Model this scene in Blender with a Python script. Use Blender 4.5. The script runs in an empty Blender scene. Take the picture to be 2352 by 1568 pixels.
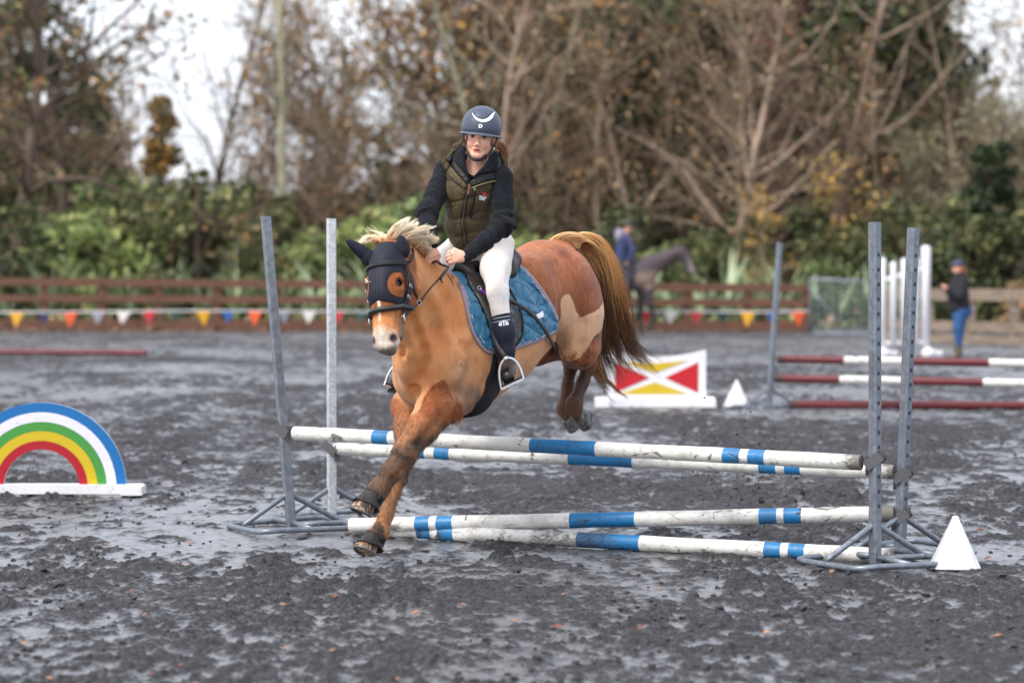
import bpy, math, random
import numpy as np
from mathutils import Vector, Matrix
from mathutils.bvhtree import BVHTree

S = bpy.context.scene
COL = S.collection

# ---------------------------------------------------------------- camera
FPX, CX, CY, HZ, CAMH = 5553.0, 1176.0, 784.0, 614.0, 1.53
PITCH = math.atan((CY - HZ) / FPX)
cam_data = bpy.data.cameras.new('camera')
cam = bpy.data.objects.new('camera', cam_data)
COL.objects.link(cam)
S.camera = cam
cam.location = (0, 0, CAMH)
cam.rotation_euler = (math.pi / 2 - PITCH, 0, 0)
cam_data.sensor_width = 36.0
cam_data.lens = FPX / 2352.0 * 36.0
cam_data.clip_start = 0.5
cam_data.clip_end = 2000
cam_data.dof.use_dof = True
cam_data.dof.focus_distance = 12.9
cam_data.dof.aperture_fstop = 1.8
cam_data.dof.aperture_blades = 0

# ---------------------------------------------------------------- world: bright overcast
world = bpy.data.worlds.new('World')
S.world = world
world.use_nodes = True
wn, wl = world.node_tree.nodes, world.node_tree.links
wn.clear()
SUN_EL, SUN_AZ = math.radians(52), math.radians(-48)     # azimuth from -Y (behind the camera) towards -X
out = wn.new('ShaderNodeOutputWorld')
bg_sky = wn.new('ShaderNodeBackground'); bg_cl = wn.new('ShaderNodeBackground')
addn = wn.new('ShaderNodeAddShader')
skt = wn.new('ShaderNodeTexSky'); skt.sky_type = 'NISHITA'; skt.sun_disc = False
skt.sun_elevation = SUN_EL; skt.sun_rotation = math.radians(180) + SUN_AZ * -1
skt.air_density = 1.0; skt.dust_density = 4.0
bg_sky.inputs['Strength'].default_value = 0.05
tc = wn.new('ShaderNodeTexCoord')
mp = wn.new('ShaderNodeMapping'); mp.inputs['Scale'].default_value = (2.2, 2.2, 6.0)
nz = wn.new('ShaderNodeTexNoise'); nz.inputs['Scale'].default_value = 1.6; nz.inputs['Detail'].default_value = 6
nz.inputs['Roughness'].default_value = 0.55
cr = wn.new('ShaderNodeValToRGB')
cr.color_ramp.elements[0].position = 0.3; cr.color_ramp.elements[0].color = (0.66, 0.71, 0.82, 1)
cr.color_ramp.elements[1].position = 0.62; cr.color_ramp.elements[1].color = (0.90, 0.91, 0.97, 1)
wl.new(tc.outputs['Generated'], mp.inputs['Vector']); wl.new(mp.outputs[0], nz.inputs['Vector'])
wl.new(nz.outputs['Fac'], cr.inputs['Fac']); wl.new(cr.outputs[0], bg_cl.inputs['Color'])
bg_cl.inputs['Strength'].default_value = 0.70
wl.new(skt.outputs[0], bg_sky.inputs['Color'])
wl.new(bg_sky.outputs[0], addn.inputs[0]); wl.new(bg_cl.outputs[0], addn.inputs[1])
wl.new(addn.outputs[0], out.inputs['Surface'])

sun_d = bpy.data.lights.new('sun', 'SUN')
sun_d.energy = 1.5; sun_d.angle = math.radians(16); sun_d.color = (1.0, 0.97, 0.92)
sun = bpy.data.objects.new('sun', sun_d); COL.objects.link(sun)
_sd = Vector((math.sin(SUN_AZ) * math.cos(SUN_EL), -math.cos(SUN_AZ) * math.cos(SUN_EL), math.sin(SUN_EL)))
sun.rotation_euler = _sd.to_track_quat('Z', 'Y').to_euler()

S.view_settings.view_transform = 'Standard'
S.view_settings.look = 'None'
S.view_settings.exposure = 0.95
S.view_settings.gamma = 1.0
S.view_settings.use_curve_mapping = False
S.render.engine = 'CYCLES'
S.cycles.use_denoising = True
try:
    S.cycles.denoiser = 'OPENIMAGEDENOISE'
    S.cycles.denoising_prefilter = 'ACCURATE'
except Exception:
    pass
S.cycles.max_bounces = 4
S.cycles.diffuse_bounces = 2
S.cycles.glossy_bounces = 2
S.cycles.transparent_max_bounces = 4
S.cycles.use_adaptive_sampling = False

# ---------------------------------------------------------------- helpers
_a = PITCH
_fw = np.array([0, math.cos(_a), -math.sin(_a)]); _up = np.array([0, math.sin(_a), math.cos(_a)])
CAM = np.array([0, 0, CAMH])
def W(px, py, Y):
    """a world point at distance Y, given where it is seen"""
    d = _fw + (px - CX) / FPX * np.array([1., 0, 0]) - (py - CY) / FPX * _up
    return CAM + d * (Y / d[1])
def G(px, py, z=0.0):
    d = _fw + (px - CX) / FPX * np.array([1., 0, 0]) - (py - CY) / FPX * _up
    return CAM + d * ((z - CAMH) / d[2])
def V(*a): return np.array(a, dtype=float)
def nrm(v):
    v = np.asarray(v, float); return v / (np.linalg.norm(v) + 1e-12)

def mesh_from(name, verts, faces, mat=None, smooth=True):
    me = bpy.data.meshes.new(name)
    verts = np.asarray(verts, dtype=np.float32).reshape(-1, 3)
    if isinstance(faces, np.ndarray):
        n = faces.shape[1]; nf = len(faces)
        me.vertices.add(len(verts)); me.vertices.foreach_set('co', verts.ravel())
        me.loops.add(nf * n); me.loops.foreach_set('vertex_index', faces.astype(np.int32).ravel())
        me.polygons.add(nf)
        me.polygons.foreach_set('loop_start', (np.arange(nf) * n).astype(np.int32))
        me.polygons.foreach_set('loop_total', np.full(nf, n, dtype=np.int32))
        me.update(calc_edges=True)
    else:
        me.from_pydata([tuple(map(float, v)) for v in verts], [], [tuple(map(int, f)) for f in faces])
        me.update()
    if smooth and len(me.polygons):
        me.polygons.foreach_set('use_smooth', np.ones(len(me.polygons), dtype=bool))
    if mat: me.materials.append(getattr(mat, "m", mat))
    return me
def link(name, me, parent=None):
    o = bpy.data.objects.new(name, me); COL.objects.link(o)
    if parent is not None:
        o.parent = parent
        if not parent.get('_local'):
            o.matrix_parent_inverse = Matrix.Translation(-root_loc(parent))
    return o
def root_loc(o):
    v = Vector(o.location)
    while o.parent is not None:
        o = o.parent
    return Vector(o.location)
def add(name, verts, faces, mat, parent=None, smooth=True):
    return link(name, mesh_from(name, verts, faces, mat, smooth), parent)
def tag(o, label=None, cat=None, group=None, kind=None):
    if label: o['label'] = label
    if cat: o['category'] = cat
    if group: o['group'] = group
    if kind: o['kind'] = kind
    return o
def empty(name, loc=(0, 0, 0), label=None, cat=None, group=None, local=False):
    o = bpy.data.objects.new(name, None); COL.objects.link(o)
    o.location = Vector(loc); o.empty_display_size = 0.1
    if local: o['_local'] = 1
    return tag(o, label, cat, group)
def copy_tree(o, parent=None):
    kids = [c for c in bpy.data.objects if c.parent == o]
    c = o.copy(); COL.objects.link(c); c.parent = parent
    for k in kids: copy_tree(k, c)
    return c

class MB:
    """collects shapes, then makes one mesh"""
    def __init__(s): s.v = []; s.f = []; s.n = 0
    def put(s, v, f):
        v = [tuple(map(float, q)) for q in v]
        s.v += v; s.f += [tuple(int(i) + s.n for i in q) for q in f]; s.n += len(v)
    def box(s, c, e, R=None):
        c = np.asarray(c, float); e = np.asarray(e, float) / 2
        R = np.eye(3) if R is None else np.asarray(R, float)
        q = [c + R @ (e * V(x, y, z)) for x in (-1, 1) for y in (-1, 1) for z in (-1, 1)]
        s.put(q, [(0, 1, 3, 2), (4, 6, 7, 5), (0, 4, 5, 1), (2, 3, 7, 6), (0, 2, 6, 4), (1, 5, 7, 3)])
    def tube(s, pts, r, n=8, cap=True, flat=None):
        """tube along pts, r a number or a list; flat=(axis, factor) squashes"""
        P = [np.asarray(p, float) for p in pts]; m = len(P)
        rr = [r] * m if np.isscalar(r) else list(r)
        T = [nrm(P[min(i + 1, m - 1)] - P[max(i - 1, 0)]) for i in range(m)]
        ref = V(0, 0, 1) if abs(T[0][2]) < .9 else V(1, 0, 0)
        N = nrm(np.cross(T[0], ref)); vs = []
        for i in range(m):
            N = nrm(N - T[i] * N.dot(T[i])); Bn = np.cross(T[i], N)
            for k in range(n):
                a = 2 * math.pi * k / n
                vs.append(P[i] + rr[i] * (math.cos(a) * N + math.sin(a) * Bn))
        fs = [(i * n + k, i * n + (k + 1) % n, (i + 1) * n + (k + 1) % n, (i + 1) * n + k) for i in range(m - 1) for k in range(n)]
        if cap:
            fs.append(tuple(range(n))[::-1]); fs.append(tuple((m - 1) * n + k for k in range(n)))
        s.put(vs, fs)
    def ribbon(s, pts, nor, w, t):
        """flat strap: pts centre line, nor outward normals, w width, t thickness"""
        P = [np.asarray(p, float) for p in pts]; m = len(P)
        ww = [w] * m if np.isscalar(w) else list(w)
        vs = []
        for i in range(m):
            T = nrm(P[min(i + 1, m - 1)] - P[max(i - 1, 0)]); n_ = nrm(nor[i]); n_ = nrm(n_ - T * n_.dot(T))
            sd = np.cross(T, n_)
            for (a, b) in ((-1, 0), (-.8, 1), (.8, 1), (1, 0), (.8, -.3), (-.8, -.3)):
                vs.append(P[i] + sd * ww[i] / 2 * a + n_ * t * b)
        n = 6
        fs = [(i * n + k, i * n + (k + 1) % n, (i + 1) * n + (k + 1) % n, (i + 1) * n + k) for i in range(m - 1) for k in range(n)]
        fs.append(tuple(range(n))[::-1]); fs.append(tuple((m - 1) * n + k for k in range(n)))
        s.put(vs, fs)
    def build(s, name, mat, parent=None, smooth=False):
        return add(name, s.v, s.f, mat, parent, smooth)

def autosmooth(o, ang=40):
    me = o.data
    try:
        me.set_sharp_from_angle(angle=math.radians(ang))
        me.polygons.foreach_set('use_smooth', np.ones(len(me.polygons), dtype=bool))
    except Exception:
        pass
    return o

def catmull(pts, n=8):
    P = [np.asarray(p, float) for p in pts]; P = [2 * P[0] - P[1]] + P + [2 * P[-1] - P[-2]]; o = []
    for i in range(1, len(P) - 2):
        for k in range(n):
            t = k / n
            o.append(.5 * ((2 * P[i]) + (-P[i - 1] + P[i + 1]) * t + (2 * P[i - 1] - 5 * P[i] + 4 * P[i + 1] - P[i + 2]) * t * t + (-P[i - 1] + 3 * P[i] - 3 * P[i + 1] + P[i + 2]) * t ** 3))
    o.append(P[-2]); return o

# value noise in numpy
def _h(ix, iy, iz, seed):
    n = (ix.astype(np.int64) * 374761393 + iy.astype(np.int64) * 668265263 + iz.astype(np.int64) * 2147483647 + seed * 974634777) & 0xffffffff
    n = ((n ^ (n >> 13)) * 1274126177) & 0xffffffff
    n = ((n ^ (n >> 15)) * 2246822519) & 0xffffffff
    return ((n ^ (n >> 16)) & 0xffffff) / float(0xffffff)
def vnoise(x, y, z=None, seed=0):
    x = np.asarray(x, float); y = np.asarray(y, float); z = np.zeros_like(x) if z is None else np.asarray(z, float)
    x0 = np.floor(x); y0 = np.floor(y); z0 = np.floor(z)
    fx, fy, fz = x - x0, y - y0, z - z0
    fx = fx * fx * (3 - 2 * fx); fy = fy * fy * (3 - 2 * fy); fz = fz * fz * (3 - 2 * fz)
    r = 0
    flat = not np.any(fz)
    for dz in ((0,) if flat else (0, 1)):
        wz = 1.0 if flat else (fz if dz else 1 - fz)
        for dx in (0, 1):
            for dy in (0, 1):
                r = r + _h(x0 + dx, y0 + dy, z0 + dz, seed) * (fx if dx else 1 - fx) * (fy if dy else 1 - fy) * wz
    return r
def fbm(x, y, z=None, oct=4, seed=0, g=.5):
    a, s, t = 1.0, 0.0, 0.0
    for i in range(oct):
        k = 2.03 ** i
        s = s + a * vnoise(x * k, y * k, None if z is None else z * k, seed + i * 17); t += a; a *= g
    return s / t

# ---------------------------------------------------------------- smooth solid modelling: distance field + surface nets
class Field:
    def __init__(s, lo, hi, h, fine=None, hf=None):
        """fine: per axis a list of (from, to) bands sampled at hf"""
        s.h = h; s.ax = []
        for i in range(3):
            t = float(lo[i]); q = [t]
            while t < hi[i]:
                t += hf if fine and any(a <= t < b for a, b in fine[i]) else h
                q.append(t)
            s.ax.append(np.array(q, dtype=np.float64))
        s.n = np.array([len(a) for a in s.ax])
        s.f = np.full(tuple(s.n), 1.0, dtype=np.float32)
    def _blk(s, lo, hi):
        i0 = np.array([max(np.searchsorted(s.ax[k], lo[k]) - 1, 0) for k in range(3)])
        i1 = np.array([min(np.searchsorted(s.ax[k], hi[k]) + 1, s.n[k]) for k in range(3)])
        if np.any(i1 <= i0): return None
        sl = tuple(slice(i0[k], i1[k]) for k in range(3))
        X, Y, Z = np.meshgrid(*[s.ax[q][sl[q]].astype(np.float32) for q in range(3)], indexing='ij', sparse=True)
        return sl, X, Y, Z
    def _mix(s, sl, d, k, op):
        a = s.f[sl]
        if op == 'sub':
            d = -d
            if k > 0:
                h = np.maximum(k - np.abs(a - d), 0) / k; s.f[sl] = np.maximum(a, d) + h * h * k * .25
            else: s.f[sl] = np.maximum(a, d)
        else:
            if k > 0:
                h = np.maximum(k - np.abs(a - d), 0) / k; s.f[sl] = np.minimum(a, d) - h * h * k * .25
            else: s.f[sl] = np.minimum(a, d)
    def cone(s, a, b, r1, r2=None, k=.04, ax=None, q=1.0, op='add'):
        r2 = r1 if r2 is None else r2
        a = np.asarray(a, float); b = np.asarray(b, float); m = max(r1, r2) + k + 3 * s.h
        B = s._blk(np.minimum(a, b) - m, np.maximum(a, b) + m)
        if B is None: return s
        sl, X, Y, Z = B
        px, py, pz = X - a[0], Y - a[1], Z - a[2]; ba = b - a
        if ax is not None:
            ax = nrm(ax); t = (px * ax[0] + py * ax[1] + pz * ax[2]) * (q - 1)
            px, py, pz = px + t * ax[0], py + t * ax[1], pz + t * ax[2]
            ba = ba + (q - 1) * ba.dot(ax) * ax
        L = ba.dot(ba) + 1e-12
        t = np.clip((px * ba[0] + py * ba[1] + pz * ba[2]) / L, 0, 1)
        d = np.sqrt((px - t * ba[0]) ** 2 + (py - t * ba[1]) ** 2 + (pz - t * ba[2]) ** 2) - (r1 + (r2 - r1) * t)
        s._mix(sl, d.astype(np.float32), k, op); return s
    def chain(s, pts, rs, k=.03, **kw):
        for i in range(len(pts) - 1): s.cone(pts[i], pts[i + 1], rs[i], rs[i + 1], k=k, **kw)
        return s
    def ell(s, c, R, r, k=.04, op='add'):
        c = np.asarray(c, float); R = np.asarray(R, float); r = np.asarray(r, float)
        m = max(r) + k + 3 * s.h
        B = s._blk(c - m, c + m)
        if B is None: return s
        sl, X, Y, Z = B
        X, Y, Z = X - c[0], Y - c[1], Z - c[2]
        q = [X * R[i][0] + Y * R[i][1] + Z * R[i][2] for i in range(3)]
        k0 = np.sqrt(sum((q[i] / r[i]) ** 2 for i in range(3))); k1 = np.sqrt(sum((q[i] / r[i] ** 2) ** 2 for i in range(3))) + 1e-9
        d = np.where(k0 < .05, -min(r), k0 * (k0 - 1) / k1)
        s._mix(sl, d.astype(np.float32), k, op); return s
    def sph(s, c, r, k=.03, op='add'): return s.ell(c, np.eye(3), (r, r, r), k, op)
    def grow(s, fn):
        X, Y, Z = np.meshgrid(*s.ax, indexing='ij', sparse=True); s.f += fn(X, Y, Z).astype(np.float32); return s
    def cut(s, p, n, k=0.0):
        """keep the side of the plane that n points away from"""
        X, Y, Z = np.meshgrid(*s.ax, indexing='ij', sparse=True); n = nrm(n)
        d = ((X - p[0]) * n[0] + (Y - p[1]) * n[1] + (Z - p[2]) * n[2]).astype(np.float32)
        if k > 0:
            h = np.maximum(k - np.abs(s.f - d), 0) / k; s.f = np.maximum(s.f, d) + h * h * k * .25
        else: s.f = np.maximum(s.f, d)
        return s
    def mesh(s):
        f = s.f; S_ = f < 0
        nx, ny, nz = f.shape
        c = np.zeros((nx - 1, ny - 1, nz - 1), dtype=np.uint8)
        for dx in (0, 1):
            for dy in (0, 1):
                for dz in (0, 1): c += S_[dx:nx - 1 + dx, dy:ny - 1 + dy, dz:nz - 1 + dz]
        act = (c > 0) & (c < 8); I = np.argwhere(act)
        idx = np.full(act.shape, -1, dtype=np.int64); idx[act] = np.arange(len(I))
        acc = np.zeros((len(I), 3)); cnt = np.zeros(len(I))
        cor = [(a, b, d) for a in (0, 1) for b in (0, 1) for d in (0, 1)]
        val = {q: f[I[:, 0] + q[0], I[:, 1] + q[1], I[:, 2] + q[2]] for q in cor}
        for q in cor:
            for ax in range(3):
                if q[ax] == 0:
                    p = list(q); p[ax] = 1; p = tuple(p); a, b = val[q], val[p]
                    m = (a < 0) != (b < 0); t = np.where(m, a / np.where(m, a - b, 1), 0)
                    for j in range(3): acc[:, j] += np.where(m, q[j] + (t if j == ax else 0), 0)
                    cnt += m
        q_ = I + acc / cnt[:, None]; vs = np.stack([np.interp(q_[:, j], np.arange(s.n[j]), s.ax[j]) for j in range(3)], 1)
        F = []
        for ax in range(3):
            a_, b_ = [(1, 2), (2, 0), (0, 1)][ax]
            lo = [slice(1, -1)] * 3; lo[ax] = slice(0, -1); hi = list(lo); hi[ax] = slice(1, None)
            A = S_[tuple(lo)]; Bv = S_[tuple(hi)]; E = np.argwhere(A != Bv)
            off = np.array([1, 1, 1]); off[ax] = 0; E = E + off
            ins = S_[E[:, 0], E[:, 1], E[:, 2]]
            def cell(da, db):
                q = E.copy(); q[:, a_] -= da; q[:, b_] -= db; return idx[q[:, 0], q[:, 1], q[:, 2]]
            quad = np.stack([cell(1, 1), cell(0, 1), cell(0, 0), cell(1, 0)], 1)
            quad[~ins] = quad[~ins][:, ::-1]; F.append(quad)
        F = np.concatenate(F); F = F[(F >= 0).all(1)]
        return vs, F
def relax(v, F, it=1, lam=.5):
    for _ in range(it):
        acc = np.zeros_like(v); cnt = np.zeros(len(v))
        for k in range(4):
            a, b = F[:, k], F[:, (k + 1) % 4]
            for j in range(3):
                acc[:, j] += np.bincount(a, v[b, j], len(v)) + np.bincount(b, v[a, j], len(v))
            cnt += np.bincount(a, minlength=len(v)) + np.bincount(b, minlength=len(v))
        v = v + lam * (acc / np.maximum(cnt, 1)[:, None] - v)
    return v
def setcol(o, cols, name='Col'):
    me = o.data; at = me.color_attributes.new(name, 'FLOAT_COLOR', 'POINT')
    c = np.ones((len(me.vertices), 4), dtype=np.float32); c[:, :3] = cols
    at.data.foreach_set('color', c.ravel())
def setval(o, val, name):
    at = o.data.attributes.new(name, 'FLOAT', 'POINT'); at.data.foreach_set('value', np.asarray(val, dtype=np.float32))
class Surf:
    def __init__(s, v, F):
        s.b = BVHTree.FromPolygons([tuple(map(float, q)) for q in v], [tuple(map(int, q)) for q in F])
    def seen(s, px, py):
        d = nrm(W(px, py, 10.) - CAM); r = s.b.ray_cast(Vector(CAM), Vector(d))
        return (np.array(r[0]), np.array(r[1])) if r[0] is not None else None
    def ray(s, o, d, dist=10.):
        r = s.b.ray_cast(Vector(o), Vector(d), dist)
        return (np.array(r[0]), np.array(r[1])) if r[0] is not None else None
    def near(s, p):
        r = s.b.find_nearest(Vector(p)); return np.array(r[0]), np.array(r[1])

# ---------------------------------------------------------------- materials
def srgb(r, g, b):
    def f(c):
        c /= 255.; return c / 12.92 if c <= .04045 else ((c + .055) / 1.055) ** 2.4
    return (f(r), f(g), f(b))
class Mat:
    def __init__(s, name, col=(.5, .5, .5), rough=.6, metal=0.0, spec=.5):
        s.m = bpy.data.materials.new(name); s.m.use_nodes = True
        s.t = s.m.node_tree; s.N = s.t.nodes; s.L = s.t.links
        s.b = s.N['Principled BSDF']
        s.b.inputs['Base Color'].default_value = (*col[:3], 1); s.b.inputs['Roughness'].default_value = rough
        s.b.inputs['Metallic'].default_value = metal; s.b.inputs['Specular IOR Level'].default_value = spec
        s.co = s.N.new('ShaderNodeTexCoord').outputs['Object']
    def n(s, typ, **kw):
        x = s.N.new(typ)
        for k, v in kw.items():
            if k in x.inputs: x.inputs[k].default_value = v
            else: setattr(x, k, v)
        return x
    def map(s, scale, rot=(0, 0, 0), loc=(0, 0, 0), src=None):
        x = s.N.new('ShaderNodeMapping'); x.inputs['Scale'].default_value = scale; x.inputs['Rotation'].default_value = rot
        x.inputs['Location'].default_value = loc
        s.L.new(src or s.co, x.inputs['Vector']); return x.outputs[0]
    def noise(s, scale=5, detail=3, rough=.5, vec=None, dist=0.0):
        x = s.N.new('ShaderNodeTexNoise'); x.inputs['Scale'].default_value = scale; x.inputs['Detail'].default_value = detail
        x.inputs['Roughness'].default_value = rough; x.inputs['Distortion'].default_value = dist
        s.L.new(vec or s.co, x.inputs['Vector']); return x.outputs['Fac']
    def ramp(s, fac, stops):
        x = s.N.new('ShaderNodeValToRGB'); e = x.color_ramp.elements
        while len(e) < len(stops): e.new(.5)
        for i, (p, c) in enumerate(stops):
            e[i].position = p; e[i].color = (*c[:3], 1) if not np.isscalar(c) else (c, c, c, 1)
        s.L.new(fac, x.inputs['Fac']); return x.outputs['Color']
    def rng(s, v, a, b, c=0., d=1.):
        x = s.N.new('ShaderNodeMapRange'); x.inputs[1].default_value = a; x.inputs[2].default_value = b
        x.inputs[3].default_value = c; x.inputs[4].default_value = d; s.L.new(v, x.inputs[0]); return x.outputs[0]
    def math(s, op, a, b=None):
        x = s.N.new('ShaderNodeMath'); x.operation = op
        for i, v in enumerate((a, b)):
            if v is None: continue
            if np.isscalar(v): x.inputs[i].default_value = v
            else: s.L.new(v, x.inputs[i])
        return x.outputs[0]
    def mix(s, fac, a, b, typ='MIX'):
        x = s.N.new('ShaderNodeMix'); x.data_type = 'RGBA'; x.blend_type = typ
        if np.isscalar(fac): x.inputs[0].default_value = fac
        else: s.L.new(fac, x.inputs[0])
        for i, v in ((6, a), (7, b)):
            if isinstance(v, tuple): x.inputs[i].default_value = (*v[:3], 1)
            else: s.L.new(v, x.inputs[i])
        return x.outputs[2]
    def attr(s, name, col=False):
        x = s.N.new('ShaderNodeAttribute'); x.attribute_name = name; return x.outputs['Color' if col else 'Fac']
    def rand(s):
        return s.N.new('ShaderNodeObjectInfo').outputs['Random']
    def col(s, c): s.L.new(c, s.b.inputs['Base Color']); return s
    def rough(s, c): s.L.new(c, s.b.inputs['Roughness']); return s
    def bump(s, h, strength=.3, dist=.01):
        x = s.N.new('ShaderNodeBump'); x.inputs['Strength'].default_value = strength; x.inputs['Distance'].default_value = dist
        s.L.new(h, x.inputs['Height'])
        if s.b.inputs['Normal'].is_linked:
            s.L.new(s.b.inputs['Normal'].links[0].from_socket, x.inputs['Normal'])
        s.L.new(x.outputs[0], s.b.inputs['Normal']); return s

# flat print or raised letters laid on a surface
def text_mesh(txt, bold=.0, ext=0):
    cu = bpy.data.curves.new('t', 'FONT'); cu.body = txt; cu.align_x = 'CENTER'; cu.align_y = 'CENTER'; cu.offset = bold; cu.resolution_u = 3
    o = bpy.data.objects.new('t', cu); COL.objects.link(o); dg = bpy.context.evaluated_depsgraph_get(); dg.update()
    me = bpy.data.meshes.new_from_object(o.evaluated_get(dg)); v = np.array([q.co[:] for q in me.vertices]); f = [tuple(p.vertices) for p in me.polygons]
    bpy.data.objects.remove(o); bpy.data.meshes.remove(me); bpy.data.curves.remove(cu); return v, f
def text_on(surf, txt, cx, cy, w, h, ang, mat, parent, name='lettering', off=.0015, bold=.02, flip=False, Y=10., mesh=None):
    """letters w x h (seen size) centred at cx, cy; every vertex is laid on the surface"""
    v, f = mesh or text_mesh(txt, bold); v = v[:, :2].copy(); lo = v.min(0); hi = v.max(0)
    v = (v - (lo + hi) / 2) / (hi - lo) * V(w, h)
    if flip: v[:, 0] *= -1
    a = math.radians(ang); x = cx + v[:, 0] * math.cos(a) - v[:, 1] * math.sin(a) * -1 * -1; y = cy - (v[:, 0] * math.sin(a) + v[:, 1] * math.cos(a))
    P = []; last = None
    for i in range(len(x)):
        t = surf.seen(x[i], y[i]) or last
        if t is None: t = (W(x[i], y[i], 12.7), V(0, -1, 0))
        last = t; P.append(t[0] + t[1] * off)
    o = add(name, P, f, mat, parent, False); return o
# ================================================================ ground
def ground_h(x, y):
    """height of the raked, trampled wet sand, and how wet it is"""
    big = fbm(x * .35, y * .30, None, 3, 1) - .5
    rough = fbm(x * 1.7 + 3, y * .8, None, 4, 40)                    # trampled or smooth
    wx = x + .10 * (fbm(x * 2, y * 2, None, 2, 60) - .5); wy = y + .15 * (fbm(x * 2, y * 2, None, 2, 70) - .5)
    c1 = fbm(wx * 9.5, wy * 5.2, None, 4, 3, .62); c2 = fbm(wx * 19, wy * 14, None, 3, 5, .65)
    rid = 1 - np.abs(2 * fbm(wx * 10, wy * 7.5, None, 3, 9) - 1)
    near = np.clip((12.6 - y) / 2.5, 0, 1); k = np.clip((rough - .42) * 5, 0, 1); k = np.clip(k + .12 * near, 0, 1)
    h = (c1 - .5) * (.038 + .046 * k) + (c2 - .5) * (.026 + .045 * k) + (rid - .6) * .035 * k + big * .05
    # hoof pocks
    cx, cy = np.floor(x * 1.9), np.floor(y * 1.5); ox, oy = _h(cx, cy, cx * 0, 77), _h(cx, cy, cx * 0, 78)
    d = np.hypot((x * 1.9 - cx - .25 - .5 * ox) / 1.9, (y * 1.5 - cy - .25 - .5 * oy) / 1.5); on = _h(cx, cy, cx * 0, 79) > .45
    h += on * (-.035 * np.exp(-(d / .06) ** 2) + .020 * np.exp(-((d - .10) / .035) ** 2))
    h = h * (.98 - .48 * near) + near * ((c2 - .5) * .030 + (fbm(wx * 40, wy * 30, None, 2, 8) - .5) * .012)
    lvl = .0014 + .0030 * np.clip((y - 12.5) / 3, 0, 1) + .012 * (fbm(x * 1.1, y * .7, None, 3, 90) - .5) - .003 * near
    wet = np.clip((lvl + .011 - h) / .019, 0, 1)
    s = .004; h2 = lvl + s * np.log1p(np.exp(np.clip((h - lvl) / s, -30, 30)))
    h2 = h2 + (c2 - .5) * .011
    return h2 - .014, wet, k
ys = [2.0, 3.5, 5.0, 6.2, 7.2, 7.8]; y_ = 8.2
while y_ < 18: ys.append(y_); y_ += .0145 + max(0, (y_ - 14)) * .0012
while y_ < 72: ys.append(y_); y_ += .019 * (y_ / 18) ** 1.7
while y_ < 900: ys.append(y_); y_ *= 1.25
ys = np.array(ys); tx = np.concatenate([[-6, -3, -1.5, -1.0], np.linspace(-.8, -.27, 60), np.linspace(-.262, .262, 660), np.linspace(.27, .8, 60), [1.0, 1.5, 3, 6]])
YY, TT = np.meshgrid(ys, tx, indexing='ij'); XX = YY * TT
hh, ww, kk_ = ground_h(XX, YY)
fade = np.clip((75 - YY) / 10, 0, 1); hh = hh * fade
gv = np.stack([XX, YY, hh], -1).reshape(-1, 3); R_, C_ = XX.shape
ia = (np.arange(R_ - 1)[:, None] * C_ + np.arange(C_ - 1)[None, :]).ravel(); gf = np.stack([ia, ia + 1, ia + C_ + 1, ia + C_], 1)
mg = Mat('wet_dark_sand', rough=.7, spec=.5)
wa = mg.attr('wet'); g1 = mg.noise(95, 4, .75); g2 = mg.noise(24, 4, .6); g3 = mg.noise(5, 4, .6); g4 = mg.noise(1.3, 4, .6)
base = mg.ramp(g2, [(.34, (.006, .0057, .006)), (.50, (.021, .020, .0215)), (.68, (.052, .050, .055))])
base = mg.mix(mg.rng(g1, .45, .72), base, (.074, .071, .078)); mg.col(base)
w2 = mg.rng(mg.math('ADD', mg.math('ADD', wa, mg.math('MULTIPLY', mg.math('SUBTRACT', g3, .5), .6)), mg.math('MULTIPLY', mg.math('SUBTRACT', mg.noise(30, 5, .85, mg.map((.6, 1, 1))), .5), 3.2)), .10, 1.05)
mg.rough(mg.math('ADD', mg.rng(w2, 0, 1, .80, .30), mg.math('MULTIPLY', mg.math('SUBTRACT', g1, .5), .15)))
mg.L.new(mg.rng(w2, 0, 1, .18, 1.0), mg.b.inputs['Specular IOR Level'])
mg.b.inputs['IOR'].default_value = 1.8; mg.L.new(w2, mg.b.inputs['Coat Weight']); mg.b.inputs['Coat Roughness'].default_value = .38; mg.b.inputs['Coat IOR'].default_value = 2.1; mg.bump(g1, .8, .009); mg.bump(mg.math('MULTIPLY', g2, mg.rng(w2, 0, 1, 1, .25)), .8, .03)
ground = tag(add('ground', gv, gf, mg), None, None, None, 'structure'); setval(ground, ww.ravel(), 'wet')
GS = lambda x, y: float(ground_h(np.array([float(x)]), np.array([float(y)]))[0][0])

# loose clods lying about, fallen leaves, and the dirt thrown up by the hind feet
rg = np.random.default_rng(5)
def lump(c, r, rng, flat=.6):
    ico = [(0, 0, 1), (.89, 0, .45), (.28, .85, .45), (-.72, .53, .45), (-.72, -.53, .45), (.28, -.85, .45), (.72, .53, -.45), (-.28, .85, -.45), (-.89, 0, -.45), (-.28, -.85, -.45), (.72, -.53, -.45), (0, 0, -1)]
    fa = [(0, 1, 2), (0, 2, 3), (0, 3, 4), (0, 4, 5), (0, 5, 1), (1, 6, 2), (2, 7, 3), (3, 8, 4), (4, 9, 5), (5, 10, 1), (6, 7, 2), (7, 8, 3), (8, 9, 4), (9, 10, 5), (10, 6, 1), (11, 7, 6), (11, 8, 7), (11, 9, 8), (11, 10, 9), (11, 6, 10)]
    v = np.array(ico) * r * rng.uniform(.55, 1.35, (12, 1)) * V(rng.uniform(.7, 1.5), rng.uniform(.7, 1.5), flat); return v + c, fa
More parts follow.
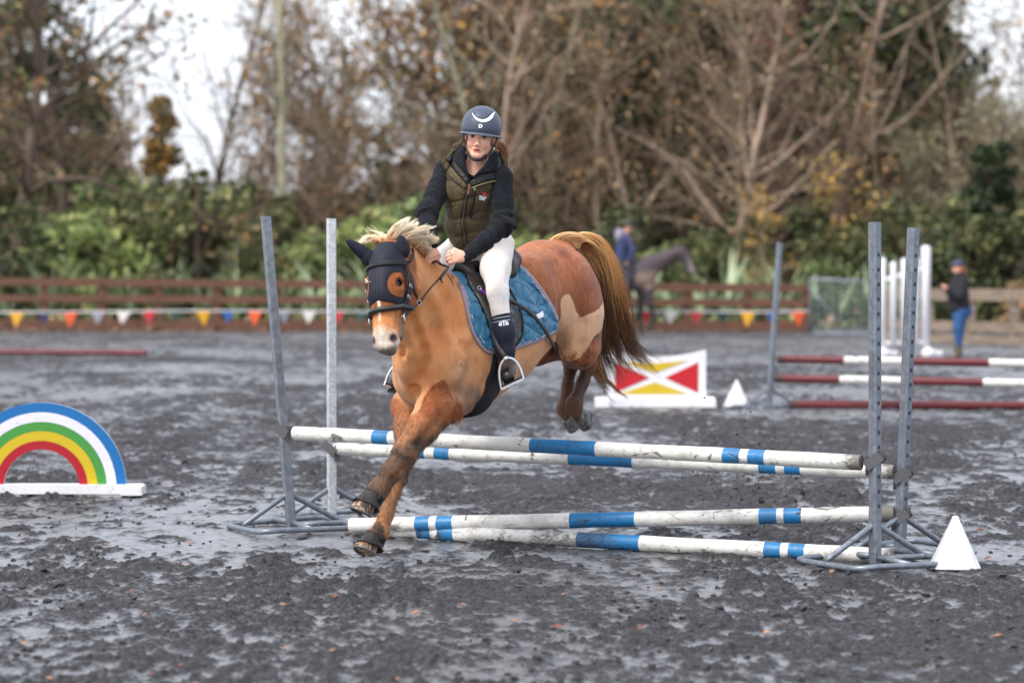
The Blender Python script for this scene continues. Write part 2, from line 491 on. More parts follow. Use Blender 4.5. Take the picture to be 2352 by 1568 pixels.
m_clod = Mat('dark_clods', rough=.8); cn = m_clod.noise(60, 4, .7); m_clod.col(m_clod.ramp(cn, [(.3, (.020, .019, .021)), (.7, (.07, .067, .072))])); m_clod.bump(cn, .8, .02)
mb = MB()
for i in range(2600):
    y = 8.6 + 14 * rg.uniform() ** 1.3; x = y * rg.uniform(-.25, .25)
    k = float(fbm(np.array([x * .9 + 3]), np.array([y * .55]), None, 4, 40)[0])
    if k < .44 + rg.uniform(-.08, .10): continue
    r = rg.uniform(.006, .017) * (1.8 if rg.uniform() < .06 else 1); v, f_ = lump(V(x, y, GS(x, y) + r * .3), r, rg); mb.put(v, f_)
tag(mb.build('clods', m_clod), kind='stuff')
m_leaf = Mat('fallen_leaves', rough=.6); rn = m_leaf.noise(3.0, 2); m_leaf.col(m_leaf.ramp(rn, [(.3, srgb(70, 40, 28)), (.45, srgb(120, 72, 48)), (.6, srgb(160, 122, 92)), (.7, srgb(96, 56, 40))]))
mb = MB()
def leafq(c, s, rng, up=.4):
    a = rng.uniform(0, 6.28); d = V(math.cos(a), math.sin(a), rng.uniform(-.2, .3)); e = V(-math.sin(a), math.cos(a), rng.uniform(-.2, .5)); n_ = V(0, 0, 1) * s * up
    mb.put([c - d * s, c + e * s * .5 + n_ * .6, c + d * s + n_ * .3, c - e * s * .5 + n_ * .4, c + V(0, 0, .003) - d * s * .1], [(0, 3, 4), (3, 2, 4), (2, 1, 4), (1, 0, 4)])
for i in range(330):
    y = 8.8 + 22 * rg.uniform() ** 1.5; x = y * rg.uniform(-.24, .24); leafq(V(x, y, GS(x, y) + .008), rg.uniform(.012, .028), rg)
for i in range(1400):
    if i > 800: break
    y = rg.uniform(56.2, 59.5); x = rg.uniform(-15, 4 if rg.uniform() < .85 else 14); leafq(V(x, y, GS(x, y) + rg.uniform(.01, .05 + .12 * max(0, (y - 57.5)))), rg.uniform(.04, .10), rg, .6)
tag(mb.build('fallen_leaves', m_leaf), kind='stuff')
mb = MB()
for i in range(150):
    px, py = 1700 + rg.normal(0, 75), 1060 + rg.normal(0, 55)
    v, f_ = lump(W(px, py, 13.6 + rg.normal(0, .15)), abs(rg.normal(0, .0035)) + .0022, rg, 1); mb.put(v, f_)
for (px, py, r) in [(1753, 1153, .020), (1747, 1144, .012), (1829, 1152, .013), (1843, 1130, .018), (1745, 1120, .010), (1731, 1127, .008), (1608, 1133, .009), (1716, 1098, .010), (1719, 1105, .007), (1652, 1121, .006), (1727, 1133, .006), (1690, 1105, .006), (1805, 1138, .008), (1712, 1090, .006), (1838, 1122, .008), (1763, 1100, .006)]:
    for j in range(4):
        v, f_ = lump(W(px + rg.normal(0, 2.2), py + rg.normal(0, 2.2), 13.4), r * rg.uniform(.35, .8), rg, 1); mb.put(v, f_)
tag(mb.build('flying_dirt', m_clod), kind='stuff')
def c3(*a): return np.array(srgb(*a))
def lerp(a, b, t): t = np.clip(t, 0, 1)[:, None]; return a * (1 - t) + b * t
# ================================================================ woodland behind the arena
rg = np.random.default_rng(21)
def bark(name, a, b):
    m = Mat(name, rough=.9); n_ = m.noise(3, 4, .6, m.map((1, 1, .3))); m.col(m.ramp(n_, [(.3, srgb(*a)), (.7, srgb(*b))])); return m
BK = {'grey': bark('bark_grey', (122, 104, 88), (176, 156, 132)), 'dark': bark('bark_dark', (66, 54, 46), (108, 92, 78)), 'pink': bark('bark_pinkish', (142, 118, 102), (188, 166, 146)), 'lichen': bark('bark_lichen', (112, 110, 88), (164, 160, 134))}
TWIG = bark('twig_bark', (78, 64, 54), (122, 102, 84))
def foliage_mat(name, cols, rough=.6):
    m = Mat(name, rough=rough, spec=.3); m.col(m.attr('Col', True)); m.b.inputs['Transmission Weight'].default_value = 0
    try: m.b.inputs['Subsurface Weight'].default_value = 0
    except Exception: pass
    return m
FM = foliage_mat('foliage', None)
def leaves_mesh(name, C, s, cols, rng, aspect=1.6, mat=FM, droop=0.):
    """C (n,3) centres; s size (n,); one leaf = one bent quad"""
    n = len(C); d = rng.normal(0, 1, (n, 3)); d[:, 2] -= droop; d /= np.linalg.norm(d, axis=1, keepdims=True)
    e = np.cross(d, rng.normal(0, 1, (n, 3))); e /= np.linalg.norm(e, axis=1, keepdims=True) + 1e-9; s = np.asarray(s)[:, None]
    v = np.stack([C - d * s * aspect, C + e * s, C + d * s * aspect, C - e * s], 1).reshape(-1, 3)
    f = np.arange(n * 4).reshape(n, 4); me = mesh_from(name, v, f, mat, False)
    at = me.color_attributes.new('Col', 'FLOAT_COLOR', 'POINT'); c = np.ones((n * 4, 4), np.float32); c[:, :3] = np.repeat(cols, 4, 0); at.data.foreach_set('color', c.ravel()); return me
def pickcol(n, pal, rng, var=.25):
    p = np.array([c3(*q) for q in pal]); i = rng.integers(0, len(p), n); return np.clip(1.5 * p[i] * rng.uniform(1 - var, 1 + var, (n, 1)), 0, 1)
def branch_tree(name, rng, H, r0, bark_, n1=16, up=.5, spread=.42, leaf_n=3000, leaf_s=.07, pal=((110, 70, 40),), lean=(0, 0), first=.18, twig=1.0, forks=1, wob=.03):
    """trunk with limbs, boughs and twigs as tapering tubes; leaves round the twigs"""
    segs = []; tips = []
    def grow(p, d, L, r, lv):
        m_ = {0: 9, 1: 6, 2: 4, 3: 3}[lv]; P = [p]; dd = d.copy()
        for i in range(m_):
            dd = nrm(dd + rng.normal(0, 1, 3) * (.06 if lv == 0 else .20) + V(0, 0, .06 if lv else 0)); P.append(P[-1] + dd * L / m_)
        rr = [r * (1 - .78 * (i / m_) ** (1.1 if lv == 0 else .8)) for i in range(m_ + 1)]
        segs.append((P, rr, {0: 8, 1: 5, 2: 4, 3: 3}[lv]))
        if lv >= 2: tips.append((P, lv))
        if lv == 3: return
        nch = {0: n1, 1: 6, 2: 4}[lv]
        for k in range(int(nch)):
            t = rng.uniform(first if lv == 0 else .15, 1.0); j = min(int(t * m_), m_ - 1); q = P[j] + (P[j + 1] - P[j]) * (t * m_ - j)
            a = rng.uniform(0, 6.28); ax = nrm(P[j + 1] - P[j]); s1 = nrm(np.cross(ax, V(.3, .5, .8))); s2 = np.cross(ax, s1)
            out_ = s1 * math.cos(a) + s2 * math.sin(a); di = nrm(ax * (up if lv == 0 else .7) + out_ * 1.0 + V(0, 0, .15))
            grow(q, di, L * (spread if lv == 0 else .48) * rng.uniform(.6, 1.2) * (1.15 - .55 * t if lv == 0 else 1), max(rr[j] * (.55 if lv == 0 else .6), .008 * twig), lv + 1)
    for k in range(forks):
        d0 = nrm(V(lean[0] + (k - (forks - 1) / 2) * .16, lean[1], 1)); grow(V((k - (forks - 1) / 2) * r0 * 1.2, 0, -.2), d0, H * (1 - .08 * k), r0, 0)
    mb = MB()
    VA, FA, MI, nn = [], [], [], 0
    for P, rr, ns in segs:
        P = np.array(P); m_ = len(P); T = np.gradient(P, axis=0); T /= np.linalg.norm(T, axis=1, keepdims=True) + 1e-9
        A = np.cross(T, V(.31, .22, .92)); A /= np.linalg.norm(A, axis=1, keepdims=True) + 1e-9; B2 = np.cross(T, A); R3 = np.array(rr)[:, None, None]
        an = np.arange(ns) * 2 * math.pi / ns; vv_ = P[:, None, :] + R3 * (np.cos(an)[None, :, None] * A[:, None, :] + np.sin(an)[None, :, None] * B2[:, None, :])
        i = np.arange(m_ - 1)[:, None] * ns; k = np.arange(ns)[None, :]; k2 = (k + 1) % ns
        MI.append(np.full((m_ - 1) * ns, 0 if ns >= 5 else 1)); FA.append((np.stack([i + k, i + k2, i + ns + k2, i + ns + k], -1).reshape(-1, 4) + nn)); VA.append(vv_.reshape(-1, 3)); nn += m_ * ns
    tr = mesh_from('trunk', np.concatenate(VA), np.concatenate(FA), bark_); tr.materials.append(TWIG.m); tr.polygons.foreach_set('material_index', np.concatenate(MI).astype(np.int32))
    lf = None
    if leaf_n:
        ti = rng.integers(0, len(tips), leaf_n); C = np.zeros((leaf_n, 3)); 
        for q, i in enumerate(ti):
            P, lv = tips[i]; j = rng.integers(0, len(P) - 1); C[q] = P[j] + (P[j + 1] - P[j]) * rng.uniform()
        C += rng.normal(0, .10, C.shape); lf = leaves_mesh('crown', C, rng.uniform(.6, 1.3, leaf_n) * leaf_s, pickcol(leaf_n, pal, rng), rng)
    return tr, lf
def cloud_tree(name, rng, H, Wd, n, s, pal, shape='round', base=.0, clump=26, trunk=None):
    """dense crown: leaves in clumps through a volume"""
    cc = []
    for i in range(clump):
        t = rng.uniform(0, 1)
        if shape == 'cone': z = base + (H - base) * t; r = Wd * .5 * (1.03 - t) ** .8
        elif shape == 'column': z = base + (H - base) * t; r = Wd * .5 * (1 - .6 * t ** 3)
        else: z = base + (H - base) * t; r = Wd * .5 * math.sqrt(max(.05, 1 - (2 * t - .9) ** 2 / 1.3))
        a = rng.uniform(0, 6.28); q = r * math.sqrt(rng.uniform(.1, 1)); cc.append((q * math.cos(a), q * math.sin(a), z, Wd * rng.uniform(.10, .22)))
    cc = np.array(cc); i = rng.integers(0, clump, n); d = rng.normal(0, 1, (n, 3)); d /= np.linalg.norm(d, axis=1, keepdims=True)
    C = cc[i, :3] + d * cc[i, 3:4] * rng.uniform(.3, 1.1, (n, 1)) ** .6 * V(1, 1, .8); C[:, 2] = np.maximum(C[:, 2], .02)
    tone = rng.uniform(.7, 1.25, clump)[i][:, None]; lf = leaves_mesh('crown', C, rng.uniform(.6, 1.3, n) * s, np.clip(pickcol(n, pal, rng) * tone, 0, 1), rng)
    mb = MB(); mb.tube([V(0, 0, -.1), V(.05, 0, H * .45), V(0, .05, H * .9)], [Wd * .035 + .02, Wd * .025 + .01, .01], 6)
    for k in range(10):
        c = cc[rng.integers(0, clump)]; z0 = max(.1, c[2] - H * .25); mb.tube([V(0, 0, z0 * .8), V(c[0] * .5, c[1] * .5, (z0 + c[2]) / 2), c[:3]], [Wd * .012 + .01, Wd * .008 + .006, .004], 4)
    tr = mesh_from('trunk', mb.v, mb.f, trunk or BK['dark']); return tr, lf
def place(nm, meshes, x, y, rz, sc, label, cat, group, z=0.0, crown='crown', sx=1.0):
    e = empty(nm, (x, y, z), label, cat, group, True); e.rotation_euler = (0, 0, rz); e.scale = (sc * sx, sc * sx, sc)
    for mn, me in zip(('trunk', crown), meshes):
        if me is not None: link(mn, me, e)
    return e
rust = ((132, 94, 62), (112, 82, 58), (152, 112, 66), (88, 70, 52), (100, 92, 62)); brown = ((116, 98, 76), (134, 114, 90), (92, 80, 62), (148, 126, 94), (96, 94, 70)); gold_ = ((186, 146, 66), (162, 124, 58), (192, 160, 84), (140, 106, 60))
dkgreen = ((34, 44, 28), (44, 56, 34), (28, 36, 26), (56, 62, 38)); olive = ((84, 88, 52), (66, 74, 44), (104, 100, 62), (60, 62, 40)); green = ((78, 92, 54), (94, 108, 66), (64, 78, 46), (116, 122, 78)); lime = ((122, 132, 78), (106, 120, 70), (146, 146, 92), (92, 106, 64)); dkbrown = ((62, 50, 38), (80, 64, 46), (52, 46, 36), (94, 72, 50))
r = lambda s: np.random.default_rng(s)
T_rust = branch_tree('t', r(1), 15, .20, BK['grey'], 24, .55, .40, 3400, .070, rust + gold_[:1]); T_rust2 = branch_tree('t', r(2), 14, .17, BK['lichen'], 22, .5, .42, 2600, .070, rust + brown, forks=2)
T_bare = branch_tree('t', r(3), 13, .17, BK['pink'], 24, .6, .40, 700, .06, brown); T_bare2 = branch_tree('t', r(4), 12, .15, BK['grey'], 26, .5, .42, 1100, .06, brown + rust, forks=3)
T_dead = branch_tree('t', r(5), 15, .26, BK['dark'], 24, .35, .50, 3600, .075, dkbrown + rust + olive + olive, lean=(.10, 0), first=.22)
T_pop = branch_tree('t', r(6), 17, .17, BK['lichen'], 34, 1.5, .14, 500, .06, brown, first=.35)
T_gold = branch_tree('t', r(7), 8, .10, BK['pink'], 20, .5, .42, 1100, .075, gold_ + olive[:3] + brown[:2]); T_mauve = branch_tree('t', r(8), 10, .12, bark('bark_mauve', (110, 66, 62), (148, 96, 90)), 26, .9, .32, 900, .05, ((120, 74, 68), (140, 92, 84)))
T_ever = cloud_tree('t', r(9), 15, 8, 9000, .13, dkgreen + olive[:2], 'round', 1.0, 60); T_ever2 = cloud_tree('t', r(10), 13, 7, 8000, .12, dkgreen + dkbrown[:2], 'round', .5, 50)
T_con = cloud_tree('t', r(11), 8.5, 3.4, 4200, .08, ((112, 88, 46), (92, 78, 40), (134, 96, 52), (70, 66, 38)), 'cone', .8, 50); T_cyp = cloud_tree('t', r(12), 5.2, 1.7, 3600, .07, dkgreen + ((48, 60, 36),), 'column', .0, 40)
T_thick = cloud_tree('t', r(13), 9, 7, 5200, .11, olive + dkgreen + brown[:2] + dkbrown, 'round', .0, 50); T_twig = branch_tree('t', r(14), 8, .09, BK['grey'], 30, .9, .36, 2600, .05, ((112, 112, 84), (90, 92, 66), (126, 116, 92)), forks=3)
T_slim = branch_tree('t', r(15), 11, .09, BK['grey'], 22, 1.0, .26, 900, .06, rust + brown)
def X(px, Y): return (px - CX) / FPX * Y
# back rows: solid woodland
GB = 'tall woodland trees behind the arena'
def tt(kind, M, px, Y, sc, lab, rz=None, nm='tree', cat='tree', g=GB, sx=1.0, crown='crown'): return place(nm, M, X(px, Y), Y, rg.uniform(0, 6.28) if rz is None else rz, sc, lab, cat, g, 0, crown, sx)
for px, Y, sc, lab in [(-120, 92, .80, 'dark evergreen at the far left edge behind the dead brown tree'), (60, 88, .74, 'dark evergreen directly behind the dead brown tree on the left'), (190, 94, .52, 'lower dark evergreen right of the dead brown tree'),
                       (1230, 92, .84, 'dark evergreen straight behind the rider\'s shoulder'), (1370, 96, .98, 'tall dark evergreen above the pony\'s croup'), (1510, 90, .92, 'dark evergreen above the grey horse in the distance'),
                       (1420, 76, .62, 'low dark evergreen right of the helmet above the croup'), (1580, 78, .78, 'dark evergreen directly above the grey horse\'s head'), (1750, 79, .62, 'low dark evergreen left of the yellow leaves'), (1850, 80, .80, 'dark evergreen above the yellow leaves'), (1980, 78, .84, 'dark evergreen behind the tops of the two right uprights'), (2090, 79, .60, 'dark evergreen behind the tall white wing post'), (1290, 79, .60, 'low dark evergreen just right of the rider'),
                       (1640, 97, 1.0, 'tall dark evergreen behind the forked pinkish trunks'), (1780, 91, .95, 'dark evergreen behind the mauve twiggy tree'), (1900, 96, .92, 'dark evergreen left of the two right jump uprights'),
                       (2030, 90, .80, 'dark evergreen above the white picket wing'), (2140, 96, .50, 'shorter dark evergreen under the sky gap at the right')]:
    tt('e', (T_ever, T_ever2)[int(px) % 2], px, Y, sc, lab, cat='evergreen', nm='evergreen_tree')
for px, Y, sc, lab in [(320, 84, .50, 'olive brown thicket under the orange conifer'), (470, 86, .48, 'brown thicket right of the orange conifer'), (600, 88, .48, 'thicket at the foot of the slim pale trunk'), (740, 84, .48, 'brown thicket above the left jump uprights'), (880, 88, .50, 'brown thicket left of the rider\'s helmet'),
                       (1010, 86, .60, 'brown thicket behind the rider\'s left elbow side'), (1120, 90, .82, 'brown thicket behind the rider\'s helmet'), (2230, 84, .55, 'olive thicket behind the standing person'), (2400, 86, .62, 'olive thicket at the far right edge'), (120, 82, .55, 'low thicket behind the trunk of the dead brown tree'), (-60, 84, .6, 'low thicket at the far left edge')]:
    tt('k', T_thick, px, Y, sc, lab, nm='thicket', cat='thicket', g='thickets under the woodland trees')
tt('', T_dead, 40, 66, .84, 'big dark dead-leaved tree leaning at the far left behind the brown rail fence', 0.3)
tt('', T_dead, -190, 72, .8, 'second dark tree just outside the left edge reaching in with bare branches', 2.0)
T_wisp = branch_tree('t', r(16), 15, .16, BK['dark'], 26, .75, .44, 260, .05, dkbrown, first=.25); T_wisp2 = branch_tree('t', r(17), 13, .09, BK['grey'], 24, 1.1, .30, 200, .05, brown, forks=2)
for M, px, Y, sc, lab in [(T_wisp, 170, 67, .92, 'dark bare tree reaching into the sky right of the dead-leaved tree'), (T_wisp, 470, 80, .80, 'fine bare tree standing in the open sky behind the conifer'), (T_wisp2, 590, 78, .95, 'thin bare tree just left of the slim pale tree'), (T_wisp2, 330, 82, .80, 'thin bare tree above the orange conifer'), (T_wisp2, 2215, 74, .85, 'thin bare tree filling the right sky gap'), (T_wisp, 2360, 80, .80, 'bare tree reaching in at the upper right edge'), (T_wisp2, 700, 84, .95, 'thin bare tree right of the slim pale tree')]:
    tt('', M, px, Y, sc, lab, g='bare trees behind the arena fence')
tt('', T_con, 372, 78, .80, 'orange brown conical conifer below the open sky on the left', nm='conifer', cat='conifer')
tt('', T_pop, 648, 70, .98, 'slim pale upright tree standing against the open sky left of the rider', 0.5)
for M, px, Y, sc, lab in [(T_rust, 800, 80, .72, 'rust leaved tree right of the slim pale tree'), (T_rust2, 925, 76, .74, 'rust leaved tree with sky showing through, above the pony\'s mane'), (T_rust, 1050, 80, .88, 'tall rust leaved tree behind the rider\'s right arm'), (T_rust2, 1175, 74, 1.0, 'orange leaved tree rising straight above the helmet'),
                          (T_rust, 1300, 78, 1.02, 'orange leaved tree right of the helmet'), (T_rust2, 1440, 82, 1.05, 'tall brown leaved tree above the distant rider'), (T_rust2, 1830, 84, 1.0, 'brown leaved tree above the mauve twigs'), (T_rust2, 2060, 84, .74, 'brown leaved tree at the edge of the right sky gap'),
                          (T_rust2, 560, 86, .34, 'low rust tree beside the orange conifer'), (T_slim, 720, 80, .80, 'thin rust leaved tree between the slim pale tree and the rider')]:
    tt('', M, px, Y, sc, lab)
for M, px, Y, sc, lab in [(T_bare, 1665, 68, .82, 'bare tree with pinkish trunk behind the grey horse'), (T_bare2, 1712, 70, .86, 'bare many-stemmed tree right of the grey horse'), (T_bare, 1905, 72, .92, 'tall bare tree left of the near right upright'), (T_bare2, 1540, 74, .80, 'bare pinkish tree left of the forked trunks'), (T_bare, 1130, 70, .78, 'bare branching tree just behind the helmet'), (T_bare2, 985, 72, .50, 'bare tree left of the rider'),
                          (T_bare2, 170, 70, .48, 'bare low tree right of the dark leaning tree'), (T_slim, 540, 76, .50, 'thin bare tree under the open sky'), (T_slim, 830, 72, .60, 'thin bare tree above the left jump uprights'), (T_slim, 1400, 70, .8, 'thin bare tree above the pony\'s tail'), (T_slim, 2050, 70, .82, 'thin bare tree behind the white wing'), (T_bare2, 2190, 76, .56, 'bare tree with fine twigs under the right sky gap'), (T_bare, 2340, 78, .58, 'bare tree at the far right edge'), (T_slim, 300, 70, .55, 'thin bare tree left of the orange conifer'), (T_bare2, 1280, 72, .62, 'low bare tree above the pony\'s croup'), (T_bare, 1480, 70, .66, 'slender bare tree right behind the distant rider'), (T_bare2, 740, 74, .55, 'low bare tree behind the second left upright')]:
    tt('', M, px, Y, sc, lab, g='bare trees behind the arena fence')
tt('', T_mauve, 1788, 74, .88, 'mauve twiggy tree high between the forked trunks and the uprights'); tt('', T_gold, 1760, 66, .40, 'small yellow leaved tree left of the far upright'); tt('', T_gold, 1900, 67, .50, 'small yellow leaved tree between the far and near uprights'); tt('', T_gold, 1990, 68, .36, 'low yellow leaved tree behind the metal gate')
tt('', T_twig, 2245, 66, .78, 'grey green twiggy tree behind the standing person'); tt('', T_twig, 2360, 70, .80, 'grey green twiggy tree at the right edge'); tt('', T_twig, 2120, 70, .68, 'grey green twiggy tree behind the tall white wing post')
tt('', T_cyp, 2272, 62, .95, 'narrow dark green conifer right of the standing person', nm='conifer', cat='conifer')
for i, (px, M, Y, sc) in enumerate([(-330, T_ever, 84, .8), (-480, T_rust, 78, .9), (-620, T_ever2, 86, .8), (-760, T_rust2, 80, .9), (-900, T_ever, 88, .8), (-400, T_thick, 80, .7), (-560, T_thick, 78, .7), (-720, T_thick, 82, .7),
                                   (2520, T_ever2, 84, .8), (2660, T_rust, 80, .9), (2800, T_ever, 86, .8), (2950, T_rust2, 80, .9), (3100, T_ever2, 88, .8), (2580, T_thick, 80, .7), (2740, T_thick, 78, .7), (2900, T_thick, 82, .7)]):
    tt('', M, px, Y, sc, ['evergreen', 'rust leaved tree', 'second evergreen', 'sparse brown leaved tree', 'outermost evergreen', 'thicket nearest the view', 'middle thicket', 'outermost thicket'][i % 8] + ' beyond the ' + ('left' if px < 0 else 'right') + ' edge of the view behind the arena', g='trees beyond the edges of the view')
# shrubs
def shrub(seed, H, Wd, n, pal, s=.06): return cloud_tree('s', r(seed), H, Wd, n, s, pal, 'round', .0, 30)
SH = {'g': shrub(31, 2.6, 2.4, 2600, green), 'l': shrub(32, 2.2, 2.4, 2200, lime), 'o': shrub(33, 3.0, 3.0, 3000, olive), 'd': shrub(34, 3.2, 3.2, 3000, dkgreen + olive), 'b': shrub(35, 2.8, 2.8, 2400, brown + olive), 'r': shrub(36, 2.2, 2.4, 1800, rust + brown)}
for k, px, Y, sc, lab in [('d', 30, 64, .9, 'dark green shrub at the far left behind the fence'), ('g', 130, 65, .8, 'green shrub left of the dark tree trunk'), ('l', 235, 64, 1.0, 'bright green shrub with pale tips on the left behind the fence'), ('g', 290, 66, 1.1, 'taller green shrub beside the bright green one'), ('b', 375, 65, 1.0, 'brown green shrub left of centre behind the fence'), ('o', 450, 64, 1.05, 'dark olive rounded shrub behind the bunting'), ('b', 540, 66, .95, 'brown shrub left of the slim pale tree'),
                          ('o', 620, 68, .9, 'olive shrub at the foot of the slim pale tree'), ('l', 700, 67, .8, 'pale green shrub between the left uprights'), ('g', 800, 65, .75, 'green shrub right of the second left upright'), ('l', 870, 64, .95, 'bright green shrub behind the pony\'s ears'), ('g', 940, 66, .95, 'green shrub behind the rider\'s sleeve'), ('l', 1215, 64, .95, 'yellow green shrub behind the saddle cantle'), ('l', 1275, 66, .9, 'bright green shrub above the pony\'s croup'), ('g', 1330, 65, .75, 'green shrub behind the tail head'),
                          ('d', 1440, 68, .9, 'dark shrub behind the distant rider'), ('g', 1500, 66, .7, 'green shrub between the distant rider and the grey horse\'s neck'), ('o', 1600, 67, .8, 'olive shrub above the grey horse\'s head'), ('d', 1700, 68, .85, 'dark shrub right of the grey horse'), ('r', 1790, 66, .7, 'rusty shrub behind the far upright'), ('d', 1860, 67, .9, 'dark shrub behind the metal gate'), ('g', 1900, 64, .6, 'green shrub above the metal gate'), ('o', 1980, 66, .9, 'olive shrub above the gate hinge end'),
                          ('d', 2080, 65, .9, 'dark shrub behind the white pickets'), ('o', 2160, 66, 1.1, 'olive shrub left of the standing person'), ('d', 2225, 62, .9, 'dark shrub behind the standing person'), ('o', 2330, 62, 1.1, 'olive shrub at the right edge behind the timber fence'), ('r', 2345, 60, .5, 'small orange brown shrub at the right edge'), ('d', 560, 70, 1.1, 'dark shrub deep behind the left fence'), ('d', 180, 70, 1.2, 'dark shrub deep behind the green shrubs'), ('d', 1560, 72, 1.3, 'deep dark shrub behind the grey horse'), ('d', 1100, 70, 1.1, 'dark shrub hidden behind the rider')]:
    tt('', SH[k], px, Y, sc * (1.3 if px < 1000 and k in 'glo' else 1.05), lab, nm='shrub', cat='shrub', g='shrubs behind the arena fence', crown='foliage')
# flax clumps: long arching blades, each blade a mesh of its own on the near clumps
m_flax = Mat('flax_blade', rough=.4, spec=.5); fx = m_flax.rand(); m_flax.col(m_flax.mix(fx, srgb(104, 128, 84), srgb(176, 190, 148)))
def blade(L, w, bend, a, tilt):
    P = []; d = V(math.cos(a), math.sin(a), 0)
    for i in range(6): t = i / 5; P.append(d * L * (tilt * t + bend * t * t) + V(0, 0, L * (t - bend * .75 * t * t)))
    sd = V(-math.sin(a), math.cos(a), 0); v = []
    for i, p in enumerate(P): ww_ = w * (1 - (i / 5) ** 2) + .004; v += [p - sd * ww_, p + V(0, 0, -.012), p + sd * ww_]
    f = []
    for i in range(5): f += [(3 * i, 3 * i + 1, 3 * i + 4, 3 * i + 3), (3 * i + 1, 3 * i + 2, 3 * i + 5, 3 * i + 4)]
    return v, f
FLX = []
for s in range(4):
    q = r(50 + s); bl = []
    for i in range(26):
        v, f_ = blade(q.uniform(.9, 1.7), q.uniform(.025, .045), q.uniform(.1, .75), q.uniform(0, 6.28), q.uniform(.05, .35)); bl.append(mesh_from('blade', v, f_, m_flax, True))
    FLX.append(bl)
places = [(20, 'left of the first fence posts'), (110, 'at the foot of the dark leaning tree'), (215, 'under the bright green shrub'), (300, 'right of the bright green shrub'), (395, 'behind the yellow bunting flag on the left'), (470, 'under the dark olive shrub'), (545, 'left of the leaning upright'), (640, 'behind the leaning left upright'), (720, 'between the two left uprights'), (800, 'left of the pony\'s face mask'), (860, 'behind the pony\'s ears'), (1225, 'behind the saddle pad'), (1290, 'behind the pony\'s croup'), (1480, 'under the distant rider'), (1545, 'behind the grey horse\'s chest'), (1610, 'in front of the grey horse\'s nose'), (1670, 'below the forked pinkish trunks'), (1730, 'left of the far upright'), (1800, 'right of the far upright'), (1870, 'behind the left end of the metal gate'), (1930, 'behind the middle of the metal gate'), (1990, 'behind the right end of the metal gate'), (2060, 'behind the white pickets'), (2170, 'left of the standing person'), (2260, 'right of the standing person'), (2320, 'at the right edge behind the timber fence')]
for i, (px, lab) in enumerate(places):
    Y = 61.6 + rg.uniform(0, 1.6); e = empty('flax_plant', (X(px, Y), Y, 0), 'flax clump of long arching green blades ' + lab, 'flax plant', 'flax clumps along the arena fence', True)
    e.rotation_euler = (0, 0, rg.uniform(0, 6.28)); k = rg.uniform(1.05, 1.5); e.scale = (k, k, k)
    for me in FLX[i % 4]: link('blade', me, e)
# low ground cover under everything
n = 30000; C = np.stack([rg.uniform(-28, 28, n), rg.uniform(60.8, 84, n), np.zeros(n)], 1); C[:, 2] = rg.uniform(0, 1, n) ** 2 * (.35 + .05 * (C[:, 1] - 60)) + .05
tag(link('undergrowth', leaves_mesh('undergrowth', C, rg.uniform(.05, .12, n), pickcol(n, green + olive + brown + dkgreen + olive, rg), rg)), kind='stuff')
# far wood closing the view low down
n = 26000; xs_ = rg.uniform(-52, 52, n); pxs = CX + xs_ / 104 * FPX
top = np.interp(pxs, [-800, 0, 150, 300, 420, 560, 700, 850, 1000, 1200, 1500, 2000, 2120, 2250, 2352, 3200], [9.5, 9, 7.0, 4.8, 4.4, 4.2, 4.4, 5.0, 6.6, 9.5, 11.5, 11.5, 9.0, 6.2, 6.5, 9])
C = np.stack([xs_, rg.uniform(102, 108, n), top * rg.uniform(0, 1, n) ** .75 * (1 + .10 * np.sin(xs_ * 2.1) + .06 * np.sin(xs_ * 5.3))], 1)
tag(link('far_wood', leaves_mesh('far_wood', C, rg.uniform(.14, .34, n), pickcol(n, dkbrown + dkgreen + brown[:2] + olive[:2], rg), rg)), kind='stuff')
# ================================================================ fences, gate, bunting
m_brn = Mat('brown_stained_timber', rough=.75); q_ = m_brn.noise(4, 4, .6, m_brn.map((1, 1, 5))); m_brn.col(m_brn.ramp(q_, [(.3, srgb(72, 46, 34)), (.7, srgb(110, 72, 52))]))
m_gry = Mat('weathered_timber', rough=.8); q_ = m_gry.noise(3, 4, .6, m_gry.map((1, 1, 6))); m_gry.col(m_gry.ramp(q_, [(.3, srgb(98, 84, 72)), (.7, srgb(144, 128, 112))]))
e = empty('rail_fence', (-3, 59, 0), 'brown stained post and rail fence running across behind the bunting', 'fence')
xa, xb = X(-670, 60), X(1855, 57.4)
def fp(t): return V(xa + (xb - xa) * t, 60 + (57.4 - 60) * t, 0)
def ft(t): return 1.36 + (1.14 - 1.36) * t
def bar(p, q, z0, z1, h, th, mat, name, par):
    d = nrm(q - p); L = np.linalg.norm(q - p); mb = MB(); c = (p + q) / 2 + V(0, 0, (z0 + z1) / 2); dd = nrm(q + V(0, 0, z1) - p - V(0, 0, z0)); sd = nrm(np.cross(dd, V(0, 0, 1))); up_ = np.cross(sd, dd)
    mb.box(c, (L, th, h), np.array([dd, sd, up_]).T); return mb.build(name, mat, par)
npost = 19
for i in range(npost):
    t0, t1 = i / npost, (i + 1) / npost
    for fr in (.91, .60): bar(fp(t0) + V(.004, -.09, 0), fp(t1) - V(.004, .09, 0), ft(t0) * fr, ft(t1) * fr, .19 if fr > .8 else .17, .05, m_brn, 'rail', e)
    bar(fp(t0) + V(.004, -.095, 0), fp(t1) - V(.004, .095, 0), .14, .14, .24, .05, m_brn, 'kickboard', e)
for i in range(npost + 1):
    p = fp(i / npost); mb = MB(); mb.box(p + V(0, 0, ft(i / npost) * .47), (.20, .13, ft(i / npost) * .98)); mb.build('post', m_brn, e)
